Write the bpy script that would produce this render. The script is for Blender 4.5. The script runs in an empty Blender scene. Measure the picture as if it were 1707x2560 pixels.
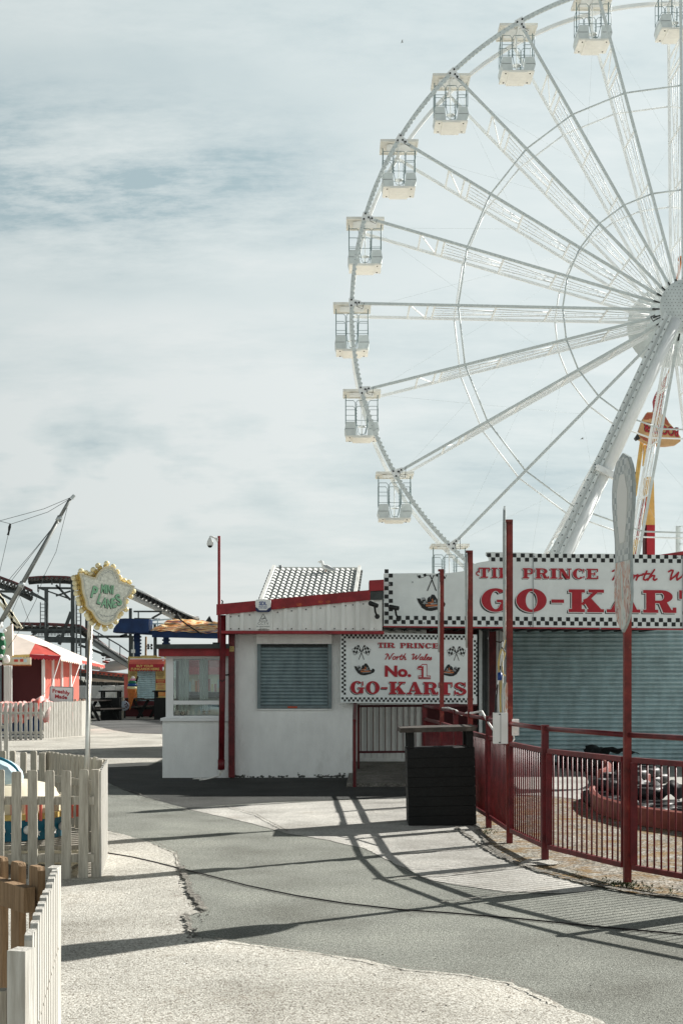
import bpy, math, random
from math import sin, cos, pi, radians, sqrt, atan2
from mathutils import Vector, Matrix, geometry
random.seed(7)
V = Vector
SC = bpy.context.scene
COL = SC.collection
# ------------------------------------------------------------------ camera, sky, sun, exposure
F = 3556.25          # focal length in photo pixels (50 mm on a 24 mm wide frame)
CX, HY, EYE = 853.5, 1690.0, 1.6
cam_data = bpy.data.cameras.new('camera')
cam = bpy.data.objects.new('camera', cam_data); COL.objects.link(cam)
cam.location = (0, 0, EYE); cam.rotation_euler = (radians(90), 0, 0)
cam_data.sensor_fit = 'HORIZONTAL'; cam_data.sensor_width = 24; cam_data.lens = 50
cam_data.shift_y = (HY-1280)/1707
cam_data.clip_start = 0.1; cam_data.clip_end = 3000
SC.camera = cam
SC.view_settings.view_transform = 'Standard'; SC.view_settings.look = 'None'
SC.view_settings.exposure = 0.68; SC.view_settings.gamma = 1.0
SUN_EL = radians(33); SUN_AZ = atan2(.8145, .58)
SUN_DIR = V((sin(SUN_AZ)*cos(SUN_EL), cos(SUN_AZ)*cos(SUN_EL), sin(SUN_EL)))
sd = bpy.data.lights.new('sun', 'SUN'); sd.energy = 5.0; sd.angle = radians(0.5); sd.color = (1.0, .965, .905)
so = bpy.data.objects.new('sun', sd); COL.objects.link(so)
so.rotation_euler = SUN_DIR.to_track_quat('Z', 'Y').to_euler(); so.location = (30, 30, 40)

W = bpy.data.worlds.new('World'); SC.world = W; W.use_nodes = True
nt = W.node_tree; nt.nodes.clear()
def N(t, **k):
    n = nt.nodes.new(t)
    for a, b in k.items(): setattr(n, a, b)
    return n
def Lk(a, b): nt.links.new(a, b)
def mth(op, a, b=None, c=None, clamp=False):
    n = N('ShaderNodeMath', operation=op); n.use_clamp = clamp
    for i, x in enumerate((a, b, c)):
        if x is None: continue
        if isinstance(x, (int, float)): n.inputs[i].default_value = x
        else: Lk(x, n.inputs[i])
    return n.outputs[0]
def ramp(fac, stops):
    n = N('ShaderNodeValToRGB'); e = n.color_ramp.elements
    while len(e) < len(stops): e.new(.5)
    for el, (p, c) in zip(e, stops):
        el.position = p; el.color = (*c, 1) if len(c) == 3 else c
    Lk(fac, n.inputs[0]); return n.outputs[0]
sky = N('ShaderNodeTexSky', sky_type='NISHITA', sun_disc=False)
sky.sun_elevation = SUN_EL; sky.sun_rotation = SUN_AZ; sky.air_density = 1.0; sky.dust_density = 1.5
bg1 = N('ShaderNodeBackground'); bg1.inputs[1].default_value = 0.09; Lk(sky.outputs[0], bg1.inputs[0])
tc = N('ShaderNodeTexCoord'); sp = N('ShaderNodeSeparateXYZ'); Lk(tc.outputs['Generated'], sp.inputs[0])
zc = mth('MAXIMUM', sp.outputs[2], 0.0)
den = mth('ADD', zc, 0.30)
cx_ = mth('DIVIDE', sp.outputs[0], den); cy_ = mth('DIVIDE', sp.outputs[1], den)
cb = N('ShaderNodeCombineXYZ'); Lk(cx_, cb.inputs[0]); Lk(cy_, cb.inputs[1])
def wnoise(scale, detail, rough, off, sx=1.0):
    mp = N('ShaderNodeMapping'); Lk(cb.outputs[0], mp.inputs[0]); mp.inputs['Location'].default_value = off
    mp.inputs['Scale'].default_value = (sx, 1, 1)
    n = N('ShaderNodeTexNoise'); n.inputs['Scale'].default_value = scale; n.inputs['Detail'].default_value = detail
    n.inputs['Roughness'].default_value = rough; Lk(mp.outputs[0], n.inputs['Vector']); return n.outputs['Fac']
n1 = wnoise(1.9, 9, .52, (3.1, .7, 0), .7); n2 = wnoise(9.0, 10, .68, (1.3, 4.2, 0), .42); n3 = wnoise(.7, 3, .5, (8, 2, 0))
mixn = mth('ADD', mth('MULTIPLY', n1, .62), mth('MULTIPLY', n2, .38))
mixn = mth('ADD', mth('MULTIPLY', mth('SUBTRACT', mixn, .5), 1.0), .530)
vd = N('ShaderNodeVectorMath', operation='DOT_PRODUCT'); Lk(tc.outputs['Generated'], vd.inputs[0]); vd.inputs[1].default_value = SUN_DIR
sdot = vd.outputs['Value']
# a patch of broken, thinner cloud to the upper left of the view
PATCH = V((-.19, 1, .345)).normalized()
vp = N('ShaderNodeVectorMath', operation='SUBTRACT'); Lk(tc.outputs['Generated'], vp.inputs[0]); vp.inputs[1].default_value = PATCH
vs = N('ShaderNodeVectorMath', operation='MULTIPLY'); Lk(vp.outputs[0], vs.inputs[0]); vs.inputs[1].default_value = (2.9, 2, 11)
vl = N('ShaderNodeVectorMath', operation='LENGTH'); Lk(vs.outputs[0], vl.inputs[0])
patch = mth('SUBTRACT', 1.0, vl.outputs['Value'], clamp=True)
thin = mth('SUBTRACT', mixn, mth('MULTIPLY', patch, mth('MULTIPLY_ADD', n2, 1.9, -.80)))
pv = N('ShaderNodeVectorMath', operation='SUBTRACT'); Lk(tc.outputs['Generated'], pv.inputs[0]); pv.inputs[1].default_value = V((-.16, 1, .145)).normalized()
pvs = N('ShaderNodeVectorMath', operation='MULTIPLY'); Lk(pv.outputs[0], pvs.inputs[0]); pvs.inputs[1].default_value = (4.5, 2, 16)
pvl = N('ShaderNodeVectorMath', operation='LENGTH'); Lk(pvs.outputs[0], pvl.inputs[0])
mpf = N('ShaderNodeMapping'); Lk(tc.outputs['Generated'], mpf.inputs[0]); mpf.inputs['Scale'].default_value = (1, 1, 1.9)
npf = N('ShaderNodeTexNoise'); npf.inputs['Scale'].default_value = 15; npf.inputs['Detail'].default_value = 7; npf.inputs['Roughness'].default_value = .48; Lk(mpf.outputs[0], npf.inputs['Vector'])
thin = mth('ADD', thin, mth('MULTIPLY', mth('SUBTRACT', 1.0, pvl.outputs['Value'], clamp=True), mth('MULTIPLY_ADD', npf.outputs['Fac'], 1.5, -.74)))   # low puffs of cloud
ccol = ramp(thin, [(.33, (.27, .345, .365)), (.40, (.355, .415, .425)), (.455, (.405, .458, .46)), (.53, (.455, .50, .497)), (.62, (.51, .54, .532))])
bright = mth('ADD', mth('MULTIPLY', mth('MAXIMUM', sdot, 0.0), .34), .80)     # thicker light towards the sun
# cloud light dims gradually away from the sun
back = mth('MULTIPLY_ADD', sdot, .9, .42, clamp=True)
bf = mth('MULTIPLY', bright, mth('MULTIPLY_ADD', back, .30, .70))
zdark = mth('MAXIMUM', mth('SUBTRACT', 1.0, mth('MULTIPLY', mth('SUBTRACT', sp.outputs[2], .44, clamp=True), 4.5)), .07)  # unseen sky above the frame darkened to deepen the ground shadows
back_fill = mth('MULTIPLY_ADD', mth('MAXIMUM', mth('MULTIPLY', sp.outputs[1], -1.0), 0.0), .75, 1.0)     # added glow in the unseen sky behind the camera, fills walls and wheel
bf2 = mth('MULTIPLY', mth('MULTIPLY', bf, zdark), back_fill)
bg2 = N('ShaderNodeBackground'); Lk(ccol, bg2.inputs[0]); Lk(bf2, bg2.inputs[1])
ms = N('ShaderNodeMixShader'); ms.inputs[0].default_value = .95
Lk(bg1.outputs[0], ms.inputs[1]); Lk(bg2.outputs[0], ms.inputs[2])
wo = N('ShaderNodeOutputWorld'); Lk(ms.outputs[0], wo.inputs[0])

# ------------------------------------------------------------------ helpers
def P(x, y, Y): return V(((x-CX)*Y/F, Y, EYE-(y-HY)*Y/F))      # photo pixel at distance Y -> metres
def G(x, y, z=0.0):                                              # photo pixel lying on the ground
    Y = F*(EYE-z)/(y-HY); return V(((x-CX)*Y/F, Y, z))

def mat(name, col, rough=.7, metal=0.0, var=.0, vscale=6.0, bump=0.0, bscale=40.0, col2=None, stretch=None, spec=.35,
        dirt=0.0, dcol=(.12, .10, .08), dscale=3.0, dlo=.55):
    m = bpy.data.materials.new(name); m.use_nodes = True; t = m.node_tree; b = t.nodes['Principled BSDF']
    b.inputs['Roughness'].default_value = rough; b.inputs['Metallic'].default_value = metal
    b.inputs['Specular IOR Level'].default_value = spec
    b.inputs['Base Color'].default_value = (*col, 1)
    def nn(ty): return t.nodes.new(ty)
    tcn = nn('ShaderNodeTexCoord'); mp = nn('ShaderNodeMapping'); t.links.new(tcn.outputs['Object'], mp.inputs[0])
    if stretch: mp.inputs['Scale'].default_value = stretch
    src = None
    if var > 0 or col2:
        no = nn('ShaderNodeTexNoise'); no.inputs['Scale'].default_value = vscale; no.inputs['Detail'].default_value = 8
        no.inputs['Roughness'].default_value = .65; t.links.new(mp.outputs[0], no.inputs['Vector'])
        cr = nn('ShaderNodeValToRGB'); e = cr.color_ramp.elements
        c2 = col2 if col2 else tuple(max(0, c*(1-var)) for c in col); c1 = col if col2 else tuple(min(1, c*(1+var)) for c in col)
        e[0].position = .36; e[0].color = (*c2, 1); e[1].position = .62; e[1].color = (*c1, 1)
        t.links.new(no.outputs['Fac'], cr.inputs[0]); src = cr.outputs[0]
    if dirt > 0:
        dn = nn('ShaderNodeTexNoise'); dn.inputs['Scale'].default_value = dscale; dn.inputs['Detail'].default_value = 10; dn.inputs['Roughness'].default_value = .7
        t.links.new(mp.outputs[0], dn.inputs['Vector'])
        mr = nn('ShaderNodeMapRange'); mr.inputs[1].default_value = dlo; mr.inputs[2].default_value = dlo+.14; mr.inputs[4].default_value = dirt
        t.links.new(dn.outputs['Fac'], mr.inputs[0])
        mx = nn('ShaderNodeMix'); mx.data_type = 'RGBA'; t.links.new(mr.outputs[0], mx.inputs[0])
        if src: t.links.new(src, mx.inputs[6])
        else: mx.inputs[6].default_value = (*col, 1)
        mx.inputs[7].default_value = (*dcol, 1); src = mx.outputs[2]
    if src: t.links.new(src, b.inputs['Base Color'])
    if bump > 0:
        bn = nn('ShaderNodeTexNoise'); bn.inputs['Scale'].default_value = bscale; bn.inputs['Detail'].default_value = 4
        t.links.new(mp.outputs[0], bn.inputs['Vector'])
        bm_ = nn('ShaderNodeBump'); bm_.inputs['Strength'].default_value = bump; bm_.inputs['Distance'].default_value = .01
        t.links.new(bn.outputs['Fac'], bm_.inputs['Height']); t.links.new(bm_.outputs[0], b.inputs['Normal'])
    return m

class MB:
    def __init__(s): s.v = []; s.f = []; s.mi = []; s.cur = 0; s.smooth = set()
    def add(s, vs, fs, smooth=False):
        o = len(s.v); s.v += [V(p) for p in vs]
        for f in fs:
            if smooth: s.smooth.add(len(s.f))
            s.f.append(tuple(i+o for i in f)); s.mi.append(s.cur)
        return s
    def box(s, a, b):
        x0, y0, z0 = a; x1, y1, z1 = b
        if x0 > x1: x0, x1 = x1, x0
        if y0 > y1: y0, y1 = y1, y0
        if z0 > z1: z0, z1 = z1, z0
        vs = [(x0,y0,z0),(x1,y0,z0),(x1,y1,z0),(x0,y1,z0),(x0,y0,z1),(x1,y0,z1),(x1,y1,z1),(x0,y1,z1)]
        return s.add(vs, [(0,3,2,1),(4,5,6,7),(0,1,5,4),(1,2,6,5),(2,3,7,6),(3,0,4,7)])
    def obox(s, c, ax, ay, az):           # centre and three half axes
        c = V(c); vs = []
        for k in (-1, 1):
            for (i, j) in ((-1,-1),(1,-1),(1,1),(-1,1)): vs.append(c+i*V(ax)+j*V(ay)+k*V(az))
        return s.add(vs, [(0,3,2,1),(4,5,6,7),(0,1,5,4),(1,2,6,5),(2,3,7,6),(3,0,4,7)])
    def bar(s, p, q, w, h=None, up=(0,0,1)):
        p, q = V(p), V(q); d = q-p; L = d.length
        if L < 1e-6: return s
        d /= L; h = h or w; up = V(up)
        if abs(d.dot(up)) > .98: up = V((0,1,0)) if abs(d.y) < .9 else V((1,0,0))
        x = d.cross(up).normalized(); u = x.cross(d)
        return s.obox((p+q)/2, d*L/2, x*w/2, u*h/2)
    def tube(s, p, q, r, n=8, r2=None):
        p, q = V(p), V(q); d = (q-p)
        if d.length < 1e-6: return s
        d.normalize(); a = d.orthogonal().normalized(); b = d.cross(a); r2 = r if r2 is None else r2
        vs = [p+(a*cos(2*pi*i/n)+b*sin(2*pi*i/n))*r for i in range(n)]+[q+(a*cos(2*pi*i/n)+b*sin(2*pi*i/n))*r2 for i in range(n)]
        o = len(s.v); s.add(vs, [(i,(i+1)%n,n+(i+1)%n,n+i) for i in range(n)], True)
        s.v += []
        s.f.append(tuple(o+i for i in reversed(range(n)))); s.mi.append(s.cur)
        s.f.append(tuple(o+n+i for i in range(n))); s.mi.append(s.cur)
        return s
    def path(s, pts, r, n=6, closed=False):
        pts = [V(p) for p in pts]; m = len(pts); rings = []; prev = None
        for i, p in enumerate(pts):
            if closed: d = pts[(i+1)%m]-pts[i-1]
            else: d = pts[min(i+1,m-1)]-pts[max(i-1,0)]
            if d.length < 1e-9: d = V((0,0,1))
            d.normalize()
            a = d.orthogonal().normalized() if prev is None else (prev-d*prev.dot(d)).normalized()
            prev = a; b = d.cross(a); rr = r[i] if isinstance(r, (list, tuple)) else r
            rings.append([p+(a*cos(2*pi*j/n)+b*sin(2*pi*j/n))*rr for j in range(n)])
        vs = [x for rg in rings for x in rg]; fs = []
        for i in range(m if closed else m-1):
            k = (i+1) % m
            fs += [(i*n+j, i*n+(j+1)%n, k*n+(j+1)%n, k*n+j) for j in range(n)]
        return s.add(vs, fs, True)
    def prism(s, poly, d):                # planar polygon (list of points) swept by d
        poly = [V(p) for p in poly]; n = len(poly); d = V(d)
        nrm = V((0,0,0))
        for i in range(n): nrm += poly[i].cross(poly[(i+1)%n])
        if nrm.dot(d) > 0: poly.reverse()
        vs = poly+[p+d for p in poly]
        fs = [tuple(range(n)), tuple(reversed(range(n, 2*n)))]+[(i, n+i, n+(i+1)%n, (i+1)%n) for i in range(n)]
        return s.add(vs, fs)
    def lathe(s, c, prof, n=16, axis=(0,0,1)):
        c = V(c); ax = V(axis).normalized(); a = ax.orthogonal().normalized(); b = ax.cross(a); m = len(prof)
        vs = [c+ax*z+(a*cos(2*pi*i/n)+b*sin(2*pi*i/n))*r for (r, z) in prof for i in range(n)]
        fs = [(k*n+i, k*n+(i+1)%n, (k+1)*n+(i+1)%n, (k+1)*n+i) for k in range(m-1) for i in range(n)]
        return s.add(vs, fs, True)
    def ball(s, c, r, n=10, m=7, sc=(1,1,1)):
        vs = []; fs = []
        c = V(c)
        for k in range(m+1):
            t = pi*k/m
            for i in range(n): vs.append(c+V((r*sc[0]*sin(t)*cos(2*pi*i/n), r*sc[1]*sin(t)*sin(2*pi*i/n), r*sc[2]*cos(t))))
        for k in range(m):
            for i in range(n): fs.append((k*n+i, (k+1)*n+i, (k+1)*n+(i+1)%n, k*n+(i+1)%n))
        return s.add(vs, fs, True)
    def quad(s, a, b, c, d): return s.add([a,b,c,d], [(0,1,2,3)])
    def build(s, name, m, parent=None, org=None):
        if org is None:
            if parent is not None and not parent.get('_o'): org = V(parent.location) if parent.type == 'EMPTY' else V(parent['org'])
            elif parent is not None: org = V(parent['_o'])
            elif s.v:
                org = V(((min(p.x for p in s.v)+max(p.x for p in s.v))/2, (min(p.y for p in s.v)+max(p.y for p in s.v))/2, min(p.z for p in s.v)))
            else: org = V((0,0,0))
        me = bpy.data.meshes.new(name); me.from_pydata([p-org for p in s.v], [], s.f)
        for x in (m if isinstance(m, (list, tuple)) else [m]): me.materials.append(x)
        for i, pl in enumerate(me.polygons):
            pl.material_index = s.mi[i]
            if i in s.smooth: pl.use_smooth = True
        me.update()
        o = bpy.data.objects.new(name, me); COL.objects.link(o)
        o.location = org if parent is None else (0,0,0)
        o['org'] = list(org)
        if parent is not None: o.parent = parent
        return o
def tag(o, label=None, cat=None, group=None, kind=None):
    if label: o['label'] = label
    if cat: o['category'] = cat
    if group: o['group'] = group
    if kind: o['kind'] = kind
    return o
def thing(name, loc, label, cat, group=None):
    o = bpy.data.objects.new(name, None); COL.objects.link(o); o.location = V(loc); o.empty_display_size = .2
    return tag(o, label, cat, group)
def dup(root, loc, label=None, rz=0.0):
    r = root.copy(); COL.objects.link(r); r.location = loc; r.rotation_euler = (0, 0, rz)
    if label: r['label'] = label
    for ch in list(root.children):
        c = ch.copy(); COL.objects.link(c); c.parent = r
        for g in ch.children:
            d = g.copy(); COL.objects.link(d); d.parent = c
    return r

# ---- flat lettering: (u, v) outline pieces laid on a plane
class Plane:                                # origin, right, up; out = towards the viewer
    def __init__(s, o, u, v): s.o, s.u, s.v = V(o), V(u).normalized(), V(v).normalized(); s.n = s.u.cross(s.v)
    def __call__(s, a, b, c=0.0): return s.o+s.u*a+s.v*b+s.n*c
def arc(cx, cy, ro, ri, a0, a1, n=20):
    out = []
    for i in range(n):
        t0 = radians(a0+(a1-a0)*i/n); t1 = radians(a0+(a1-a0)*(i+1)/n)
        out.append([(cx+ro[0]*cos(t0), cy+ro[1]*sin(t0)), (cx+ro[0]*cos(t1), cy+ro[1]*sin(t1)),
                    (cx+ri[0]*cos(t1), cy+ri[1]*sin(t1)), (cx+ri[0]*cos(t0), cy+ri[1]*sin(t0))])
    return out
def R4(x0, y0, x1, y1): return [(x0,y0),(x1,y0),(x1,y1),(x0,y1)]
def glyph(ch, e=0.0):                       # slab western capitals in a unit box; e fattens them
    def r(*a): x0,y0,x1,y1 = a; return R4(x0-e,y0-e*1.3,x1+e,y1+e*1.3)
    def p(pts):
        c = (sum(x for x,_ in pts)/len(pts), sum(y for _,y in pts)/len(pts)); o = []
        for x, y in pts: o.append((x+(e*1.4 if x > c[0] else -e*1.4), y+(e if y > c[1] else -e)))
        return o
    def a(cx, cy, ro, ri, a0, a1, n=22): return arc(cx, cy, (ro[0]+e, ro[1]+e*1.3), (max(.005,ri[0]-e), max(.005,ri[1]-e*1.3)), a0, a1, n)
    B = .14
    if ch == 'I': return [r(.14,0,.5,1), r(0,0,.64,B), r(0,1-B,.64,1)], .64
    if ch == 'T': return [r(.34,0,.66,1), r(.16,0,.84,B), r(0,1-B,1,1), r(0,.62,.1,1), r(.9,.62,1,1)], 1
    if ch == 'O': return a(.5,.5,(.5,.52),(.19,.40),0,360,36), 1
    if ch == 'G': return a(.48,.5,(.48,.52),(.17,.40),48,335,32)+[r(.52,.40,1,.52), r(.66,.04,.92,.46), r(.82,.64,.92,.98)], 1
    if ch == 'C': return a(.48,.5,(.48,.52),(.17,.40),42,318,30)+[r(.82,.62,.92,.98), r(.80,.14,.95,.26)], .95
    if ch == 'K': return [r(.09,0,.37,1), r(0,0,.46,B), r(0,1-B,.46,1), p([(.34,.36),(.42,.30),(.86,.92),(.72,.92)]), p([(.40,.54),(.60,.68),(.97,.06),(.60,.06)]), r(.52,0,1,B), r(.56,1-B,1,1)], 1
    if ch == 'A': return [p([(.10,.06),(.21,.06),(.52,.96),(.42,.96)]), p([(.38,1),(.60,1),(.93,.06),(.58,.06)]), r(.26,.28,.70,.38), r(0,0,.34,B), r(.48,0,1,B)], 1
    if ch == 'R': return [r(.09,0,.36,1), r(0,0,.45,B), r(0,1-B,.5,1), r(.36,1-B,.54,1), r(.36,.42,.54,.54)]+a(.52,.71,(.36,.29),(.10,.17),-90,90,16)+[p([(.46,.48),(.70,.48),(.86,.1),(.60,.0)]), r(.64,0,.96,.13), r(.88,.0,.99,.24)], 1
    if ch == 'P': return [r(.09,0,.37,1), r(0,0,.5,B), r(0,1-B,.5,1), r(.36,1-B,.54,1), r(.36,.40,.54,.52)]+a(.52,.70,(.40,.30),(.12,.18),-90,90,16), .92
    if ch == 'N': return [r(.12,0,.23,1), r(.77,0,.88,1), p([(.06,1),(.36,1),(.90,0),(.60,0)]), r(0,0,.36,.12), r(0,1-B,.3,1), r(.64,1-.12,1,1)], 1
    if ch == 'E': return [r(.09,0,.38,1), r(0,0,.9,B), r(0,1-B,.88,1), r(.38,.44,.66,.56), r(.80,0,.9,.32), r(.78,.68,.88,1), r(.58,.34,.68,.66)], .9
    if ch == 'S': return a(.46,.735,(.42,.285),(.16,.165),15,275,20)+a(.50,.275,(.45,.295),(.17,.165),-170,92,22)+[p([(.10,.62),(.36,.70),(.90,.42),(.62,.30)]), r(.78,.64,.88,1), r(.02,0,.13,.36)], .96
    if ch == '-': return [r(.05,.40,.95,.55)], 1
    if ch == '1': return [r(.36,0,.70,1), r(.08,0,.98,.14), p([(.0,.70),(.0,.80),(.40,1),(.45,.86)]), r(.08,.70,.4,.80)], 1
    return [], .5
def union_tris(polys):
    vs = []; fs = []
    for pl in polys:
        ar = sum(pl[i][0]*pl[(i+1)%len(pl)][1]-pl[(i+1)%len(pl)][0]*pl[i][1] for i in range(len(pl)))
        if abs(ar) < 1e-9: continue
        if ar < 0: pl = pl[::-1]
        fs.append(list(range(len(vs), len(vs)+len(pl)))); vs += [V(q) for q in pl]
    r = geometry.delaunay_2d_cdt(vs, [], fs, 0, 1e-5)
    return r[0], [f for f, o in zip(r[2], r[5]) if len(o)]
def flat(mb, pl, polys, h=0.0):             # overlapping polygons -> one non-overlapping sheet at height h
    vs, fs = union_tris(polys)
    o = []
    for f in fs:
        a, b, c = (vs[i] for i in f[:3])
        o.append(tuple(f) if (b-a).cross(c-a) > 0 else tuple(reversed(f)))
    mb.add([pl(v.x, v.y, h) for v in vs], o)
def slab_word(mb, pl, word, x, y, w, ht, h=0.0, e=0.0, gap=.12, widths=None):
    gs = [glyph(c, e) for c in word]; ws = [g[1]*(widths[i] if widths else 1) for i, g in enumerate(gs)]
    tot = sum(ws)+gap*(len(word)-1); k = w/tot; cx = x; polys = []
    for i, (g, gw) in enumerate(gs):
        kk = k*(widths[i] if widths else 1)
        polys += [[(cx+px*kk, y+py*ht) for px, py in q] for q in g]
        cx += (ws[i]+gap)*k
    flat(mb, pl, polys, h)
def stroke(pts, w, n=6):
    out = []
    for i in range(len(pts)-1):
        (x0,y0),(x1,y1) = pts[i], pts[i+1]; d = math.hypot(x1-x0, y1-y0)
        if d < 1e-6: continue
        nx, ny = -(y1-y0)/d*w/2, (x1-x0)/d*w/2
        out.append([(x0+nx,y0+ny),(x0-nx,y0-ny),(x1-nx,y1-ny),(x1+nx,y1+ny)])
    for (x, y) in pts: out.append([(x+w/2*cos(2*pi*k/n), y+w/2*sin(2*pi*k/n)) for k in range(n)])
    return out
BRUSH = {                                   # brush script, x-height .5, slanted when laid out
 'N': ([[(-.12,.80),(0,.93),(.12,.9),(.10,.5),(.02,0)], [(.12,.9),(.30,.45),(.42,.02),(.52,.5),(.62,.9),(.72,1.0)]], .72),
 'W': ([[(-.05,.80),(.05,.95),(.16,.92),(.14,.5),(.16,.05),(.34,.4),(.46,.75)], [(.46,.75),(.44,.3),(.50,.03),(.68,.35),(.80,.75),(.84,.95)]], .86),
 'o': ([[(.20,.5),(.05,.38),(.04,.14),(.16,.02),(.30,.10),(.34,.34),(.20,.5),(.30,.42),(.42,.4)]], .40),
 'r': ([[(0,.42),(.08,.5),(.10,.25),(.08,0)], [(.08,.22),(.18,.44),(.32,.48)]], .34),
 't': ([[(.14,.85),(.09,.4),(.09,.08),(.20,.0),(.32,.14)], [(-.02,.56),(.32,.60)]], .30),
 'h': ([[(.02,0),(.10,.5),(.20,.98)], [(.06,.2),(.18,.44),(.30,.42),(.28,.1),(.36,.0),(.46,.12)]], .44),
 'a': ([[(.32,.46),(.16,.5),(.03,.3),(.06,.04),(.20,.04),(.32,.3),(.34,.48),(.32,.1),(.40,.0),(.48,.1)]], .46),
 'l': ([[(.05,.1),(.16,.55),(.24,.95),(.14,.95),(.06,.4),(.08,.04),(.18,.0),(.28,.12)]], .26),
 'e': ([[(.04,.22),(.22,.28),(.28,.44),(.16,.5),(.04,.32),(.06,.06),(.18,.0),(.34,.12)]], .32),
 's': ([[(0,.08),(.16,.46),(.20,.26),(.24,.1),(.14,.0),(.02,.04)]], .28)}
def script_word(mb, pl, word, x, y, w, ht, h, sw=.085):
    tot = sum(.55 if c == ' ' else BRUSH[c][1] for c in word); k = w/tot; cx = x; polys = []
    for c in word:
        if c == ' ': cx += .55*k; continue
        for st in BRUSH[c][0]:
            q = [(cx+px*k+py*ht*.30, y+py*ht) for px, py in st]
            polys += stroke(q, sw*ht)
        cx += BRUSH[c][1]*k
    flat(mb, pl, polys, h)
def text(mb, pl, s, x, y, ht, h=0.004, width=None, off=0.0, shear=0.0, warp=None, ext=0.0, align='C', rot=0.0):
    c = bpy.data.curves.new('t', 'FONT'); c.body = s; c.size = 1; c.offset = off; c.shear = shear; c.resolution_u = 3
    if ext: c.extrude = ext
    o = bpy.data.objects.new('t', c); COL.objects.link(o); bpy.context.view_layer.update()
    me = bpy.data.meshes.new_from_object(o)
    vs = [v.co.copy() for v in me.vertices]; fs = [tuple(p.vertices) for p in me.polygons]
    bpy.data.objects.remove(o); bpy.data.curves.remove(c); bpy.data.meshes.remove(me)
    if not vs: return
    x0 = min(v.x for v in vs); x1 = max(v.x for v in vs); k = ht/.72; kx = k if width is None else width/(x1-x0)
    pts = []
    for v in vs:
        a = (v.x-(x0+x1)/2)*kx if align == 'C' else (v.x-x0)*kx; b = v.y*k
        if warp: a, b = warp(a, b)
        if rot: a, b = a*cos(rot)-b*sin(rot), a*sin(rot)+b*cos(rot)
        pts.append(pl(x+a, y+b, h+v.z))
    mb.add(pts, fs)
def checks(mb, pl, x0, y0, x1, y1, n, rows=2, h=.004, vertical=False, skip=()):
    L = (y1-y0) if vertical else (x1-x0); s = L/n; t = ((x1-x0) if vertical else (y1-y0))/rows
    for i in range(n):
        for j in range(rows):
            if (i+j) % 2 or (i, j) in skip: continue
            if vertical: q = R4(x0+j*t, y0+i*s, x0+(j+1)*t, y0+(i+1)*s)
            else: q = R4(x0+i*s, y0+j*t, x0+(i+1)*s, y0+(j+1)*t)
            mb.add([pl(a, b, h) for a, b in q], [(0,1,2,3)])

# ------------------------------------------------------------------ materials
M = {}
M['white_paint'] = mat('white_paint', (.86,.87,.85), .75, var=.05, vscale=3, bump=.6, bscale=60, dirt=.30, dcol=(.50,.50,.46), dscale=2.2, dlo=.56, stretch=(1.6,1,.7))
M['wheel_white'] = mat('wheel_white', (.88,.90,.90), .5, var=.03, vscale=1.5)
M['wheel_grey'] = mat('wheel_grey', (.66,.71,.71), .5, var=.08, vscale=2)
M['lamp_grey'] = mat('unlit_lamp_strip', (.64,.69,.69), .5)
M['beige'] = mat('beige', (.88,.86,.80), .6, var=.06, vscale=2)
M['clad'] = mat('painted_cladding', (.80,.80,.77), .6, var=.07, vscale=4, stretch=(1,1,.3), dirt=.25, dcol=(.42,.40,.35), dscale=5)
M['red'] = mat('red_paint', (.27,.018,.024), .5, var=.22, vscale=5, bump=.15, bscale=50)
M['post_red'] = mat('faded_red_paint', (.115,.009,.012), .45, var=.35, vscale=7, dirt=.35, dcol=(.30,.10,.06), dscale=14, dlo=.6)
M['rust_red'] = mat('rusty_red_paint', (.165,.020,.016), .5, var=.35, vscale=7, dirt=.5, dcol=(.36,.12,.06), dscale=16, dlo=.56)
M['sign_red'] = mat('sign_red', (.38,.018,.030), .55, var=.10, vscale=12)
M['sign_white'] = mat('sign_white', (.76,.80,.79), .55, var=.05, vscale=3, dirt=.15, dcol=(.5,.5,.47), dscale=4)
M['black'] = mat('black_paint', (.012,.014,.014), .5)
M['shutter'] = mat('galvanised_shutter', (.41,.54,.56), .38, metal=.0, var=.16, vscale=5, stretch=(1,1,.5))
M['hatch'] = mat('slate_hatch_slats', (.20,.265,.28), .42, var=.2, vscale=6, stretch=(1,1,.4), dirt=.3, dcol=(.12,.13,.12), dscale=4)
M['shutter_dk'] = mat('dull_shutter', (.15,.19,.20), .5, metal=.25, var=.15, vscale=8)
M['galv'] = mat('galvanised_steel', (.50,.53,.53), .4, metal=.6, var=.12, vscale=10)
M['dark'] = mat('dark_wood', (.006,.0068,.0066), .75, var=.3, vscale=20, bump=.3, bscale=60)
M['dark_steel'] = mat('dark_green_steel', (.070,.080,.080), .6, var=.3, vscale=3)
M['grey_steel'] = mat('grey_steel', (.14,.155,.16), .55, var=.25, vscale=2)
M['track'] = mat('track_steel', (.34,.35,.35), .55, var=.2, vscale=3)
M['rustrail'] = mat('red_brown_rail', (.14,.05,.05), .6, var=.2)
M['pvc'] = mat('white_window_frame', (.80,.81,.81), .35)
M['roofgrey'] = mat('grey_roof_felt', (.06,.068,.066), .8, var=.2, vscale=12)
M['tyre'] = mat('rubber', (.016,.016,.017), .5, var=.4, vscale=10, bump=.3, bscale=30)
M['plastic_red'] = mat('red_plastic_barrier', (.24,.065,.05), .5, var=.25, vscale=5, dirt=.3, dcol=(.35,.2,.15), dscale=6)
M['navy'] = mat('navy_canvas', (.010,.035,.115), .6, var=.25, vscale=2)
M['yellow'] = mat('yellow_paint', (.62,.40,.12), .5, var=.15, vscale=2)
M['ochre'] = mat('ochre_paint', (.60,.44,.15), .5, var=.2, vscale=9)
M['orange'] = mat('orange_cone', (.60,.19,.055), .5, var=.15, vscale=10)
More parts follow.
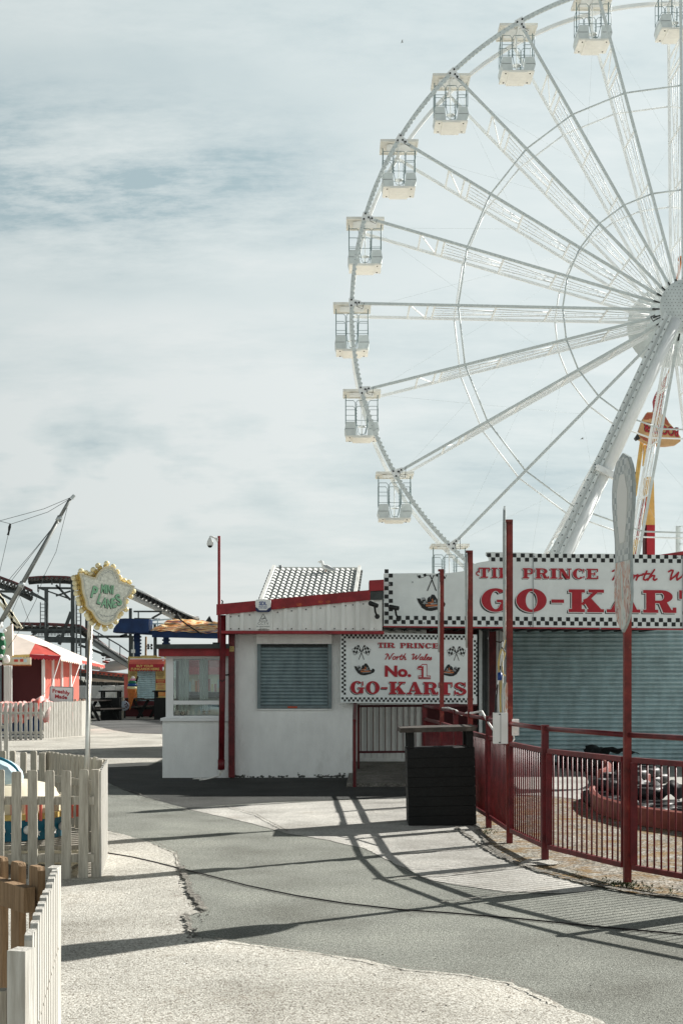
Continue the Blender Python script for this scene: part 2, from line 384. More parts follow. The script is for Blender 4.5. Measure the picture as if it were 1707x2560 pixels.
M['posty'] = mat('yellow_poster', (.56,.42,.16), .6, var=.15, vscale=6)
M['curtain'] = mat('net_curtain', (.72,.73,.70), .8, var=.2, vscale=8, stretch=(3,3,.3))
M['mint'] = mat('mint_letters', (.26,.50,.32), .5)
M['lensy'] = mat('cream_bulb', (.80,.72,.46), .15, var=.15, vscale=20, spec=.8)
M['whitebulb'] = mat('white_bulb', (.82,.82,.80), .2, spec=.7)
M['teal'] = mat('teal_panel', (.012,.14,.22), .4, var=.15)
M['cream'] = mat('cream_panel', (.68,.62,.47), .5, var=.08)
M['chrome'] = mat('polished_pole', (.60,.58,.53), .28, metal=.85, var=.15, vscale=5)
M['tent_white'] = mat('tent_white', (.74,.64,.56), .7, var=.06, vscale=3)
M['tent_red'] = mat('tent_red', (.52,.075,.055), .65, var=.12, vscale=3)
M['coral'] = mat('coral_panel', (.60,.13,.095), .6, var=.1, vscale=3)
M['maroon'] = mat('maroon_panel', (.075,.012,.015), .7)
M['skyblue'] = mat('pale_blue', (.52,.66,.72), .5, var=.1)
M['stone'] = mat('buff_brick', (.36,.33,.27), .8, var=.25, vscale=14)
M['gold_text'] = mat('gold_text', (.72,.50,.15), .5)
M['tilewhite'] = mat('painted_roof_tiles', (.66,.67,.64), .75, var=.12, vscale=3, bump=.3, bscale=25, dirt=.35, dcol=(.25,.25,.22), dscale=2.5, dlo=.58)
M['gull'] = mat('gull_white', (.82,.82,.80), .7); M['gullgrey'] = mat('gull_grey', (.33,.35,.37), .7)
M['cable'] = mat('black_cable', (.02,.016,.016), .5)
def wood(name, a, b, sc):
    m = mat(name, a, .8, col2=b, vscale=4, stretch=(14,14,1.1), bump=.5, bscale=9, dirt=.35, dcol=(.22,.19,.15), dscale=3, dlo=.6)
    return m
M['wood'] = wood('weathered_timber', (.50,.47,.40), (.32,.29,.24), 1)
M['wood_white'] = wood('bleached_timber', (.55,.54,.50), (.38,.36,.32), 1)
M['wood_brown'] = wood('brown_timber', (.34,.225,.13), (.20,.125,.065), 1)
gl = bpy.data.materials.new('window_glass'); gl.use_nodes = True; t = gl.node_tree; t.nodes.clear()
o_ = t.nodes.new('ShaderNodeOutputMaterial'); mx_ = t.nodes.new('ShaderNodeMixShader'); tr_ = t.nodes.new('ShaderNodeBsdfTransparent')
gs_ = t.nodes.new('ShaderNodeBsdfGlossy'); gs_.inputs['Roughness'].default_value = .03; fr_ = t.nodes.new('ShaderNodeFresnel'); fr_.inputs[0].default_value = 1.75
tr_.inputs[0].default_value = (.86,.92,.91,1)
t.links.new(fr_.outputs[0], mx_.inputs[0]); t.links.new(tr_.outputs[0], mx_.inputs[1]); t.links.new(gs_.outputs[0], mx_.inputs[2]); t.links.new(mx_.outputs[0], o_.inputs[0])
M['glass'] = gl

def ground_mat(name, base, dark, light, speck=160.0, blotch=1.2, contrast=1.0, moss=None, stain=None, bump=.5):
    m = bpy.data.materials.new(name); m.use_nodes = True; t = m.node_tree; b = t.nodes['Principled BSDF']
    b.inputs['Roughness'].default_value = .9; b.inputs['Specular IOR Level'].default_value = .2
    def nn(ty, **k):
        n = t.nodes.new(ty)
        for a, c in k.items(): n.inputs[a].default_value = c
        return n
    g = nn('ShaderNodeTexCoord')
    ge = t.nodes.new('ShaderNodeNewGeometry'); pos = ge.outputs['Position']
    def noise(sc, det=4, rough=.6):
        n = nn('ShaderNodeTexNoise', Scale=sc, Detail=det, Roughness=rough); t.links.new(pos, n.inputs['Vector']); return n.outputs['Fac']
    def cramp(f, st):
        n = t.nodes.new('ShaderNodeValToRGB'); e = n.color_ramp.elements
        while len(e) < len(st): e.new(.5)
        for el, (p, c) in zip(e, st): el.position = p; el.color = (*c, 1)
        t.links.new(f, n.inputs[0]); return n.outputs[0]
    def mix(f, a, c, mode='MIX'):
        n = t.nodes.new('ShaderNodeMix'); n.data_type = 'RGBA'; n.blend_type = mode
        if isinstance(f, float): n.inputs[0].default_value = f
        else: t.links.new(f, n.inputs[0])
        for i, x in ((6, a), (7, c)):
            if isinstance(x, tuple): n.inputs[i].default_value = (*x, 1)
            else: t.links.new(x, n.inputs[i])
        return n.outputs[2]
    sp1 = cramp(noise(speck, 2, .7), [(.39, dark), (.50, base), (.62, light)])
    sp2 = cramp(noise(speck*.33, 3, .7), [(.38, dark), (.50, base), (.63, light)])
    c = mix(.30, sp1, sp2)
    bl = cramp(noise(blotch, 7, .62), [(.32, (.70,.69,.67)), (.5, (.96,.96,.95)), (.66, (1.18,1.17,1.15))])
    c = mix(1.0, c, bl, 'MULTIPLY')
    if stain:
        sm = nn('ShaderNodeMapRange'); t.links.new(noise(1.9, 8, .7), sm.inputs[0]); sm.inputs[1].default_value = .58; sm.inputs[2].default_value = .74; sm.inputs[4].default_value = .55
        c = mix(sm.outputs[0], c, stain)
    if moss:
        sm = nn('ShaderNodeMapRange'); t.links.new(noise(3.4, 8, .72), sm.inputs[0]); sm.inputs[1].default_value = .46; sm.inputs[2].default_value = .60; sm.inputs[4].default_value = .8
        c = mix(sm.outputs[0], c, moss)
    t.links.new(c, b.inputs['Base Color'])
    bn = nn('ShaderNodeBump', Strength=bump, Distance=.012); t.links.new(noise(speck*.8, 3, .7), bn.inputs['Height']); t.links.new(bn.outputs[0], b.inputs['Normal'])
    return m
M['asphalt'] = ground_mat('asphalt', (.235,.245,.218), (.060,.063,.056), (.49,.505,.46), 120, .9, bump=.8)
M['asphalt2'] = ground_mat('dark_asphalt_patch', (.12,.125,.122), (.05,.05,.05), (.22,.22,.22), 85, 1.2)
M['near_black'] = ground_mat('near_black_tarmac', (.062,.065,.062), (.022,.023,.022), (.12,.125,.12), 110, 1.1, bump=.7)
M['light'] = ground_mat('pale_worn_tarmac', (.54,.53,.48), (.17,.14,.11), (.78,.765,.71), 100, .8, stain=(.27,.22,.165), bump=.9)
M['concrete'] = ground_mat('concrete_slabs', (.50,.49,.455), (.24,.23,.21), (.66,.65,.62), 110, 1.3, stain=(.33,.29,.24), bump=.25)
M['gravel'] = ground_mat('mossy_gravel', (.22,.205,.17), (.035,.03,.022), (.62,.60,.54), 48, 2.5, moss=(.22,.125,.03), bump=1.0)
M['trackcon'] = ground_mat('kart_track_concrete', (.45,.45,.42), (.30,.30,.28), (.55,.55,.53), 60, .6, bump=.2)
M['kerb'] = ground_mat('kerb_concrete', (.20,.19,.17), (.06,.055,.05), (.40,.38,.34), 70, 3, bump=.8)
# ------------------------------------------------------------------ the ground
def structure(o): return tag(o, kind='structure')
def rough(pts, amp, step=.12, closed=True, seed=1):
    rnd = random.Random(seed); out = []; n = len(pts)
    for i in range(n if closed else n-1):
        a, b = V(pts[i]), V(pts[(i+1)%n]); L = (b-a).length; k = max(1, int(L/step))
        k = min(k, 160)
        for j in range(k):
            p = a.lerp(b, j/k); out.append(V((p.x+rnd.uniform(-amp,amp), p.y+rnd.uniform(-amp,amp), p.z)))
    if not closed: out.append(V(pts[-1]))
    return out
def sheet(name, pts, z, m, amp=.02, step=.12, seed=1, kind='structure'):
    q = rough([V((p[0], p[1], z)) for p in pts], amp, step, True, seed)
    o = MB().add(q, [tuple(range(len(q)))]).build(name, m)
    me = o.data
    if me.polygons[0].normal.z < 0: me.flip_normals()
    return tag(o, kind=kind)
def ribbon(mb, pts, w0, w1, z, seed=3, step=.05, amp=.012):
    rnd = random.Random(seed); q = rough([V((p[0], p[1], z)) for p in pts], amp, step, False, seed)
    L = []; R = []
    for i, p in enumerate(q):
        d = (q[min(i+1,len(q)-1)]-q[max(i-1,0)]); d.z = 0; d.normalize(); nrm = V((-d.y, d.x, 0)); w = rnd.uniform(w0, w1)
        L.append(p+nrm*w/2); R.append(p-nrm*w/2)
    n = len(L); mb.add(L+R, [(n+i, n+i+1, i+1, i) for i in range(n-1)])
sheet('ground', [(-900,-60),(900,-60),(900,1500),(-900,1500)], 0.0, M['asphalt'], 0, 5000)
g2 = lambda x, y: tuple(G(x, y))[:2]
sheet('pale_tarmac', [(-5,9.5),(-4.5,15.5)]+[g2(230,2072)]+[g2(*p) for p in [(262,2078),(310,2088),(373,2107),(405,2120),(440,2135),(452,2174),(462,2190),(479,2236),(493,2255),(512,2280),(490,2286),(464,2291),(472,2312),(483,2345),(488,2347),(560,2352),(650,2366),(815,2387),(910,2402),(1017,2426),(1100,2432),(1180,2442),(1276,2460),(1345,2488),(1401,2518),(1500,2552),(1600,2610),(2000,2800)]]+[(2.2,3.1),(2.2,-2),(-4,-2),(-4,6)], .004, M['light'], .012, .05, 4)
sheet('dark_tarmac_patch', [g2(*p) for p in [(225,1908),(255,1950),(285,1965),(314,1978),(360,1993),(400,2004),(469,2022),(560,2014),(700,2006),(860,2000),(1010,1997),(1130,1995),(1150,1960),(1060,1925),(900,1915),(404,1908)]], .0025, M['near_black'], .015, .08, 33)  # darker sheet over the asphalt in front of the office and booth
conc = [(469,2024),(560,2016),(700,2008),(860,2002),(1010,1998),(1120,1996),(1150,2030),(1188,2060),(1219,2117),(1281,2158),(1337,2179),(1440,2210),(1497,2227),(1400,2236),(1257,2231),(1140,2214),(1065,2200),(998,2166),(911,2123),(819,2102),(719,2085),(620,2058),(540,2040)]
sheet('concrete_slabs', [g2(*p) for p in conc], .004, M['concrete'], .012, .06, 6)
sheet('pale_far_yard', [g2(-900,1900)]+[g2(*p) for p in [(-300,1840),(40,1836),(180,1822),(225,1812),(285,1825),(330,1832),(400,1834),(470,1834),(470,1905),(404,1905),(330,1908),(262,1912),(100,1955),(-100,2000),(-600,2060)]], .004, M['light'], .03, .3, 7)
sheet('wheel_bounce_sheet', [(-60,56),(-60,170),(90,170),(90,33),(9.6,33),(-.6,36),(-5.0,56)], .005, M['light'], .05, 3, 14)  # unseen pale sheet added to bounce light up onto the wheel
sheet('dark_tarmac_patch', [g2(*p) for p in [(225,1812),(285,1827),(330,1834),(400,1836),(520,1836),(520,1805),(404,1800),(235,1802)]], .008, M['asphalt2'], .03, .3, 8)
sheet('pale_pavement', [g2(*p) for p in [(225,1801),(404,1799),(520,1799),(520,1778),(404,1778),(225,1776)]], .006, M['light'], .03, .3, 9)
# gravel strip with moss under and behind the red fence, then the kart track
grav = [(1120,1996),(1150,2028),(1190,2058),(1221,2115),(1283,2156),(1339,2177),(1442,2208),(1517,2223),(1600,2238),(1707,2250),(1900,2275)]
sheet('gravel_verge', [g2(*p) for p in grav]+[(6,9),(9,14),(9,18.6),(2.75,19.0),(2.1,18.6),(1.45,19)], .006, M['gravel'], .02, .07, 10)
sheet('kart_track', [g2(*p) for p in [(1378,1994),(1420,1998),(1500,2010),(1560,2022),(1707,2050),(2300,2120)]]+[(12,15),(12,25.3),(2.2,25.3),(1.5,22.4),(1.62,19.5)], .012, M['trackcon'], .03, .1, 11)
jm = MB()
for i, (ln, a, b) in enumerate([
    ([(905,2012),(1011,2008)],.01,.03), ([(915,2030),(1010,2024)],.01,.03), ([(930,2062),(1012,2055)],.015,.035),
    ([(940,2098),(1147,2081)],.012,.04), ([(790,2086),(940,2098)],.008,.02), ([(980,2140),(1200,2124)],.015,.04), ([(1200,2124),(1240,2118)],.01,.03),
    ([(964,2203),(1140,2190),(1332,2168)],.015,.045), ([(1000,2176),(1130,2172)],.006,.02), ([(1105,2262),(1300,2236),(1400,2236)],.012,.035),
    ([(1188,2062),(1219,2117),(1281,2158),(1337,2179)],.02,.06), ([(1140,2072),(1190,2108),(1240,2140),(1300,2168)],.02,.05),
    ([(560,2017),(640,2040),(719,2083)],.008,.02), ([(1337,2179),(1440,2208),(1517,2224),(1640,2244),(1720,2250)],.02,.07)]):
    ribbon(jm, [g2(*p) for p in ln], a, b, .0165+i*.0003, i)
structure(jm.build('paving_joints', M['kerb']))
cm = MB()
for i, (ln, a, b) in enumerate([([(452,2172),(462,2190),(478,2236),(493,2255),(511,2281)],.015,.075), ([(464,2292),(472,2312),(481,2343)],.01,.055),
    ([(373,2106),(440,2134),(451,2172)],.004,.02), ([(262,2078),(300,2090)],.01,.03), ([(488,2350),(650,2368),(815,2388),(1017,2427),(1180,2443),(1276,2462),(1401,2520)],.003,.018),
    ([(262,1990),(350,2004),(420,2018),(469,2030),(540,2044)],.004,.02), ([(290,1972),(340,1985),(370,1998),(400,2004)],.004,.015)]):
    ribbon(cm, [g2(*p) for p in ln], a, b, .020+i*.0003, 20+i, .03, .014)
rnd = random.Random(5)
for k in range(240):                        # crumbs of broken edge and small stones
    if k < 130:
        q = rnd.choice([(462,2190),(478,2236),(493,2255),(508,2278),(470,2310),(481,2338),(455,2178)]); x = q[0]+rnd.gauss(0,9); y = q[1]+rnd.gauss(0,10)
    else: x = rnd.uniform(160,1500); y = rnd.uniform(2090,2550)
    c = G(x, y, .006); s = rnd.uniform(.003,.011 if k < 130 else .006); n = 5
    cm.lathe(c, [(0,s*.6),(s,s*.25),(s*1.1,0)], n)
tag(cm.build('tarmac_crumbs', M['kerb']), 'dark crumbling edge and loose grit where two tarmac surfaces meet', 'grit', kind='stuff')
wm = MB(); rnd = random.Random(9)          # weeds and moss tufts along the kerb
for (x, y, n, s) in [(1213,2084,60,.05),(1219,2075,30,.035),(1575,2216,90,.05),(1540,2214,70,.045),(1510,2208,40,.04),(1450,2196,40,.035),(1620,2226,50,.04),(1680,2232,40,.04),(1360,2172,24,.03),(880,1942,20,.03),(720,1944,16,.025)]:
    for k in range(n):
        c = G(x+rnd.gauss(0,12), y+rnd.gauss(0,5), .004); a = rnd.uniform(0, 2*pi); l = s*rnd.uniform(.3,.8); d = V((cos(a),sin(a),rnd.uniform(.3,1.4))).normalized(); sd_ = V((-sin(a),cos(a),0))*l*.22
        wm.add([c-sd_*.4, c+sd_*.4, c+d*l*.6+sd_, c+d*l, c+d*l*.6-sd_], [(0,1,2,3,4)])
M['weed'] = mat('weed_green', (.06,.075,.022), .8, var=.5, vscale=30)
tag(wm.build('kerb_weeds', M['weed']), 'small weeds and moss tufts along the kerb under the red fence', 'weeds', kind='stuff')
pb = MB()
pb.path([G(1335+45*cos(a)*(1+.25*sin(3*a)), 2157+11*sin(a)*(1+.2*cos(2*a)), .014) for a in [2*pi*i/18 for i in range(18)]], .001, 4, True)
q = [G(1347+44*cos(a)*(1+.25*sin(3*a)), 2155+10*sin(a)*(1+.2*cos(2*a)), .019) for a in [2*pi*i/18 for i in range(18)]]
pb.add(q, [tuple(range(18))])
structure(pb.build('cement_footing', M['light']))
# cable lying across the path
cb_ = [(262,2132),(330,2143),(392,2157),(450,2172),(520,2189),(620,2215),(740,2240),(860,2259),(1000,2275),(1120,2283),(1300,2298),(1500,2318),(1707,2337),(1900,2356)]
cp = [G(x, y, .008)+V((0,0,0)) for x, y in cb_]
tag(MB().path([p for p in cp], .0055, 6).build('ground_cable', M['cable']), 'thin black cable lying across the tarmac path', 'cable')

# ------------------------------------------------------------------ white rendered kart office
YW = 22.3
def X(x, Y): return (x-CX)*Y/F
def Z(y, Y): return EYE-(y-HY)*Y/F
bo = thing('kart_office', (-.8, YW, 0), 'low white rendered kart office with sloping red roof edge and closed hatch', 'building')
m_ = MB(); wx0, wx1 = X(581,YW), X(881,YW)
# front wall with an opening for the hatch, the foot slightly uneven
hx0, hx1, hz0, hz1 = X(646,YW), X(828,YW), Z(1772,YW), Z(1611,YW)
top = 2.55; th = .22
def wall_cells(mb, x0, x1, z0, z1, hole, y, t):
    a, b, c, d = hole
    mb.box((x0,y,z0),(a,y+t,z1)); mb.box((b,y,z0),(x1,y+t,z1)); mb.box((a,y,z0),(b,y+t,c)); mb.box((a,y,d),(b,y+t,z1))
wall_cells(m_, wx0, wx1, 0, top, (hx0,hx1,hz0,hz1), YW, th)
m_.box((wx0,YW+th,0),(wx0+.2,26.5,top)); m_.box((wx1-.2,YW+th,0),(wx1,24.8,top))
m_.box((wx0+.2,26.3,0),(wx1+.0,26.5,top))
m_.build('wall', M['white_paint'], bo)
st = MB(); rnd = random.Random(3)          # flaked dark stains along the foot of the wall
M['flake'] = mat('flaked_render', (.10,.105,.095), .9, var=.5, vscale=30)
for (xa, xb, hgt, n) in [(584,640,5,26),(598,612,9,10),(640,720,3,24),(745,760,16,12),(785,862,7,50),(838,862,14,16),(408,420,8,8)]:
    for k in range(n):
        x = rnd.uniform(xa,xb); yy = 1944-abs(rnd.gauss(0,.5))*hgt*.6-rnd.uniform(0,2); r = rnd.uniform(.006,.018)
        c = V((X(x,YW), YW-.003-.0003*k/2, max(.01,Z(yy,YW))))
        st.add([c+V((r*1.5*cos(a)*rnd.uniform(.5,1.2),0,r*sin(a)*rnd.uniform(.5,1.2))) for a in [2*pi*i/7 for i in range(7)]], [tuple(range(7))])
st.build('flaked_foot', M['flake'], bo)
# recessed wall of upright boards behind the ramp
m_ = MB(); YR = 24.8; rx0, rx1 = wx1-.2, X(1066,YR)
n = 14
for i in range(n):
    a = rx0+(rx1-rx0)*i/n; b = rx0+(rx1-rx0)*(i+1)/n
    m_.box((a+.006,YR-.03,.14),(b-.006,YR,2.45)); m_.box((a,YR,.0),(b,YR+.1,2.45))
m_.box((rx0,YR-.06,.02),(rx1,YR-.031,.16))
m_.build('board_wall', M['clad'], bo)
m_ = MB(); m_.box((rx1,YR-.02,0),(X(1219,YR),YR+.15,2.45)); m_.build('maroon_wall', M['maroon'], bo)
# sloping gable strip: fluted cladding below, red barge board above
YF = 21.85
def zt(x): return Z(1536+(1499-1536)*(x-541)/(923-541), YF)
m_ = MB(); xs = 565; k = 0
zb = Z(1577, YF)
while xs < 955:
    xe = min(xs+9, 955); xm = min(xs+12, 955); xn = min(xs+36, 955)
    # raised rib then flat pan
    m_.prism([V((X(xs,YF),YF-.035,zb)),V((X(xe,YF),YF-.035,zb)),V((X(xe,YF),YF-.035,zt(min(xe,923)))),V((X(xs,YF),YF-.035,zt(min(xs,923))))],(0,.045,0))
    m_.prism([V((X(xe,YF)+.0005,YF,zb)),V((X(xn,YF),YF,zb)),V((X(xn,YF),YF,zt(min(xn,923)))),V((X(xe,YF)+.0005,YF,zt(min(xe,923))))],(0,.012,0))
    xs = xn
clad = m_.build('fluted_cladding', M['clad'], bo)
for i, x in enumerate([577,597,624,668,694,729,765,801,836,864,882,908,934]):
    m_ = MB(); m_.tube(V((X(x,YF),YF-.002,zt(min(x,923))-.06)),V((X(x,YF),YF-.014,zt(min(x,923))-.06)),.010,8)
    m_.build('screw', M['black'], clad); m_ = MB(); m_.tube(V((X(x,YF),YF-.002,zb+.03)),V((X(x,YF),YF-.014,zb+.03)),.010,8); m_.build('screw', M['black'], clad)
def strip_px(mb, pts, Y, d): mb.prism([P(x,y,Y) for x,y in pts], (0,d,0))
m_ = MB(); strip_px(m_, [(541,1511),(541,1538),(925,1500),(925,1475)], YF-.06, .06)
bb = m_.build('barge_board', M['red'], bo)
M['patchr'] = mat('orange_red_touch_up', (.40,.07,.035), .6, var=.3, vscale=30)
for (x, y, a) in [(748,1512,8),(801,1505,7),(820,1505,7),(709,1519,4),(694,1521,3)]:
    m_ = MB(); c = P(x, y, YF-.063); m_.add([c+V((cos(t)*a*YF/F*rnd.uniform(.8,1.1),0,sin(t)*a*.55*YF/F*rnd.uniform(.8,1.1))) for t in [2*pi*i/12 for i in range(12)]], [tuple(range(12))]); m_.build('paint_patch', M['patchr'], bb)
m_ = MB(); strip_px(m_, [(553,1577),(553,1584),(960,1585),(960,1578)], YF-.05, .9); m_.build('soffit_trim', M['red'], bo)
m_ = MB(); strip_px(m_, [(923,1451),(923,1478),(959,1476),(959,1449)], YF-.08, .5); m_.build('gable_cap', M['red'], bo)
m_ = MB(); strip_px(m_, [(924,1478.5),(924,1500),(957,1499),(957,1477)], YF-.05, .4); m_.build('gutter_end', M['roofgrey'], bo)
m_ = MB(); a = P(541,1512,YF); b = P(925,1476,YF)
m_.add([a,b,b+V((0,4.6,0)),a+V((0,4.6,0)),a-V((0,0,.05)),b-V((0,0,.05)),b+V((0,4.6,-.05)),a+V((0,4.6,-.05))],[(0,3,2,1),(4,5,6,7),(0,1,5,4),(1,2,6,5),(2,3,7,6),(3,0,4,7)])
m_.build('roof', M['roofgrey'], bo)
# hatch: box, frame, slatted shutter
m_ = MB(); strip_px(m_, [(641,1584),(641,1610),(829,1610),(829,1584)], YW-.12, .12); m_.build('shutter_box', M['clad'], bo)
fr = MB(); y0 = YW-.05
strip_px(fr, [(643,1611),(643,1772),(652,1772),(652,1611)], y0, .06)
hatch = fr.build('hatch_shutter', M['shutter_dk'], bo); fr = MB(); strip_px(fr, [(820,1611),(820,1772),(829,1772),(829,1611)], y0, .06)
fr.build('guide_rail', M['shutter_dk'], hatch)
def slats(mb, x0, x1, z0, z1, n, Y, d=.016):
    h = (z1-z0)/n; prof = []
    for i in range(n):
        for (t, q) in ((.0,.0),(.10,.35),(.35,1.0),(.65,1.0),(.90,.35),(1.0,.0)):
            prof.append((z0+h*(i+t*.92), Y-d*q))
        prof.append((z0+h*(i+.96), Y+.008))
    vs = [(x0,y,z) for z, y in prof]+[(x1,y,z) for z, y in prof]; m = len(prof)
    mb.add(vs, [(i, m+i, m+i+1, i+1) for i in range(m-1)])
m_ = MB(); slats(m_, X(652.5,YW), X(819.5,YW), Z(1764,YW), Z(1618,YW), 17, YW-.005, .02); m_.build('slat_curtain', M['hatch'], hatch)
m_ = MB(); strip_px(m_, [(652.5,1764.5),(652.5,1771.5),(819.5,1771.5),(819.5,1764.5)], YW-.04, .04); m_.build('bottom_rail', M['shutter_dk'], hatch)
m_ = MB(); strip_px(m_, [(652.5,1611),(652.5,1617.5),(819.5,1617.5),(819.5,1611)], YW-.03, .04); m_.build('top_guide', M['black'], hatch)
m_ = MB(); strip_px(m_, [(719,1766),(719,1771),(743,1771),(743,1766)], YW-.045, .003); m_.build('red_sticker', M['patchr'], hatch)
m_ = MB(); strip_px(m_, [(643,1773),(643,1776),(829,1776),(829,1773)], YW-.03, .03); m_.build('hatch_sill', M['white_paint'], bo)
# posts and drain pipe at the joint
m_ = MB(); strip_px(m_, [(571,1586),(571,1944.6),(586,1944.6),(586,1586)], YW-.18, .14); m_.build('corner_post', M['post_red'], bo)
m_ = MB(); m_.tube(P(558,1538,YW-.4), P(553,1924,YW-.4), .048, 14); m_.tube(P(553.2,1900,YW-.4), P(553,1925,YW-.4), .055, 14); dp = m_.build('drain_pipe', M['post_red'], bo)
m_ = MB()
for z in (1690,): m_.tube(P(550,z,YW-.38), P(572,z-3,YW-.2), .012, 6)
m_.path([P(549,1700,YW-.46),P(556,1704,YW-.47),P(563,1698,YW-.44)], .008, 5); m_.build('bracket', M['black'], dp)
m_ = MB()
for k in range(5):
    a = P(549+k*2.2,1922,YW-.42+.01*k)
    m_.path([a, a+V((-.01*k,-.02,-.10)), G(540-6*k,1944+1.2*k,.02), G(515-4*k,1947+k,.012), G(482+5*k,1948-.6*k,.012)], .008, 6)
tag(m_.build('loose_cables', M['beige']), 'bundle of pale cables running out of the red drain pipe onto the ground', 'cables')
# small yellow notice on the corner post
pl = Plane(P(574,1644,YW-.185), (1,0,0), (0,0,1)); k = YW/F
m_ = MB(); strip_px(m_, [(573.5,1616),(573.5,1629),(585,1629),(585,1616)], YW-.186, .004)
nb = m_.build('hazard_notice', M['posty']); tag(nb, 'tiny yellow warning notice with a triangle on the red corner post', 'notice')
m_ = MB(); pl = Plane(P(579.2,1627,YW-.188), (1,0,0), (0,0,1))
for a, b in (((-4,2),(0,9)),((0,9),(4,2)),((4,2),(-4,2))): m_.bar(pl(a[0]*k,a[1]*k),pl(b[0]*k,b[1]*k),.006,.002)
m_.build('triangle_mark', M['black'], nb)

# ramp slab in front of the recess and its rails
m_ = MB(); a = G(866,1968); b = G(1085,1968)
m_.add([(a.x,a.y,.0),(b.x+.2,b.y,.0),(b.x+.2,b.y,.05),(a.x,a.y,.05),(wx1+.01,YR-.08,.0),(X(1090,YR),YR-.08,.0),(X(1090,YR),YR-.08,.11),(wx1+.01,YR-.08,.11)],
       [(0,1,2,3),(3,2,6,7),(0,3,7,4),(1,5,6,2)])
structure(m_.build('ramp', M['kerb']))
rr = thing('ramp_railing', (X(885,20.4),20.4,0), 'dark red railing with thin upright bars beside the concrete ramp', 'railing')
Yq = 22.9
m_ = MB(); m_.box((X(882,20.4),20.37,0),(X(890,20.4),20.43,Z(1806,20.4))); m_.build('post', M['post_red'], rr)
m_ = MB(); m_.bar(P(886,1804,20.4), P(888,1758,22.4), .05); m_.bar(P(888,1760,22.4), P(888,1768,Yq), .045); m_.build('handrail', M['post_red'], rr)
m_ = MB(); m_.box((X(893,Yq),Yq,.1),(X(899,Yq),Yq+.04,Z(1762,Yq))); m_.build('post', M['post_red'], rr); m_ = MB(); m_.box((X(1057,Yq),Yq,.1),(X(1068,Yq),Yq+.05,Z(1757,Yq))); m_.build('post', M['post_red'], rr)
m_ = MB(); m_.bar(P(893,1766,Yq),P(1060,1765,Yq),.035); m_.bar(P(893,1881,Yq),P(1060,1880,Yq),.035)
for i in range(11): x = 902+15.2*i; m_.bar(P(x,1767,Yq+.01),P(x,1880,Yq+.01),.014)
m_.build('bar_panel', M['maroon'], rr)

# ------------------------------------------------------------------ kart hall with the wide roller shutter
kh = thing('kart_hall', (5.0, 25.3, 0), 'kart hall behind the big sign with a wide grey roller shutter', 'building')
YS = 25.3; sx0, sx1 = X(1262,YS), 9.5
m_ = MB(); slats(m_, sx0, sx1, Z(1908,YS), Z(1573,YS)+.1, 32, YS, .040); m_.build('roller_shutter', M['shutter'], kh)
m_ = MB(); m_.box((sx0,YS-.02,0),(sx1,YS+.03,Z(1909,YS))); m_.build('bottom_rail', M['black'], kh)
m_ = MB(); m_.box((X(1237,YS),YS-.12,0),(sx0-.001,YS+.05,2.5))
m_.box((X(1246,YS),YS-.15,0),(X(1250,YS),YS-.121,2.45)); m_.build('shutter_guide', M['galv'], kh)
m_ = MB(); m_.box((X(1219,YS),YS-.25,0),(X(1236.5,YS),YS-.05,2.5)); m_.build('column', M['post_red'], kh)
m_ = MB(); xs = X(1193,24.6)
for i in range(6): m_.box((xs+i*.03,24.6-.02*(i%2),.1),(xs+(i+1)*.03,24.66,2.45))
m_.build('corrugated_panel', M['dark_steel'], kh)
m_ = MB(); m_.box((X(1197,24.5),24.5,.5),(X(1205,24.5),24.56,2.4)); m_.build('white_strip', M['galv'], kh)
m_ = MB()                                   # dark ribbed underside of the canopy
x = X(957,22); 
m_.box((x,22.02,2.40),(5.5,25.4,2.46))
i = 0
while x < 5.4:
    m_.box((x,22.02,2.375),(x+.05,25.2,2.3999)); x += .22
m_.build('canopy_underside', M['dark_steel'], kh)
m_ = MB(); m_.box((X(957,22),22.04,2.461),(5.5,25.2,2.75)); m_.box((X(957,22),25.201,2.461),(9.5,32,3.25)); m_.build('roof', M['roofgrey'], kh)
m_ = MB(); m_.box((3.6,YS+.06,0),(3.75,31,2.4)); m_.box((wx1+.3,31,0),(9.5,31.2,2.4)); m_.build('wall', M['clad'], kh)
m_ = MB(); m_.prism([P(1610,1393,23.5),P(1707,1378,23.5),P(1800,1364,23.5),P(1800,1420,23.5),P(1610,1420,23.5)], (0,.6,0)); m_.build('roof_edge', M['red'], kh)
# ------------------------------------------------------------------ ticket booth left of the office
YB = 22.25; YBB = 24.3
tb = thing('ticket_booth', (X(478,YB),YB,0), 'small white ticket booth with glazed upper half and dark flat roof', 'booth')
bx0, bx1 = X(406,YB), X(574,YB)
m_ = MB(); zs = Z(1803,YB); m_.box((bx0,YB,0),(bx1,YBB,zs)); m_.build('wall', M['white_paint'], tb)
m_ = MB(); m_.box((bx0-.025,YB-.06,zs+.001),(bx1,YBB+.03,zs+.045)); m_.build('sill', M['pvc'], tb)
u0 = X(414,YB); zt0 = Z(1641,YB); zf = zs+.046
m_ = MB()
def fr_front(y):
    for a, b in ((414,433),(562,574)): m_.box((X(a,YB),y,zf),(X(b,YB)-.001,y+.06,zt0))
    for (y1, y2) in ((1790,1801.5),(1752,1762),(1641,1647)):
        m_.box((X(433,YB),y+.003,max(zf,Z(y2,YB))),(X(562,YB),y+.057,Z(y1,YB)))
fr_front(YB+.02); fr_front(YBB-.1)
m_.box((u0,YB+.081,zf),(u0+.05,YB+.16,zt0)); m_.box((u0,YBB-.2,zf),(u0+.05,YBB-.101,zt0))
m_.box((u0+.003,YB+.161,zf),(u0+.047,YBB-.201,zf+.08)); m_.box((u0+.003,YB+.161,zt0-.06),(u0+.047,YBB-.201,zt0))
wf = m_.build('window_frame', M['pvc'], tb)
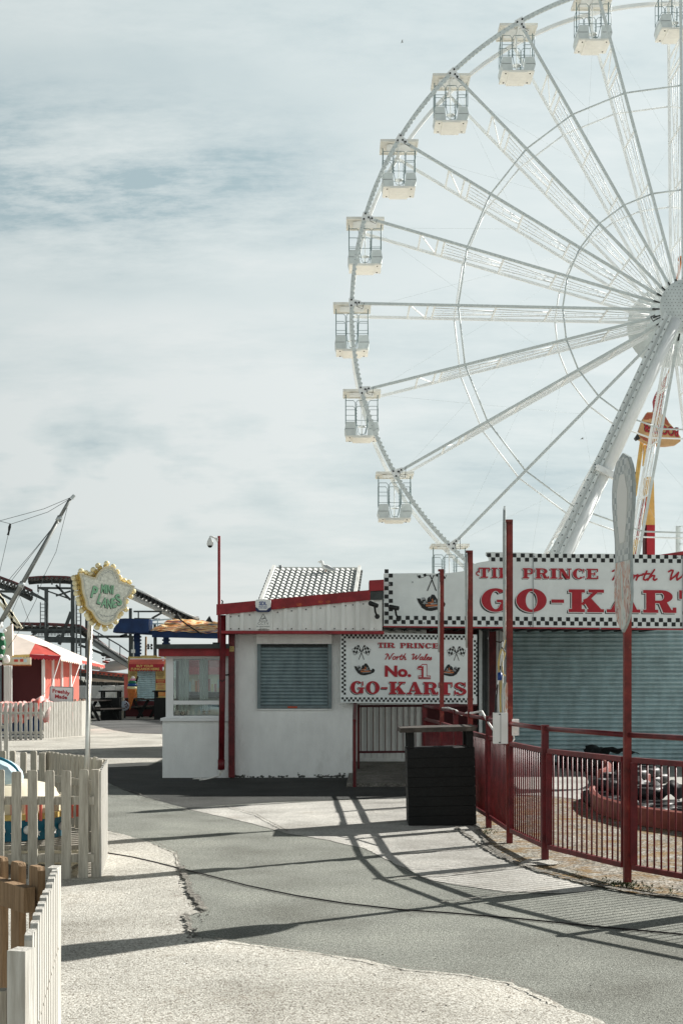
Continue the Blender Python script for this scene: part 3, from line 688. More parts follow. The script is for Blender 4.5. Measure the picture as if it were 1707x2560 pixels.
m_ = MB(); m_.box((X(433,YB)+.002,YB+.045,zf+.05),(X(562,YB)-.002,YB+.05,zt0-.03)); m_.box((u0+.02,YB+.17,zf+.08),(u0+.025,YBB-.21,zt0-.06))
m_.build('pane', M['glass'], wf)
m_ = MB(); m_.box((X(433,YB)+.002,YBB-.06,zf+.05),(X(562,YB)-.002,YBB-.055,zt0-.03)); m_.build('pane', M['glass'], wf)
def curtain(mb, x0, x1, y, z0, z1, folds, amp=.035):
    n = folds*6; vs = []
    for k in range(2):
        for i in range(n+1):
            t = i/n; vs.append((x0+(x1-x0)*t, y+amp*sin(2*pi*folds*t)+(.02*sin(7*t) if k else 0), z1 if k else z0))
    mb.add(vs, [(i,i+1,n+2+i,n+1+i) for i in range(n)], True)
m_ = MB(); curtain(m_, X(442,YB), X(468,YB), YB+.25, zf+.1, zt0-.02, 4); curtain(m_, X(494,YB), X(516,YB), YB+.3, zf+.1, zt0-.02, 4)
m_.build('curtain', M['curtain'], tb)
m_ = MB(); m_.box((X(440,YB),YB+.3,zf-.0),(X(560,YB),YB+.9,zf+.02)); m_.box((X(455,YB),YB+.35,Z(1750,YB)),(X(500,YB),YB+.5,Z(1738,YB))); m_.box((X(445,YB),YB+.35,zf+.02),(X(453,YB),YB+.45,Z(1722,YB)))
m_.build('counter', M['black'], tb)
m_ = MB(); m_.lathe(V((X(480,YB),YB+.45,Z(1790,YB))), [(.001,.19),(.06,.185),(.10,.14),(.14,.02),(.14,0)], 14); m_.box((X(520,YB),YB+.4,Z(1790,YB)),(X(545,YB),YB+.5,Z(1770,YB))); m_.build('desk_lamp', M['gull'], tb)
m_ = MB(); strip_px(m_, [(396,1622),(396,1641),(572,1640),(572,1621)], YB-.2, 2.4); m_.build('fascia_board', M['red'], tb)
m_ = MB(); strip_px(m_, [(390,1611),(390,1622.3),(572,1621.3),(572,1610)], YB-.3, 2.7); m_.build('roof', M['roofgrey'], tb)
m_ = MB(); m_.box((X(530,YB),YB+.1,Z(1610,YB)),(X(556,YB),YB+.3,Z(1606,YB))); m_.build('roof_ridge_piece', M['black'], tb)
# camera pole on the booth roof
cpole = thing('camera_pole', (X(547,22.9),22.9,Z(1608,22.9)), 'tall slim red pole carrying a dome camera above the ticket booth roof', 'pole')
m_ = MB(); m_.box((X(544.3,22.9),22.88,Z(1609,22.9)),(X(550.5,22.9),22.94,Z(1340,22.9))); m_.build('post', M['red'], cpole)
cc = thing('dome_camera', P(545,1350,22.9), 'white dome security camera hanging from the top of the red pole', 'camera')
m_ = MB(); m_.path([P(545,1353,22.9),P(540,1347,22.9),P(533,1343,22.9),P(526,1341,22.9),P(524,1344,22.9)],[.022,.018,.015,.014,.014],8); m_.box(P(543,1356,22.95),P(545,1345,22.85)); m_.build('arm', M['gull'], cc)
k = 22.9/F; c = P(525,1366,22.9)
m_ = MB(); m_.lathe(c, [(.001,22*k),(2*k,22*k),(4.5*k,18*k),(7*k,12*k),(8.2*k,6*k),(8*k,5*k),(7.2*k,3*k),(7*k,2*k)], 18); m_.build('housing', M['gull'], cc)
m_ = MB(); m_.ball(c+V((0,0,2.5*k)), 6.4*k, 14, 8, (1,1,.95)); m_.build('lens_dome', M['black'], cc)
m_ = MB(); m_.path([P(555,1512,YF),P(557,1504,YF),P(554,1500,YF)],.012,5); tag(m_.build('roof_bracket', M['black']), 'tiny dark bracket standing at the left end of the red barge board', 'bracket')

# small alarm box and camera notice on the cladding
ab = thing('alarm_box', P(658,1515,YF-.1), 'white and navy alarm bell box fixed to the red barge board', 'alarm box')
k = YF/F; ya = YF-.16
def pxpoly(pts, Y): return [P(x,y,Y) for x,y in pts]
m_ = MB(); m_.prism(pxpoly([(638,1502),(642,1499),(660,1498),(676,1500),(677,1502),(676,1519),(672,1526),(644,1526),(639,1519)], ya), (0,.09,0)); bx = m_.build('cover', M['gull'], ab)
m_ = MB(); m_.prism(pxpoly([(639,1518),(644,1521),(648,1526),(666,1526),(671,1521),(677,1518),(677,1526),(672,1530),(643,1530),(639,1526)], ya-.006), (0,.1,0)); m_.build('base', mat('navy_plastic',(.012,.02,.08),.4), ab)
M['navytext'] = mat('navy_text', (.02,.06,.25), .5); M['greytext'] = mat('grey_text', (.10,.11,.11), .6)
pl = Plane(P(657.5,1513,ya-.002), (1,0,0), (0,0,1))
m_ = MB(); text(m_, pl, 'SDL', 0, 0, 9*k, .002, 19*k, .03); text(m_, pl, 'FIRE & SECURITY', 0, -4.6*k, 2.6*k, .002, 21*k, .01); text(m_, pl, '01745 330667', 0, -8.6*k, 2.8*k, .002, 21*k, .01); m_.build('lettering', M['navytext'], ab)
m_ = MB(); strip_px(m_, [(640,1530.5),(640,1573),(677,1573),(677,1530.5)], YF-.052, .012)
cn = m_.build('camera_notice', M['clad']); tag(cn, 'grey notice with warning triangle and C.C.T.V wording below the alarm box', 'notice')
pl = Plane(P(658,1560,YF-.056), (1,0,0), (0,0,1)); m_ = MB()
for a, b in (((-10,7),(0,25)),((0,25),(10,7)),((10,7),(-10,7))): m_.bar(pl(a[0]*k,a[1]*k),pl(b[0]*k,b[1]*k),.0075,.002,(0,1,0))
m_.bar(pl(-5*k,12*k),pl(5*k,14*k),.01,.002,(0,1,0)); m_.bar(pl(-2*k,11*k),pl(3*k,16*k),.008,.0022,(0,1,0))
m_.build('triangle', M['greytext'], cn)
m_ = MB(); text(m_, pl, 'C.C.T.V', 0, -2*k, 6*k, 0, 27*k); text(m_, pl, 'in operation', 0, -8*k, 4*k, 0, 32*k); text(m_, pl, '24 hours', 0, -12.6*k, 2.6*k, 0, 18*k); m_.build('lettering', M['greytext'], cn)
def bullet(loc, label, d):
    o = thing('bullet_camera', loc, label, 'camera')
    m_ = MB(); L = V(loc); m_.tube(L, L+V(d)*.15, .034, 10, .038); m_.tube(L+V(d)*.15, L+V(d)*.165, .038, 10, .028); m_.build('housing', M['black'], o)
    m_ = MB(); m_.path([L+V(d)*.06, L+V(d)*.04+V((0,.02,-.1)), L+V((0,.05,-.16))], .016, 6); m_.tube(L+V((0,.03,-.16)), L+V((0,.07,-.16)), .04, 8); m_.build('bracket', M['black'], o)
bullet(P(943,1515,YF-.2), 'black bullet security camera fixed at the right end of the fluted gable cladding', (-.75,-.5,.25))
bullet(P(996,1521,21.65), 'black bullet security camera hanging on the lower left corner of the big sign', (-.9,-.3,.12))

# ------------------------------------------------------------------ the two kart signs
def flagpair(mbk, mbw, pl, x, y, s, cloth=True):
    for sg in (-1, 1):
        flat(mbk, pl, stroke([(x+sg*.18*s, y), (x-sg*.22*s, y+1.0*s)], .045*s, 4), .006+.001*(sg > 0))
        bx, by = x+sg*.12*s*0-sg*0, y
        # cloth, a leaning square of 3x3 checks that hangs from the outer upper end of the pole
        tx, ty = x+sg*.16*s, y+1.0*s; dx, dy = sg*.62*s, -.14*s; ex, ey = -sg*.0*s+sg*-.17*s, -.46*s
        def q(a, b, hh): 
            w = .03*s*sin(a*6); return pl(tx+dx*a+ex*b*-.4, ty+dy*a+ey*b+w, hh)
        mbw.add([q(0,0,.004),q(1,0,.004),q(1,1,.004),q(0,1,.004)] if sg > 0 else [q(0,1,.004),q(1,1,.004),q(1,0,.004),q(0,0,.004)], [(0,1,2,3)])
        for i in range(4):
            for j in range(3):
                if (i+j) % 2: continue
                c = [q(i/4,j/3,.0055),q((i+1)/4,j/3,.0055),q((i+1)/4,(j+1)/3,.0055),q(i/4,(j+1)/3,.0055)]
                mbk.add(c if sg < 0 else c[::-1], [(0,1,2,3)])
        # pole tip above cloth
M['kart_or'] = mat('kart_orange', (.50,.16,.06), .5); M['kart_gr'] = mat('kart_grey', (.30,.32,.33), .5)
def kart(sign, pl, x, y, s, flip=1):
    f = lambda pts: [(x+flip*px*s, y+py*s) for px, py in pts]
    m_ = MB(); flat(m_, pl, [f([(-.555,.185),(-.41,.18),(-.32,-.02),(-.37,-.15),(-.48,.0)]), f([(-.37,-.02),(.40,-.02),(.54,.0),(.54,-.15),(.37,-.24),(.04,-.32),(-.18,-.30),(-.37,-.18)]),
        f([(-.02,.02),(.0,.26),(.05,.35),(.15,.34),(.28,.15),(.35,-.02)]), f([(-.36,.0),(-.33,.22),(-.22,.20),(-.15,.0)]), f([(-.16,.0),(-.12,.20),(-.02,.28),(.0,.0)]), f([(.44,.06),(.54,.06),(.60,-.02),(.56,-.14),(.44,-.12)])], .005)
    m_.build('kart_picture', M['black'], sign)
    m_ = MB(); flat(m_, pl, [f([(-.20,-.06),(.34,-.06),(.36,-.12),(-.18,-.14)]), f([(-.12,.02),(.06,.06),(.05,.0),(-.1,-.02)]), f([(.04,.16),(.09,.18),(.12,.02),(.08,.0)])], .007); m_.build('kart_picture_orange', M['kart_or'], sign)
    m_ = MB(); flat(m_, pl, [f([(-.37,.21),(-.24,.23),(-.22,.14),(-.34,.12)]), f([(-.30,.05),(-.2,.10),(-.18,.0),(-.26,-.06)]), f([(.0,-.02),(.26,.02),(.24,-.04),(.02,-.06)]), f([(-.10,-.17),(.42,-.10),(.42,-.13),(-.1,-.20)]), f([(.13,.1),(.2,.14),(.22,.06),(.16,.03)])], .009); m_.build('kart_picture_grey', M['kart_gr'], sign)
# big sign
YG = 21.9; k = YG/F
gs = thing('kart_hall_sign', (X(1340,YG),YG,Z(1568,YG)), 'huge white GO-KARTS sign with chequered border across the front of the hall', 'sign')
m_ = MB()
outl = [(959,1565),(959,1434),(1040,1433),(1100,1434),(1120,1433),(1145,1430),(1164,1427),(1176,1416),(1190,1408),(1205,1405),(1222,1402),(1221,1394),(1214,1388),(1214,1381),(1222,1380),(1330,1382),(1345,1385),(1420,1383),(1430,1386),(1490,1384),(1590,1386),(1707,1389),(1880,1392),(1880,1573),(1707,1571)]
m_.prism(pxpoly(outl, YG), (0,.04,0)); m_.build('panel', M['sign_white'], gs)
pl = Plane(P(0,0,YG-.001), (1,0,.0), (0,0,1)); 
def SP(x, y): return ((x)*k, -y*k)
def sx(x): return x*k
sk = -.0088                                   # the boards hang a touch lower to the right
pls = Plane(P(959,1565,YG-.001), (1,0,sk), (0,0,1))
def a_(x): return (x-959)*k
def b_(y): return (1565-y)*k
m_ = MB(); s = 10.55
n = int((1940-1000)/s)
for i in range(0, 87):
    for j in (0, 1):
        if (i+j) % 2: continue
        x = 961+i*s; y = 1560-j*s
        m_.add([pls(a_(x),b_(y),.003),pls(a_(x+s*.96),b_(y),.003),pls(a_(x+s*.96),b_(y-s*.96),.003),pls(a_(x),b_(y-s*.96),.003)],[(0,1,2,3)])
for i in range(0, 11):
    for j in (0, 1):
        if (i+j) % 2: continue
        x = 961+j*s; y = 1560-(i+2)*s
        m_.add([pls(a_(x),b_(y),.003),pls(a_(x+s*.96),b_(y),.003),pls(a_(x+s*.96),b_(y-s*.96),.003),pls(a_(x),b_(y-s*.96),.003)],[(0,1,2,3)])
plt = Plane(P(1217,1382,YG-.001), (1,0,-.0095), (0,0,1))
for i in range(0, 62):
    for j in (0, 1):
        if (i+j) % 2: continue
        x = i*s; y = j*s
        m_.add([plt(x*k,-(y+s*.96)*k-.004,.003),plt((x+s*.96)*k,-(y+s*.96)*k-.004,.003),plt((x+s*.96)*k,-y*k-.006,.003),plt(x*k,-y*k-.006,.003)],[(0,1,2,3)])
m_.build('chequered_border', M['black'], gs)
mb_, mw_, mr_ = MB(), MB(), MB()
words = [('TIR',1193,1238,1461,1450-.4+.0,26.0),('PRINCE',1305,1495,1446,0,25.5)]
# big word: G O - K A R T S at their own places
for ch, x0, x1 in [('G',1203,1277),('O',1290,1366),('-',1376,1411),('K',1421,1509),('A',1516,1600),('R',1607,1691),('T',1697,1779),('S',1790,1860)]:
    hgt = 57 if ch != '-' else 57; base = 1526.5-((1526.5-1529.5)*0)
    for mb, dx, dy, e, h in ((mb_,-4.2,-3.6,0,.003),(mw_,0,0,.022,.007),(mr_,0,0,0,.011)):
        gl_, gw = glyph(ch, e*(2 if ch == '-' else 1)*(1 if ch != '-' else .6)); W_ = (x1-x0)
        flat(mb, pls, [[(a_(x0+dx)+px/gw*W_*k, b_(base)+dy*k+py*hgt*k) for px, py in q] for q in gl_], h)
def small(word, xs, yb, hgt, shadow=(-2.6,-2.2)):
    for ch, x0, x1 in xs:
        for mb, dx, dy, e, h in ((mb_,shadow[0],shadow[1],0,.003),(mw_,0,0,.035,.007),(mr_,0,0,0,.011)):
            gl_, gw = glyph(ch, e)
            flat(mb, pls, [[(a_(x0+dx)+px/gw*(x1-x0)*k, b_(yb)+dy*k+py*hgt*k) for px, py in q] for q in gl_], h)
small('TIR', [('T',1196,1224),('I',1228,1243),('R',1246,1279)], 1443, 26)
small('PRINCE', [('P',1306,1336),('R',1338,1372),('I',1375,1393),('N',1395,1428),('C',1431,1461),('E',1465,1495)], 1443.5, 26)
for (cx0, cy0) in ((1195,1432),):           # the curl on the first T
    flat(mr_, pls, [[(a_(x), b_(y)) for x, y in q] for q in arc(cx0, cy0, (6,6), (3,3), 60, 330, 12)], .0115)
mb_.build('lettering_shadow', M['black'], gs); mw_.build('lettering_outline', M['sign_white'], gs)
script_word(mr_, pls, 'North Wales', a_(1530), b_(1445), 245*k, 27*k, .012, .16)
mr_.build('lettering', M['sign_red'], gs)
m1, m2 = MB(), MB()
flat(m1, pls, stroke([(a_(1068),b_(1476)),(a_(1084),b_(1437))],2.4*k,4)+stroke([(a_(1090),b_(1476)),(a_(1075),b_(1437))],2.4*k,4), .006)
for (x, y) in ((1048,1441),(1062,1437),(1093,1437),(1109,1443)):
    flat(m1, pls, [[(a_(x+5*cos(t)),b_(y+4.6*sin(t))) for t in (.3,1.9,3.4,5.0)]], .006)
flat(m1, pls, stroke([(a_(1042),b_(1436)),(a_(1048),b_(1445)),(a_(1060),b_(1442)),(a_(1068),b_(1437)),(a_(1075),b_(1440))],.9*k,4)+stroke([(a_(1084),b_(1440)),(a_(1092),b_(1436)),(a_(1104),b_(1443)),(a_(1112),b_(1446)),(a_(1116),b_(1436))],.9*k,4), .0075)
m1.build('crossed_flags', M['black'], gs)
kart(gs, pls, a_(1076), b_(1507), 62*k)
m_ = MB()                                   # panel joints, bolts
for x in (1332, 1705): m_.bar(pls(a_(x),b_(1383 if x > 1400 else 1380),.0125), pls(a_(x),b_(1565),.0125), .012, .002, (0,1,0))
for x, y in ((1031,1455),(973,1461),(1060,1557),(1335,1388),(1693,1387),(1591,1564),(1216,1562),(1240,1560),(1325,1562),(1500,1567)):
    m_.tube(pls(a_(x),b_(y),0), pls(a_(x),b_(y),.014), .012, 7)
m_.build('joint_and_bolts', M['kart_gr'], gs)
m_ = MB(); strip_px(m_, [(958,1565.6),(958,1568),(1880,1577),(1880,1573.6)], YG-.01, .05); m_.build('bottom_edge', M['sign_red'], gs)

# lower sign
YL = 22.1; k = YL/F
ls = thing('kart_office_sign', (X(1022,YL),YL,Z(1757,YL)), 'white No. 1 GO-KARTS board with crossed flags between hatch and posts', 'sign')
m_ = MB(); m_.prism(pxpoly([(851,1581),(851,1757),(1192,1761),(1192,1587)], YL), (0,.035,0)); m_.build('panel', M['sign_white'], ls)
pls = Plane(P(851,1757,YL-.001), (1,0,-.012), (0,0,1))
def a_(x): return (x-851)*k
def b_(y): return (1757-y)*k
def lx(x): return x/4.238+840      # from the enlarged view of this board
def ly(y): return y/4.238+1570
m_ = MB(); s = 22.9/4.238
n = 61
for i in range(n):
    for j in (0, 1):
        if (i+j) % 2: continue
        for (yy, sg) in ((ly(66)-0, 1), (ly(733)+0, 1)):
            x = lx(58)+i*s; y = yy+(j+1)*s-(.012*(x-851)*.5 if yy > 1700 else -.008*(x-851)*0)
            if yy > 1700: y = ly(735)+(j+1)*s-.004*(x-851)
            m_.add([pls(a_(x),b_(y),.003),pls(a_(x+s),b_(y),.003),pls(a_(x+s),b_(y-s),.003),pls(a_(x),b_(y-s),.003)],[(0,1,2,3)])
for i in range(26):
    for j in (0, 1):
        if (i+j) % 2: continue
        for x0 in (lx(58), lx(1458)):
            x = x0+j*s; y = ly(113)+(i+1)*s
            m_.add([pls(a_(x),b_(y),.0045),pls(a_(x+s),b_(y),.0045),pls(a_(x+s),b_(y-s),.0045),pls(a_(x),b_(y-s),.0045)],[(0,1,2,3)])
m_.build('chequered_border', M['black'], ls)
mb_, mw_, mr_ = MB(), MB(), MB()
def row(xs, yb, hgt, sh, e):
    for ch, x0, x1 in xs:
        x0 = lx(x0); x1 = lx(x1)
        for mb, dx, dy, ee, h in ((mb_,sh[0],sh[1],0,.003),(mw_,0,0,e,.006),(mr_,0,0,0,.009)):
            gl_, gw = glyph(ch, ee*(.7 if ch == '-' else 1))
            flat(mb, pls, [[(a_(x0+dx)+px/gw*(x1-x0)*k, b_(ly(yb))+dy*k+py*hgt*k/4.238) for px, py in q] for q in gl_], h)
row([('T',445,500),('I',505,535),('R',540,625),('P',680,740),('R',745,820),('I',825,862),('N',868,938),('C',944,1010),('E',1018,1092)], 205, 54, (-1.1,-1.2), .03)
row([('G',152,300),('O',315,462),('-',474,548),('K',562,735),('A',748,915),('R',922,1084),('T',1090,1232),('S',1248,1382)], 697, 134, (-1.9,-2.4), .02)
script_word(mr_, pls, 'North Wales', a_(lx(520)), b_(ly(330)), 490*k/4.238, 66*k/4.238, .010, .15)
text(mr_, pls, 'No.', a_(lx(655)), b_(ly(506)), 112*k/4.238, .010, 280*k/4.238, .045)
gl_, gw = glyph('1', 0)
for mb, e, h in ((mr_,.05,.0095),(mw_,0,.0125)):
    g2_, _ = glyph('1', e); flat(mb, pls, [[(a_(lx(866))+px*130*k/4.238, b_(ly(524))+py*142*k/4.238) for px, py in q] for q in g2_], h)
flat(mr_, pls, [[(a_(lx(x)),b_(ly(y))) for x, y in ((905,400),(925,395),(925,515),(905,515))],[(a_(lx(x)),b_(ly(y))) for x, y in ((866,400),(905,385),(905,415),(866,420))],[(a_(lx(x)),b_(ly(y))) for x, y in ((870,512),(990,512),(990,522),(870,522))]], .0155)
mb_.build('lettering_shadow', M['black'], ls); mw_.build('lettering_outline', M['sign_white'], ls); mr_.build('lettering', M['sign_red'], ls)
for cx0 in (268, 1274):
    m1, m2 = MB(), MB()
    for sg in (-1, 1):
        flat(m1, pls, stroke([(a_(lx(cx0-sg*27)),b_(ly(332))),(a_(lx(cx0+sg*28)),b_(ly(182)))],1.5*k,4), .005+.001*sg)
        for i in range(4):
            for j in range(3):
                def q(u, v): 
                    x = cx0+sg*(26+u*72)+-sg*0-sg*v*22*0-sg*v*24; y = 182+u*34+v*62-10*sin(u*5)
                    return pls(a_(lx(x)), b_(ly(y)), .0075)
                c = [q(i/4,j/3),q((i+1)/4,j/3),q((i+1)/4,(j+1)/3),q(i/4,(j+1)/3)]
                if (i+j) % 2 == 0: m1.add(c[::-1] if sg > 0 else c, [(0,1,2,3)])
        m1.bar(q(1,0),q(1,1),.004,.003,(0,1,0)); m1.bar(q(0,0),q(1,0),.004,.003,(0,1,0)); m1.bar(q(0,1),q(1,1),.004,.003,(0,1,0))
    m1.build('crossed_flags', M['black'], ls)
kart(ls, pls, a_(lx(296)), b_(ly(440)), 190*k/4.238); kart(ls, pls, a_(lx(1210)), b_(ly(440)), 190*k/4.238, -1)

# ------------------------------------------------------------------ red guard rail
posts = [(1.24,21.3,0),(1.36,19.3,1),(1.42,17.7,0),(1.465,16.2,1),(1.54,14.9,0),(1.60,13.55,1),(1.75,12.24,0),(2.197,10.94,1),(2.82,9.78,0),(3.6,8.7,0)]
PT = {1: 3.02, 3: 3.0, 5: 3.06, 7: 3.1, 9: 3.1}
fe = thing('guard_rail', (1.75,12.24,0), 'dark red metal guard rail of barred panels curving round the gravel', 'fence')
def sqpost(mb, x, y, w, z0, z1, d): mb.obox((x,y,(z0+z1)/2), V((w/2,0,0)), V((0,w/2,0)), V((0,0,(z1-z0)/2)))
for i, (x, y, tall) in enumerate(posts):
    m_ = MB(); w = .058 if not tall else .056
    sqpost(m_, x, y, w, 0, 1.17 if not tall else PT[i], None)
    if not tall: m_.obox((x,y,1.173),(w/2+.004,0,0),(0,w/2+.004,0),(0,0,.004))
    else: m_.obox((x-.012,y-.01,PT[i]+.012),(w/2+.01,0,0),(0,w/2+.012,0),(0,0,.014))
    po = m_.build('post', M['rust_red'] if tall else M['post_red'], fe)
for i in range(len(posts)-1):
    a = V((posts[i][0],posts[i][1],0)); b = V((posts[i+1][0],posts[i+1][1],0)); d = (b-a).normalized(); L = (b-a).length
    m_ = MB(); m_.tube(a+d*.03+V((0,0,1.145)), b-d*.03+V((0,0,1.145)), .021, 8); m_.build('top_rail', M['post_red'], fe)
    m_ = MB(); z0, z1 = .135, .955
    p, q = a+d*.075, b-d*.06
    m_.bar(p+V((0,0,z1)), q+V((0,0,z1)), .04, .04); m_.bar(p+V((0,0,z0)), q+V((0,0,z0)), .04, .04)
    m_.bar(p+V((0,0,z0+.021)), p+V((0,0,z1-.021)), .05); m_.bar(q+V((0,0,z0+.021)), q+V((0,0,z1-.021)), .035)
    n = int((L-.16)/.077)
    for j in range(1, n): c = p.lerp(q, j/n); m_.tube(c+V((0,0,z0+.02)), c+V((0,0,z1-.02)), .0075, 6)
    for zz in (.22,.87):
        m_.bar(a+d*.028+V((0,0,zz)), p+V((0,0,zz)), .02); m_.bar(q+V((0,0,zz)), b-d*.028+V((0,0,zz)), .02)
    m_.build('barred_panel', M['post_red'], fe)
# far return of the rail towards the ramp
m_ = MB(); a = V((1.24,21.3,0)); b = V((1.24+.9,22.6,0))
for zz in (1.145,.8,.14): m_.bar(a+V((0,0,zz)), b+V((0,0,zz)), .045)
for j in range(1,9): c = a.lerp(b,j/9); m_.bar(c+V((0,0,.16)), c+V((0,0,.78)), .02)
m_.build('return_panel', M['maroon'], fe)
m_ = MB()
m_.path([V((posts[1][0],19.3,1.16)),V((1.40,18.6,1.18)),V((1.42,17.7,1.17)),V((1.44,17,1.13)),V((1.455,16.5,1.17)),V((1.465,16.0,1.18)),V((1.5,15.2,1.22)),V((1.53,14.9,1.12)),V((1.57,14.2,.98))], .012, 6)
tag(m_.build('rail_cable', M['gull']), 'loose white cable draped along the top of the red guard rail', 'cable')

# shaped display boards set edge-on against the tall posts
M['boardtop'] = bpy.data.materials.new('faded_chequered_board')
def board_mat(m, lower):
    m.use_nodes = True; t = m.node_tree; b = t.nodes['Principled BSDF']; b.inputs['Roughness'].default_value = .35
    tcn = t.nodes.new('ShaderNodeTexCoord'); mp = t.nodes.new('ShaderNodeMapping'); t.links.new(tcn.outputs['Object'], mp.inputs[0])
    if not lower:
        ch = t.nodes.new('ShaderNodeTexChecker'); ch.inputs['Scale'].default_value = 22; t.links.new(mp.outputs[0], ch.inputs[0])
        ch.inputs[1].default_value = (.58,.61,.60,1); ch.inputs[2].default_value = (.28,.32,.33,1)
        no = t.nodes.new('ShaderNodeTexNoise'); no.inputs['Scale'].default_value = 5; t.links.new(mp.outputs[0], no.inputs['Vector'])
        mx = t.nodes.new('ShaderNodeMix'); mx.data_type = 'RGBA'; mr = t.nodes.new('ShaderNodeMapRange'); mr.inputs[1].default_value = .42; mr.inputs[2].default_value = .62
        t.links.new(no.outputs['Fac'], mr.inputs[0]); t.links.new(mr.outputs[0], mx.inputs[0]); t.links.new(ch.outputs[0], mx.inputs[6]); mx.inputs[7].default_value = (.52,.54,.52,1)
        t.links.new(mx.outputs[2], b.inputs['Base Color'])
    else:
        no = t.nodes.new('ShaderNodeTexNoise'); no.inputs['Scale'].default_value = 7; no.inputs['Detail'].default_value = 5; no.inputs['Distortion'].default_value = 1.4
        mp.inputs['Scale'].default_value = (1.6,1.6,.6); t.links.new(mp.outputs[0], no.inputs['Vector'])
        cr = t.nodes.new('ShaderNodeValToRGB'); e = cr.color_ramp.elements
        st = [(.30,(.05,.16,.11)),(.38,(.55,.58,.55)),(.46,(.62,.62,.58)),(.52,(.50,.18,.09)),(.57,(.62,.60,.55)),(.64,(.30,.07,.05)),(.72,(.60,.60,.58))]
        while len(e) < len(st): e.new(.5)
        for el, (p_, c) in zip(e, st): el.position = p_; el.color = (*c, 1)
        t.links.new(no.outputs['Fac'], cr.inputs[0]); t.links.new(cr.outputs[0], b.inputs['Base Color'])
board_mat(M['boardtop'], False)
M['boardlow'] = bpy.data.materials.new('painted_board_picture'); board_mat(M['boardlow'], True)
M['boardrim'] = mat('board_rim', (.36,.40,.40), .4, var=.15, vscale=12)
def board(loc, ang, h, w, label):
    o = thing('shaped_board', loc, label, 'board', 'shaped boards on the tall red posts'); L = V(loc)
    u = V((cos(ang), sin(ang), 0)); nn_ = V((-sin(ang), cos(ang), 0))
    # outline: rounded head, long waist, pointed painted foot
    def hw(t):                              # half width at height fraction t (0 foot .. 1 head)
        pts = [(0,.0),(.02,.10),(.06,.24),(.11,.34),(.20,.40),(.30,.385),(.42,.36),(.52,.37),(.62,.44),(.72,.50),(.82,.50),(.90,.44),(.96,.30),(.99,.14),(1,.0)]
        for i in range(len(pts)-1):
            if pts[i][0] <= t <= pts[i+1][0]: f = (t-pts[i][0])/(pts[i+1][0]-pts[i][0]); return (pts[i][1]*(1-f)+pts[i+1][1]*f)*w
        return 0
    def outline(t0, t1, shr=0, n=26):
        ts = [t0+(t1-t0)*i/n for i in range(n+1)]
        r = [L+u*max(0, hw(t)-shr)+V((0,0,h*t)) for t in ts]; l = [L-u*max(0, hw(t)-shr)+V((0,0,h*t)) for t in reversed(ts)]
        return [p_ for i, p_ in enumerate(r+l) if i == 0 or (p_-(r+l)[i-1]).length > 1e-4]
    m_ = MB(); m_.prism([p_-nn_*.009 for p_ in outline(.0,1.0)][:-1], nn_*.018); m_.build('rim', M['boardrim'], o)
    m_ = MB(); m_.prism([p_-nn_*.012 for p_ in outline(.40,.975,.03)], nn_*.024); m_.build('chequered_face', M['boardtop'], o)
    m_ = MB(); m_.prism([p_-nn_*.012 for p_ in outline(.02,.395,.012)], nn_*.024); m_.build('painted_foot', M['boardlow'], o)
    m_ = MB(); m_.prism([L+u*a-nn_*.016+V((0,0,h*b)) for a, b in ((-.10*w,.50),(.10*w,.50),(.20*w,.62),(.24*w,.78),(.10*w,.88),(-.10*w,.88),(-.24*w,.78),(-.20*w,.62))], nn_*.032); m_.build('pale_emblem', M['gull'], o)
    return o
def post_board(i, ang, w, z0, z1, label, dx=-.035, dy=-.0):
    x, y, _ = posts[i]; return board((x+dx, y+dy, z0), ang, z1-z0, w, label)
b7 = board((2.15, 10.84, 1.93), radians(97.7), 1.37, .50, 'broad shaped board with chequered head and orange painted foot on the nearest tall post')
post_board(5, radians(82.5), .40, 1.92, 3.22, 'shaped board seen exactly edge-on, on the tall post by the white electrical box', -.048)
post_board(3, radians(84.2), .40, 1.92, 3.02, 'shaped board seen edge-on against the middle tall post left of the big G', -.042)
post_board(1, radians(85.4), .40, 1.92, 3.0, 'shaped board seen edge-on against the farthest of the tall red posts', -.04)
#board((3.56,8.68,1.93), radians(-70), 1.37, .42, 'shaped board on the tall post outside the right edge of the photo')['label'] = 'shaped board at the far right end of the red guard rail'

# electrical boxes and hanging wires at the tall post
eb = thing('electrical_box', (1.50,13.50,1.06), 'tall pale grey electrical box strapped in front of the rail under hanging wires', 'box')
Y5 = 13.46
m_ = MB(); m_.box((X(1232,Y5),Y5-.09,Z(1859,Y5)),(X(1266.5,Y5),Y5+.02,Z(1782,Y5))); bx = m_.build('case', M['gull'], eb)
m_ = MB(); m_.box((X(1248,Y5),Y5-.092,Z(1857,Y5)),(X(1249,Y5),Y5-.0901,Z(1784,Y5)))
for xx, yy in ((1246,1786),(1246,1856)): m_.box((X(xx-2,Y5),Y5-.094,Z(yy+1.5,Y5)),(X(xx+2,Y5),Y5-.0905,Z(yy-1.5,Y5)))
m_.build('hinge', M['greytext'], eb)
sb = thing('socket_box', (X(1290,Y5+.1),Y5+.1,Z(1838,Y5)), 'small white twin socket box behind the rail, right of the tall post', 'box')
m_ = MB(); m_.box((X(1281,Y5),Y5+.05,Z(1840,Y5)),(X(1299,Y5),Y5+.11,Z(1799,Y5))); m_.build('case', M['gull'], sb)
m_ = MB(); c = [P(1288,1818,Y5+.05), P(1288,1830,Y5+.05)]
for q in c: m_.tube(q, q+V((0,-.012,0)), .014, 10)
m_.path([P(1284,1840,Y5+.06),P(1285,1848,Y5+.05),P(1281,1856,Y5+.05)],.006,5); m_.build('socket', M['beige'], sb)
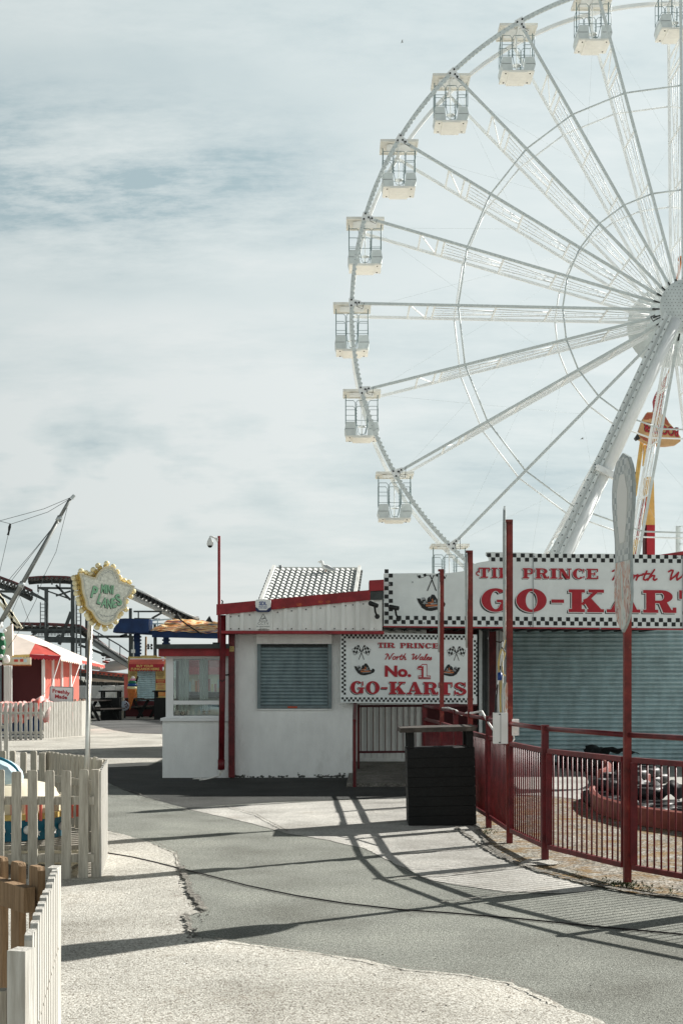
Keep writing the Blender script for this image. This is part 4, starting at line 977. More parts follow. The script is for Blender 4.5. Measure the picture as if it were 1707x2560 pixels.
m_ = MB(); m_.box((X(1259,Y5),Y5-.03,Z(1781.5,Y5)),(X(1268,Y5),Y5-.0,Z(1707,Y5))); tag(m_.build('strip_sign', M['boardlow']), 'narrow peeling red and white strip standing on the grey electrical box', 'strip')
def wires(name, mt, label, lines, r):
    m_ = MB()
    for ln in lines: m_.path([P(x,y,Y5-.02+.004*(i%3)) for i,(x,y) in enumerate(ln)], r, 5)
    return tag(m_.build(name, mt), label, 'wires')
wires('yellow_wires', M['posty'], 'loop of dull yellow wires hanging beside the tall red post', [[(1262,1600),(1258,1617),(1250,1630),(1245,1660),(1248,1690),(1250,1720),(1250,1782)],[(1263,1600),(1257,1622),(1248,1640),(1247,1676),(1254,1700),(1251,1740),(1252,1782)],[(1256,1625),(1262,1634),(1255,1660),(1257,1686),(1263,1690)]], .0065)
wires('white_wires', M['gull'], 'white wires running down into the top of the grey electrical box', [[(1261,1600),(1255,1630),(1250,1660),(1249,1680),(1244,1710),(1246,1740),(1247,1782)],[(1247,1700),(1241,1730),(1238,1782)],[(1256,1604),(1257,1650),(1256,1700),(1258,1782)]], .006)
wires('black_wires', M['cable'], 'black wires hanging left of the yellow loop and blue plug', [[(1240,1604),(1250,1606),(1262,1602)],[(1254,1618),(1262,1630)],[(1250,1665),(1246,1700),(1239,1740),(1237,1782)],[(1244,1712),(1240,1745),(1240,1782)]], .007)
m_ = MB(); m_.tube(P(1249,1683,Y5-.03),P(1249,1701,Y5-.03),.022,10); m_.tube(P(1249,1681,Y5-.03),P(1249,1683,Y5-.03),.016,10); tag(m_.build('plug', mat('blue_plug',(.01,.05,.22),.4)), 'blue plug connector hanging in the wires above the electrical box', 'plug')

# litter bin in a dark slatted housing
lb = thing('bin_housing', (1.08,15.3,0), 'dark slatted bin housing with raised flat lid in front of the rail', 'bin')
def binbox(root, x0, x1, y0, y1, hb, ht_, mt, mlid, lean=-.028, n=8, over=.07):
    def B(mb, a, b): mb.box(a, b); 
    m_ = MB()
    for i in range(n):
        z0 = .012+(hb-.012)*i/n; z1 = .012+(hb-.012)*(i+1)/n-.006
        m_.box((x0,y0,z0),(x1,y1,z1))
    m_.box((x0+.012,y0+.012,.0),(x1-.012,y1-.012,hb-.012))
    body = m_.build('slatted_body', mt, root)
    w = .07
    for xx in (x0+.01, x1-.01-w):
        for yy in (y0+.01, y1-.01-w): MB().box((xx,yy,hb),(xx+w,yy+w,ht_-.05)).build('lid_post', mt, root)
    m_ = MB(); m_.box((x0-over,y0-.05,ht_-.049),(x1+.02,y1+.05,ht_)); l = m_.build('lid', mlid, root)
    return body
M['lidwood'] = mat('weathered_dark_lid', (.055,.045,.038), .7, var=.4, vscale=8, dirt=.5, dcol=(.25,.22,.18), dscale=6)
binbox(lb, .715, 1.435, 15.12, 15.66, .835, 1.055, M['dark'], M['lidwood'])
lb.rotation_euler = (0, radians(-1.4), 0)
sm = MB(); 
# ------------------------------------------------------------------ kart track barrier and tyres
def barrier(name, pts, h, label, sun=1):
    m_ = MB(); q = []
    P2 = [V((*g2(*p), 0)) for p in pts]
    # smooth the line
    for i in range(len(P2)-1):
        a = P2[max(i-1,0)]; b = P2[i]; c = P2[i+1]; d = P2[min(i+2,len(P2)-1)]
        for s_ in range(5):
            t = s_/5; q.append(.5*((2*b)+(c-a)*t+(2*a-5*b+4*c-d)*t*t+(3*b-a-3*c+d)*t**3))
    q.append(P2[-1]); n = len(q); prof = [(.035,.0125),(.035,h),(-.015,h+.012),(-.035,h),(-.035,.0125)]
    vs = []
    for i, p in enumerate(q):
        d = (q[min(i+1,n-1)]-q[max(i-1,0)]).normalized(); nr = V((-d.y,d.x,0))
        for a, z in prof: vs.append(p+nr*a+V((0,0,z)))
    m_.add(vs, [(i*5+j,(i+1)*5+j,(i+1)*5+(j+1)%5,i*5+(j+1)%5) for i in range(n-1) for j in range(5)])
    m_.add([vs[j] for j in range(5)], [(0,1,2,3,4)]); m_.add([vs[(n-1)*5+j] for j in range(5)], [(4,3,2,1,0)])
    tag(m_.build(name, M['plastic_red']), label, 'barrier'); return q
near = [(2150,2165),(1950,2128),(1800,2098),(1707,2082),(1600,2066),(1540,2050),(1500,2036),(1481,2018),(1482,2006),(1500,1996),(1530,1988),(1570,1980),(1620,1972)]
q1 = barrier('track_barrier', near, .20, 'low faded red plastic track barrier curving in front of the tyres')
far = [(1400,1914),(1440,1920),(1480,1930),(1512,1944),(1522,1956),(1515,1966),(1500,1972)]
q2 = barrier('track_barrier', far, .26, 'low red track barrier at the back, in the shade of the hall')
tr = thing('tyre', (0,0,0), '', 'tyre', 'worn kart tyres piled behind the red barriers')
m_ = MB(); R_, r_ = .17, .07
m_.lathe(V((0,0,.07)), [(R_-r_+.01,-.05),(R_-.03,-.07),(R_+.04,-.066),(R_+r_,-.04),(R_+r_+.004,0),(R_+r_,.04),(R_+.04,.066),(R_-.03,.07),(R_-r_+.01,.05),(R_-r_+.03,.0),(R_-r_+.01,-.05)], 24); m_.build('casing', M['tyre'], tr)
rnd = random.Random(11); spots = []
for (px, py, lv) in [(1512,2018,1),(1545,2030,1),(1590,2042,1),(1640,2050,1),(1690,2060,1),(1500,2006,1),(1530,2004,2),(1560,2014,2),(1605,2024,2),(1655,2034,1),(1700,2044,1),(1750,2070,1),(1800,2078,1),
                     (1540,1984,2),(1580,1976,2),(1610,1966,2),(1560,1958,1),(1600,1954,1),(1630,1960,1),(1500,1940,2),(1535,1936,2),(1570,1940,2),(1605,1944,1),(1460,1930,2),(1430,1922,2),(1480,1926,2)]:
    for l in range(lv): spots.append((px, py, l))
names = ['front row, beside the red barrier', 'upper row of the pile', 'far end of the pile in the shade']
for i, (px, py, l) in enumerate(spots):
    c = V((*g2(px, py), .013+l*.13)); c += V((rnd.uniform(-.03,.03)*l, rnd.uniform(-.03,.03)*l, 0))
    o = tr if i == 0 else dup(tr, c)
    o.location = c; o.rotation_euler = (radians(rnd.uniform(-4,4)), radians(rnd.uniform(-4,4)), 0); o['label'] = 'worn black kart tyre lying flat in the pile behind the red track barriers'
    if i == 0: pass
# rubber sheeting draped over part of the pile
def drape(name, pts, z, label):
    m_ = MB(); P2 = [V((*g2(*p), z)) for p in pts]; nx, ny = 26, 8; vs = []; rnd = random.Random(len(pts))
    a, b, c, d = P2
    for j in range(ny+1):
        for i in range(nx+1):
            u, v = i/nx, j/ny; p = a.lerp(b,u).lerp(d.lerp(c,u), v); e = min(v,1-v,.5)*2
            vs.append(p+V((0,0,.03*sin(u*26+v*2)+.02*sin(u*9)+.05*e-(.10 if v < .06 else 0))))
    m_.add(vs, [(j*(nx+1)+i,j*(nx+1)+i+1,(j+1)*(nx+1)+i+1,(j+1)*(nx+1)+i) for j in range(ny) for i in range(nx)], True)
    tag(m_.build(name, M['tyre']), label, 'rubber sheet')
drape('rubber_sheet', [(1545,2016),(1710,2036),(1740,2024),(1560,2002)], .27, 'creased black rubber sheet laid over the nearer tyres')
drape('rubber_sheet', [(1430,1912),(1520,1922),(1600,1936),(1470,1908)], .30, 'creased black rubber sheet over the tyres at the back of the track')

# ------------------------------------------------------------------ picket fences on the left
def picket_run(parent, A, B, h, pitch, w, th=.018, z0=.03, mt=None, rail=True, back=True, seed=1, rz=(.17,.70), railmat=None, skip0=0):
    rnd = random.Random(seed); A = V((A[0],A[1],0)); B = V((B[0],B[1],0)); d = (B-A).normalized(); n = V((-d.y,d.x,0)); L = (B-A).length
    if not back: n = -n
    m_ = MB(); k = int(L/pitch)+1
    for i in range(skip0, k):
        c = A+d*(i*pitch+w/2); hh = h+rnd.uniform(-.008,.008); t = rnd.uniform(-.006,.006)
        ww = w*rnd.uniform(.95,1.05)
        p0 = c+V((0,0,z0)); 
        vs = []
        for s_ in (0, 1):
            off = -n*th*s_
            for (a, z) in ((-ww/2,z0),(ww/2,z0),(ww/2,hh-.012),(ww/2-.008,hh),(-ww/2+.008,hh),(-ww/2,hh-.012)): vs.append(c+off+d*(a+t*(z/h))+V((0,0,z)))
        m_.add(vs, [(5,4,3,2,1,0),(6,7,8,9,10,11)]+[(j,(j+1)%6,6+(j+1)%6,6+j) for j in range(6)])
        for zz in (h*rz[0]+.02, h*rz[1]+.02): m_.tube(c-n*(th+.0005)+V((0,0,zz)), c-n*(th+.003)+V((0,0,zz)), .005, 6)
    pn = m_.build('picket_panel', mt, parent)
    if rail:
        for zz in (h*rz[0], h*rz[1]): MB().bar(A+n*.021+V((0,0,zz+.02)), B+n*.021+V((0,0,zz+.02)), .038, .065).build('rail', railmat or mt, parent)
    return pn
pf = thing('picket_fence', (-2.0,11.5,0), 'weathered picket fence with a corner beside the mini plane ride', 'fence')
A0 = (-2.72,11.17); B0 = (-1.945,11.17); C0 = (-2.085,12.56); D0 = (-2.84,13.72); E0 = (-3.75,14.05)
picket_run(pf, A0, B0, .855, .1315, .073, .02, .0, M['wood'], seed=2, railmat=M['wood'])
picket_run(pf, (B0[0]+.03,B0[1]+.05), C0, .855, .145, .085, .02, .0, M['wood_white'], back=True, seed=3, railmat=M['wood'])
picket_run(pf, C0, D0, .865, .102, .066, .02, .0, M['wood'], back=True, seed=4, railmat=M['wood'])
picket_run(pf, D0, E0, .865, .118, .062, .02, .0, M['wood'], back=True, seed=5, railmat=M['wood'])
for (x, y) in ((-1.93,11.235),(-2.12,12.52),(-2.86,13.66)):
    m_ = MB(); m_.box((x-.04,y-.035,0),(x+.02,y+.035,.86)); m_.build('post', M['wood'], pf)
m_ = MB(); m_.box((-2.13,11.12,0),(-1.80,11.30,.012)); m_.build('foot_board', M['wood'], pf)
# nearest fence, lower left corner
nf = thing('picket_fence', (-.9,4.4,0), 'tall brown and bleached picket fence in the near left corner', 'fence')
cn_ = (-.975,4.80)
picket_run(nf, (-.785,3.52), cn_, .95, .102, .066, .02, .0, M['wood_white'], back=True, seed=6, railmat=M['wood_brown'])
picket_run(nf, (cn_[0]-.03,cn_[1]+.02), (-1.62,5.72), .955, .165, .078, .026, .0, M['wood_brown'], back=False, seed=7, rz=(.15,.80), rail=False)
dd = V((-1.62+.975,5.72-4.82,0)).normalized(); nn_ = V((dd.y,-dd.x,0))
a = V((cn_[0]-.05,cn_[1]+.0,0)); 
for zz in (.845,.20): MB().bar(a-nn_*.03+V((0,0,zz)), a-nn_*.03+dd*1.0+V((0,0,zz)), .04, .085).build('rail', M['wood_brown'], nf)
m_ = MB(); m_.box((-.990,4.79,0),(-.958,4.86,.952)); m_.build('corner_board', M['wood_white'], nf)
m_ = MB(); 
c = V((-.765,3.38,0)); an = radians(-14); u = V((cos(an),sin(an),0)); v = V((-u.y,u.x,0))
m_.add([c+V((-.008,0,0))+u*a_*.0235+v*b_+V((0,0,z)) for z in (0,.945) for a_, b_ in ((-1,0),(1,0),(1,.055),(-1,.055))], [(0,3,2,1),(4,5,6,7),(0,1,5,4),(1,2,6,5),(2,3,7,6),(3,0,4,7)])
m_.build('gate_stile', M['wood_white'], nf)
m_ = MB(); m_.box((-.766,3.455,0),(-.749,3.475,.90)); m_.build('post', M['wood_brown'], nf)
m_ = MB(); m_.box((-1.10,3.58,0),(-.845,3.62,.805)); m_.build('gate_board', M['wood'], nf)
# farther fence round the dodgem ride
ff = thing('picket_fence', (-7.2,35.8,0), 'bleached picket fence round the red covered ride, far left', 'fence')
YP = 35.4
picket_run(ff, (X(-40,YP),YP), (X(108,YP),YP), .93, .126, .07, .02, .0, M['wood_white'], seed=8)
e1 = G(108,1847); e2 = G(193,1843); e3 = G(217,1836)
picket_run(ff, (e1.x,e1.y), (e2.x,e2.y+.6), .93, .072, .047, .02, .0, M['wood_white'], seed=9)
picket_run(ff, (e2.x,e2.y+.6), (X(218,38.5),38.5), .93, .13, .10, .02, .0, M['wood_white'], seed=10)
picket_run(ff, (X(-60,42.5),42.5), (X(218,41),41), .93, .15, .085, .02, .0, M['wood'], seed=12)
sf = thing('picket_fence', (X(8,33),33,0), 'short end of bleached picket fence at the left edge of the yard', 'fence')
picket_run(sf, (X(-20,26.5),26.5), (X(16,26.5),26.5), .9, .115, .075, .02, .0, M['wood_white'], seed=13)

# ------------------------------------------------------------------ mini plane ride inside the fence
mp_ = thing('plane_ride', (-2.55,12.4,0), 'cream and turquoise mini plane ride on a slatted deck behind the pickets', 'ride')
m_ = MB()
for i in range(8): y = 11.42+i*.14; m_.box((-3.6,y,.20),(-2.10-.016*i,y+.095,.235))
m_.build('deck', M['wood'], mp_)
m_ = MB(); m_.box((-3.6,11.38,.09),(-2.08,11.415,.198)); m_.box((-2.24,11.42,.03),(-2.21,12.4,.198)); m_.build('deck_edge', M['cream'], mp_)
def ringpts(cx, cy, rx, ry, a0, a1, n=14): return [(cx+rx*cos(a0+(a1-a0)*i/n), cy+ry*sin(a0+(a1-a0)*i/n)) for i in range(n+1)]
tub = ringpts(-3.0,12.1,.62,.5,radians(-180),radians(0),18)+[(-2.38,12.5),(-3.62,12.5)]
m_ = MB(); m_.prism([(x,y,.24) for x,y in tub], (0,0,.17)); skirt = m_.build('skirt', M['teal'], mp_)
m_ = MB(); m_.prism([(-3.0+(x+3.0)*1.04,12.1+(y-12.1)*1.04,.411) for x,y in tub], (0,0,.045)); m_.build('trim', M['ochre'], mp_)
m_ = MB(); m_.prism([(-3.0+(x+3.0)*.98,12.1+(y-12.1)*.98,.457) for x,y in tub], (0,0,.12)); m_.lathe(V((-3.0,12.2,.577)), [(.58,0),(.52,.08),(.35,.12),(.001,.13)], 24); m_.build('body', M['cream'], mp_)
m_ = MB()
for i in range(2, 17, 2):
    x, y = tub[i]; dx, dy = (x+3.0)/.62, (y-12.1)/.5; n_ = V((dx,dy,0)).normalized(); u = V((-n_.y,n_.x,0)); c = V((x,y,.30))+n_*.012
    q = [c+u*r*sin(t)+V((0,0,r*cos(t))) for j in range(10) for r, t in [((.035 if j%2==0 else .015), 2*pi*j/10)]]
    m_.prism(q, n_*.006)
m_.build('star', M['gull'], skirt)
m_ = MB()
for i in range(1, 18, 2):
    x, y = tub[i]; m_.ball((x*1.0+(x+3.0)*.06, y+(y-12.1)*.06, .33), .038, 12, 8)
m_.build('ball_light', M['whitebulb'], mp_)
for i in range(7):
    m_ = MB(); a = radians(-75+11*i); x = -2.86+.62*cos(a); y = 12.2+.55*sin(a); m_.box((x-.01,y-.01,.40),(x+.012,y+.012,.56)); m_.build('red_stripe', M['coral'], mp_)
# pale blue plane wing at the left edge
pw = thing('mini_plane', (-2.95,12.0,.5), 'pale blue and white rounded mini plane body at the left edge', 'ride')
m_ = MB(); m_.ball((-3.05,12.05,.74), .36, 20, 12, (1,.7,.52)); m_.build('body', M['skyblue'], pw)
m_ = MB(); m_.box((-3.5,12.02,.50),(-2.69,12.08,.58)); m_.tube(V((-3.0,12.05,.45)),V((-3.0,12.05,.6)),.05,10); m_.build('mount', M['galv'], pw)
m_ = MB(); m_.path([V((-3.05+.362*cos(t)*.98,12.05-.12,.745+.19*sin(t))) for t in [radians(-10+8*i) for i in range(14)]], .013, 6); m_.build('blue_stripe', M['teal'], pw)

# ------------------------------------------------------------------ mini planes sign on its pole
YM = 11.55; k = YM/F
ms_ = thing('mini_planes_sign', (X(222,YM),YM,0), 'cream MINI PLANES sign edged with round bulbs on a polished pole', 'sign')
m_ = MB(); m_.tube(P(212.5,2190,YM+.06), P(222.5,1600,YM+.06), .016, 12); m_.tube(P(222.5,1600,YM+.06), P(224.5,1520,YM+.06), .016, 12); m_.tube(P(218,2100,YM+.10), P(228,1560,YM+.10), .010, 10); m_.build('pole', M['chrome'], ms_)
face = [(570,100),(600,110),(640,124),(672,130),(684,104),(702,78),(728,56),(756,47),(784,56),(806,78),(822,110),(832,148),(866,162),(925,180),(915,206),(898,238),(872,262),(866,290),(872,318),(866,334),(842,348),(820,372),(808,402),(790,428),(766,444),(742,452),(718,446),(696,434),(676,408),(660,380),(650,360),(628,346),(612,324),(610,296),(604,272),(592,236),(586,200),(584,160),(576,126)]
tilt = radians(24)
u_ = V((cos(tilt), -sin(tilt), 0)).normalized()   # the face is turned a little to the right
u_ = V((cos(tilt), sin(tilt), 0))
sc_ = 1/cos(tilt)*.985
O_ = P(258,1487,YM)
pls = Plane(O_, u_, (0,0,1))
def FA(x, y): return ((x/2.8-258)*k*sc_, -((y/2.8+1400)-1487)*k)
fp = [FA(x,y) for x,y in face]
def scaled(s, dy=0): 
    cx0 = sum(a for a,b in fp)/len(fp); cy0 = sum(b for a,b in fp)/len(fp)
    return [(cx0+(a-cx0)*s, cy0+(b-cy0)*s+dy) for a,b in fp]
D_ = .13
m_ = MB(); m_.prism([pls(a,b,-.002) for a,b in fp], -pls.n*D_); sg_ = m_.build('sign_case', M['ochre'], ms_)
m_ = MB(); q = scaled(1.035); q2_ = scaled(.955); n = len(q)
vs = [pls(a,b,.0) for a,b in q]+[pls(a,b,.014) for a,b in q]+[pls(a,b,.014) for a,b in q2_]+[pls(a,b,.001) for a,b in q2_]
m_.add(vs, [(j*n+i, j*n+(i+1)%n, (j+1)*n+(i+1)%n, (j+1)*n+i) for j in range(3) for i in range(n)]+[(3*n+i,3*n+(i+1)%n,(i+1)%n,i) for i in range(n)]); m_.build('rim', M['cream'], ms_)
M['glitter'] = mat('pale_mosaic_face', (.70,.70,.62), .5, var=.18, vscale=60)
m_ = MB(); flat(m_, pls, [scaled(.955)], .003); fc = m_.build('face', M['glitter'], ms_)
m_ = MB(); q = scaled(.90); q2_ = scaled(.888)
vs = [pls(a,b,.0055) for a,b in q]+[pls(a,b,.0055) for a,b in q2_]; m_.add(vs, [(i,(i+1)%n,n+(i+1)%n,n+i) for i in range(n)])
rnd = random.Random(4)
for (ax, ay, rx, ry, a0, a1) in ((752,150,52,66,10,170),(750,350,62,48,195,345)):       # sketched little planes along the border
    for i in range(22):
        a = radians(a0+(a1-a0)*i/21); x = ax+rx*cos(a)+rnd.uniform(-6,6); y = ay-ry*sin(a)+rnd.uniform(-6,6); b2 = rnd.uniform(0,pi); l = 7
        p0 = FA(x-l*cos(b2),y-l*sin(b2)); p1 = FA(x+l*cos(b2),y+l*sin(b2)); flat(m_, pls, stroke([p0,p1],.0022,3), .006+.0002*i)
m_.build('line_work', M['kart_gr'], ms_)
mt1, mt2 = MB(), MB()
def word_at(mb, pls, lets, h, off, dx=0, dy=0):
    for ch, x, y, rot, ht, wd in lets: text(mb, pls, ch, *[c_+d_ for c_, d_ in zip(FA(x,y),(dx,dy))], ht*k/2.8, h, wd*k*sc_/2.8, off, rot=radians(rot))
L1 = [('M',720,228,-5,58,29),('I',741,231,-5,58,9),('N',761,233,-5,58,25),('I',783,235,-5,58,9)]
L2 = [('P',656,264,-14,80,38),('L',690,306,-18,70,27),('A',724,328,-10,66,38),('N',763,336,0,66,31),('E',798,329,10,66,26),('S',834,312,18,78,34)]
word_at(mt1, pls, L1+L2, .011, .035); word_at(mt2, pls, L1+L2, .007, .05, -.004, -.004)
mt1.build('lettering', M['mint'], ms_); mt2.build('lettering_shadow', M['greytext'], ms_)
# bulbs round the edge: sockets stand out of the case side
peri = scaled(1.0); tot = [0]
for i in range(n): tot.append(tot[-1]+math.dist(peri[i], peri[(i+1)%n]))
cx0 = sum(a for a,b in fp)/n; cy0 = sum(b for a,b in fp)/n
bl = thing('bulb_tmp', (0,0,0), 'x', 'x')
nb_ = 34
for j in range(nb_):
    t = tot[-1]*(j+.5)/nb_; i = max(q_ for q_ in range(n) if tot[q_] <= t); f = (t-tot[i])/(tot[i+1]-tot[i]); a = peri[i]; b = peri[(i+1)%n]
    pt = V((a[0]+(b[0]-a[0])*f, a[1]+(b[1]-a[1])*f)); tx = V((b[0]-a[0], b[1]-a[1])).normalized(); nr = V((tx.y, -tx.x)) if (V((tx.y,-tx.x)).dot(pt-V((cx0,cy0))) > 0) else V((-tx.y, tx.x))
    c0 = pls(pt.x, pt.y, -D_*.72); dr = (pls(pt.x+nr.x, pt.y+nr.y, -D_*.72)-c0).normalized()
    m_ = MB(); m_.tube(c0-dr*.004, c0+dr*.018, .019, 10, .024); m_.build('bulb_socket', M['ochre'], ms_)
    m_ = MB(); m_.lathe(c0+dr*.018, [(.012,0),(.022,.008),(.024,.018),(.021,.030),(.011,.038),(.001,.040)], 12, dr); m_.build('bulb', M['lensy'], ms_)
bpy.data.objects.remove(bl)
# ------------------------------------------------------------------ tiled roof house behind the office, with a gull
hs = thing('tiled_house', (-.7,33,0), 'house behind the office with a pale painted wavy tile roof', 'house')
TL, TR, BL = P(690,1424,34), P(893,1425,34), P(645,1545,30.2)
u = TR-TL; v = BL-TL; nrm = u.cross(v).normalized(); nrm = nrm if nrm.z > 0 else -nrm
m_ = MB(); rows = 17; cols = 15; sub = 8; nx = cols*sub
for r in range(rows):
    v0, v1 = r/rows, (r+1.12)/rows; vs = []
    for kx in range(2):
        vv = v0 if kx == 0 else v1; lift = .0 if kx == 0 else .032
        for i in range(nx+1):
            ph = 2*pi*i/sub; w = .020*(sin(ph)+.35*sin(2*ph+.6))
            vs.append(TL+u*(i/nx)+v*vv+nrm*(w+lift+.03))
    for i in range(nx+1): vs.append(vs[nx+1+i]-nrm*.04)
    m_.cur = 0; m_.add(vs, [(i,nx+1+i,nx+2+i,i+1) for i in range(nx)])
    m_.cur = 1; m_.add(vs[nx+1:], [(i,nx+1+i,nx+2+i,i+1) for i in range(nx)])  # grey drop edges paint in the shade under each tile row
rf = m_.build('tiled_roof', [M['tilewhite'], M['kart_gr']], hs)
m_ = MB()
for s_ in (0, 1):
    a = TL+u*s_+(u.normalized()*(.05 if s_ else -.05)); m_.bar(a+nrm*.08, a+v+nrm*.08, .07, .07, tuple(nrm))
m_.bar(TL+nrm*.03+V((0,.06,0)), TR+nrm*.03+V((0,.06,0)), .10, .07); m_.build('verge', M['tilewhite'], rf)
m_ = MB()
for r in range(rows):
    for s_ in (0, 1):
        c = TL+u*s_+v*((r+.9)/rows)+u.normalized()*(.10 if s_ else -.10)+nrm*.02; m_.obox(c, u.normalized()*.035, v.normalized()*.05, nrm*.025)
m_.build('verge_clip', M['greytext'], rf)
m_ = MB(); a = BL-V((-.1,-.1,.15)); m_.add([BL+V((.1,.1,-.12)),BL+u+V((-.1,.1,-.12)),TR+V((-.1,0,-.1)),TL+V((.1,0,-.1)), V((BL.x+.1,BL.y+.1,0)),V((BL.x+u.x-.1,BL.y+.1,0)),V((TR.x-.1,TR.y,0)),V((TL.x+.1,TL.y,0))], [(0,1,2,3),(0,4,5,1),(1,5,6,2),(2,6,7,3),(3,7,4,0)])
m_.build('wall', M['white_paint'], hs)
m_ = MB(); m_.tube(P(699,1424,34), P(699,1413,34), .02, 6); m_.tube(P(703,1424,34), P(703,1413,34), .02, 6); m_.build('vent_pipe', M['kart_gr'], hs)
def bird(loc, s, label, name='gull'):
    o = thing(name, loc, label, 'gull'); L = V(loc)
    m_ = MB(); m_.path([L+V(p)*s for p in ((-.17,0,.30),(-.14,0,.36),(-.10,0,.40),(-.06,0,.37),(-.05,0,.28),(0,0,.20),(.12,0,.16),(.26,0,.10),(.38,0,.05),(.46,0,.03))], [x*s for x in (.004,.03,.055,.055,.05,.09,.11,.09,.045,.012)], 12); m_.build('body', M['gull'], o)
    for sg in (-1, 1):
        m_ = MB(); m_.path([L+V((a,sg*b,c))*s for a,b,c in ((.0,.07,.22),(.1,.10,.20),(.26,.09,.13),(.42,.04,.07),(.52,.02,.05))], [x*s for x in (.02,.055,.05,.028,.006)], 8); m_.build('wing', M['gullgrey'], o)
        m_ = MB(); m_.tube(L+V((.08,sg*.04,.08))*s, L+V((.08,sg*.04,0))*s, .009*s, 6); m_.box(tuple(L+V((.02,sg*.04-.02,0))*s), tuple(L+V((.10,sg*.04+.02,.01))*s)); m_.build('leg', M['orange'], o)
    m_ = MB(); m_.tube(L+V((-.15,0,.385))*s, L+V((-.235,0,.36))*s, .014*s, 6, .004*s); m_.build('beak', M['yellow'], o)
    return o
c = TL+u*.60+v*.10+nrm*.06; bird(c, .62, 'white gull with grey wings standing near the ridge of the pale tiled roof')
def flyer(loc, s, label, up):
    o = thing('flying_gull', loc, label, 'gull'); L = V(loc)
    m_ = MB(); m_.path([L+V((-.2,0,0))*s, L+V((-.05,0,.02))*s, L+V((.1,0,0))*s, L+V((.22,0,-.01))*s], [.02*s,.06*s,.05*s,.01*s], 8); m_.build('body', M['gullgrey'], o)
    for sg in (-1, 1):
        m_ = MB(); m_.add([L+V(p)*s for p in ((-.08,0,.03),(.08,0,.03),(.12+.05*sg,sg*.05+sg*.35,up),(.0+.05*sg,sg*.35,up+.02),(.10-.3*sg,sg*.55,up-.14))], [(0,1,2,3),(3,2,4)]); m_.build('wing', M['gullgrey'], o)
flyer(P(1005,104,60), .28, 'small grey gull flying high in the cloud, upper middle of the sky', .18)
flyer(P(1455,1097,60), .34, 'small grey gull flying between the wheel spokes and the support leg', .10)

# ------------------------------------------------------------------ leaning mast with guy wires
YT = 30
M['mast'] = mat('dull_mast_metal', (.27,.28,.27), .45, metal=.5, var=.2, vscale=3)
ma = thing('leaning_mast', P(-70,1690,YT), 'leaning silver trampoline mast held by thin guy wires', 'mast')
m_ = MB(); m_.tube(P(-75,1700,YT), P(3,1553,YT), .060, 12, .056); m_.tube(P(3,1553,YT), P(148,1296,YT), .050, 12, .040); m_.tube(P(148,1296,YT), P(176,1246,YT), .036, 12, .034)
m_.build('tube', M['mast'], ma)
m_ = MB()
for (x, y) in ((148,1297),(54,1462)): c = P(x,y,YT); d = (P(176,1246,YT)-P(3,1553,YT)).normalized(); m_.tube(c-d*.06, c+d*.06, .062, 12)
m_.prism([P(175,1243,YT-.03),P(183,1235,YT-.03),P(188,1239,YT-.03),P(181,1249,YT-.03)], (0,.06,0)); m_.build('collar', M['galv'], ma)
m_ = MB(); 
for pts in ([(176,1244),(110,1272),(0,1302),(-40,1310)],[(176,1246),(120,1280),(60,1300),(28,1310),(0,1303)],[(26,1309),(22,1330),(0,1427),(-8,1460)],[(150,1296),(90,1370),(22,1450)],[(150,1296),(100,1360),(30,1450),(0,1480)],[(168,1270),(140,1380),(110,1440),(90,1500),(60,1560),(20,1620)],[(60,1462),(30,1530),(0,1560)],[(45,1480),(60,1520),(75,1560)]):
    m_.path([P(x,y,YT) for x,y in pts], .0055, 5)
m_.build('guy_wire', M['greytext'], ma)
m_ = MB(); m_.path([P(26,1309,YT),P(24,1318,YT),P(22,1330,YT),P(20,1338,YT)], [.02,.035,.02,.03], 6); m_.path([P(112,1440,YT),P(108,1446,YT)], .03, 6); m_.build('shackle', M['black'], ma)

# ------------------------------------------------------------------ roller coaster, far behind
YC = 60
rc = thing('roller_coaster', (X(150,YC),YC,0), 'dark steel roller coaster with curved track and stairs behind the stalls', 'roller coaster')
def seg(mb, pts, w, Y=YC, h=None):
    for i in range(len(pts)-1): mb.bar(P(*pts[i],Y), P(*pts[i+1],Y), w, h or w)
def truss_track(name, top, drop, ties, mt=M['dark_steel'], railm=M['rustrail'], Y=YC, wid=1.1):
    m_ = MB()
    for dY in (0, wid): m_.path([P(x,y,Y+dY) for x,y in top], .07, 6)
    m_.build(name+'_rail', railm, rc)
    m_ = MB(); n = len(top)
    L = []
    for i in range(n-1):
        for j in range(ties): t = j/ties; L.append((top[i][0]*(1-t)+top[i+1][0]*t, top[i][1]*(1-t)+top[i+1][1]*t))
    L.append(top[-1])
    bot = [(x, y+drop) for x,y in L]
    m_.path([P(x,y,Y+wid/2) for x,y in bot], .12, 6)
    for i, (x,y) in enumerate(L):
        m_.bar(P(x,y+1.5,Y-.15), P(x,y+1.5,Y+wid+.15), .09, .06)
        m_.bar(P(x,y+1.5,Y), P(x,y+drop,Y+wid/2), .07); m_.bar(P(x,y+1.5,Y+wid), P(x,y+drop,Y+wid/2), .07)
        if i+1 < len(L): m_.bar(P(*bot[i],Y+wid/2), P(L[i+1][0],L[i+1][1]+1.5,Y), .05)
    m_.build(name, mt, rc)
truss_track('track', [(-60,1415),(0,1444),(30,1455),(52,1464),(80,1478)], 20, 3)
truss_track('track', [(72,1446),(95,1444),(130,1443),(165,1444),(190,1447)], 9, 3)
truss_track('track', [(318,1466),(334,1474),(370,1491),(410,1512),(450,1532),(478,1543),(496,1546)], 15, 4, M['track'])
truss_track('track', [(28,1559),(60,1560),(120,1561),(185,1564),(205,1568),(220,1580),(245,1602),(280,1628),(322,1652)], 12, 3)
truss_track('track', [(170,1672),(210,1678),(260,1684),(320,1690)], 8, 5, M['dark_steel'], M['coral'])
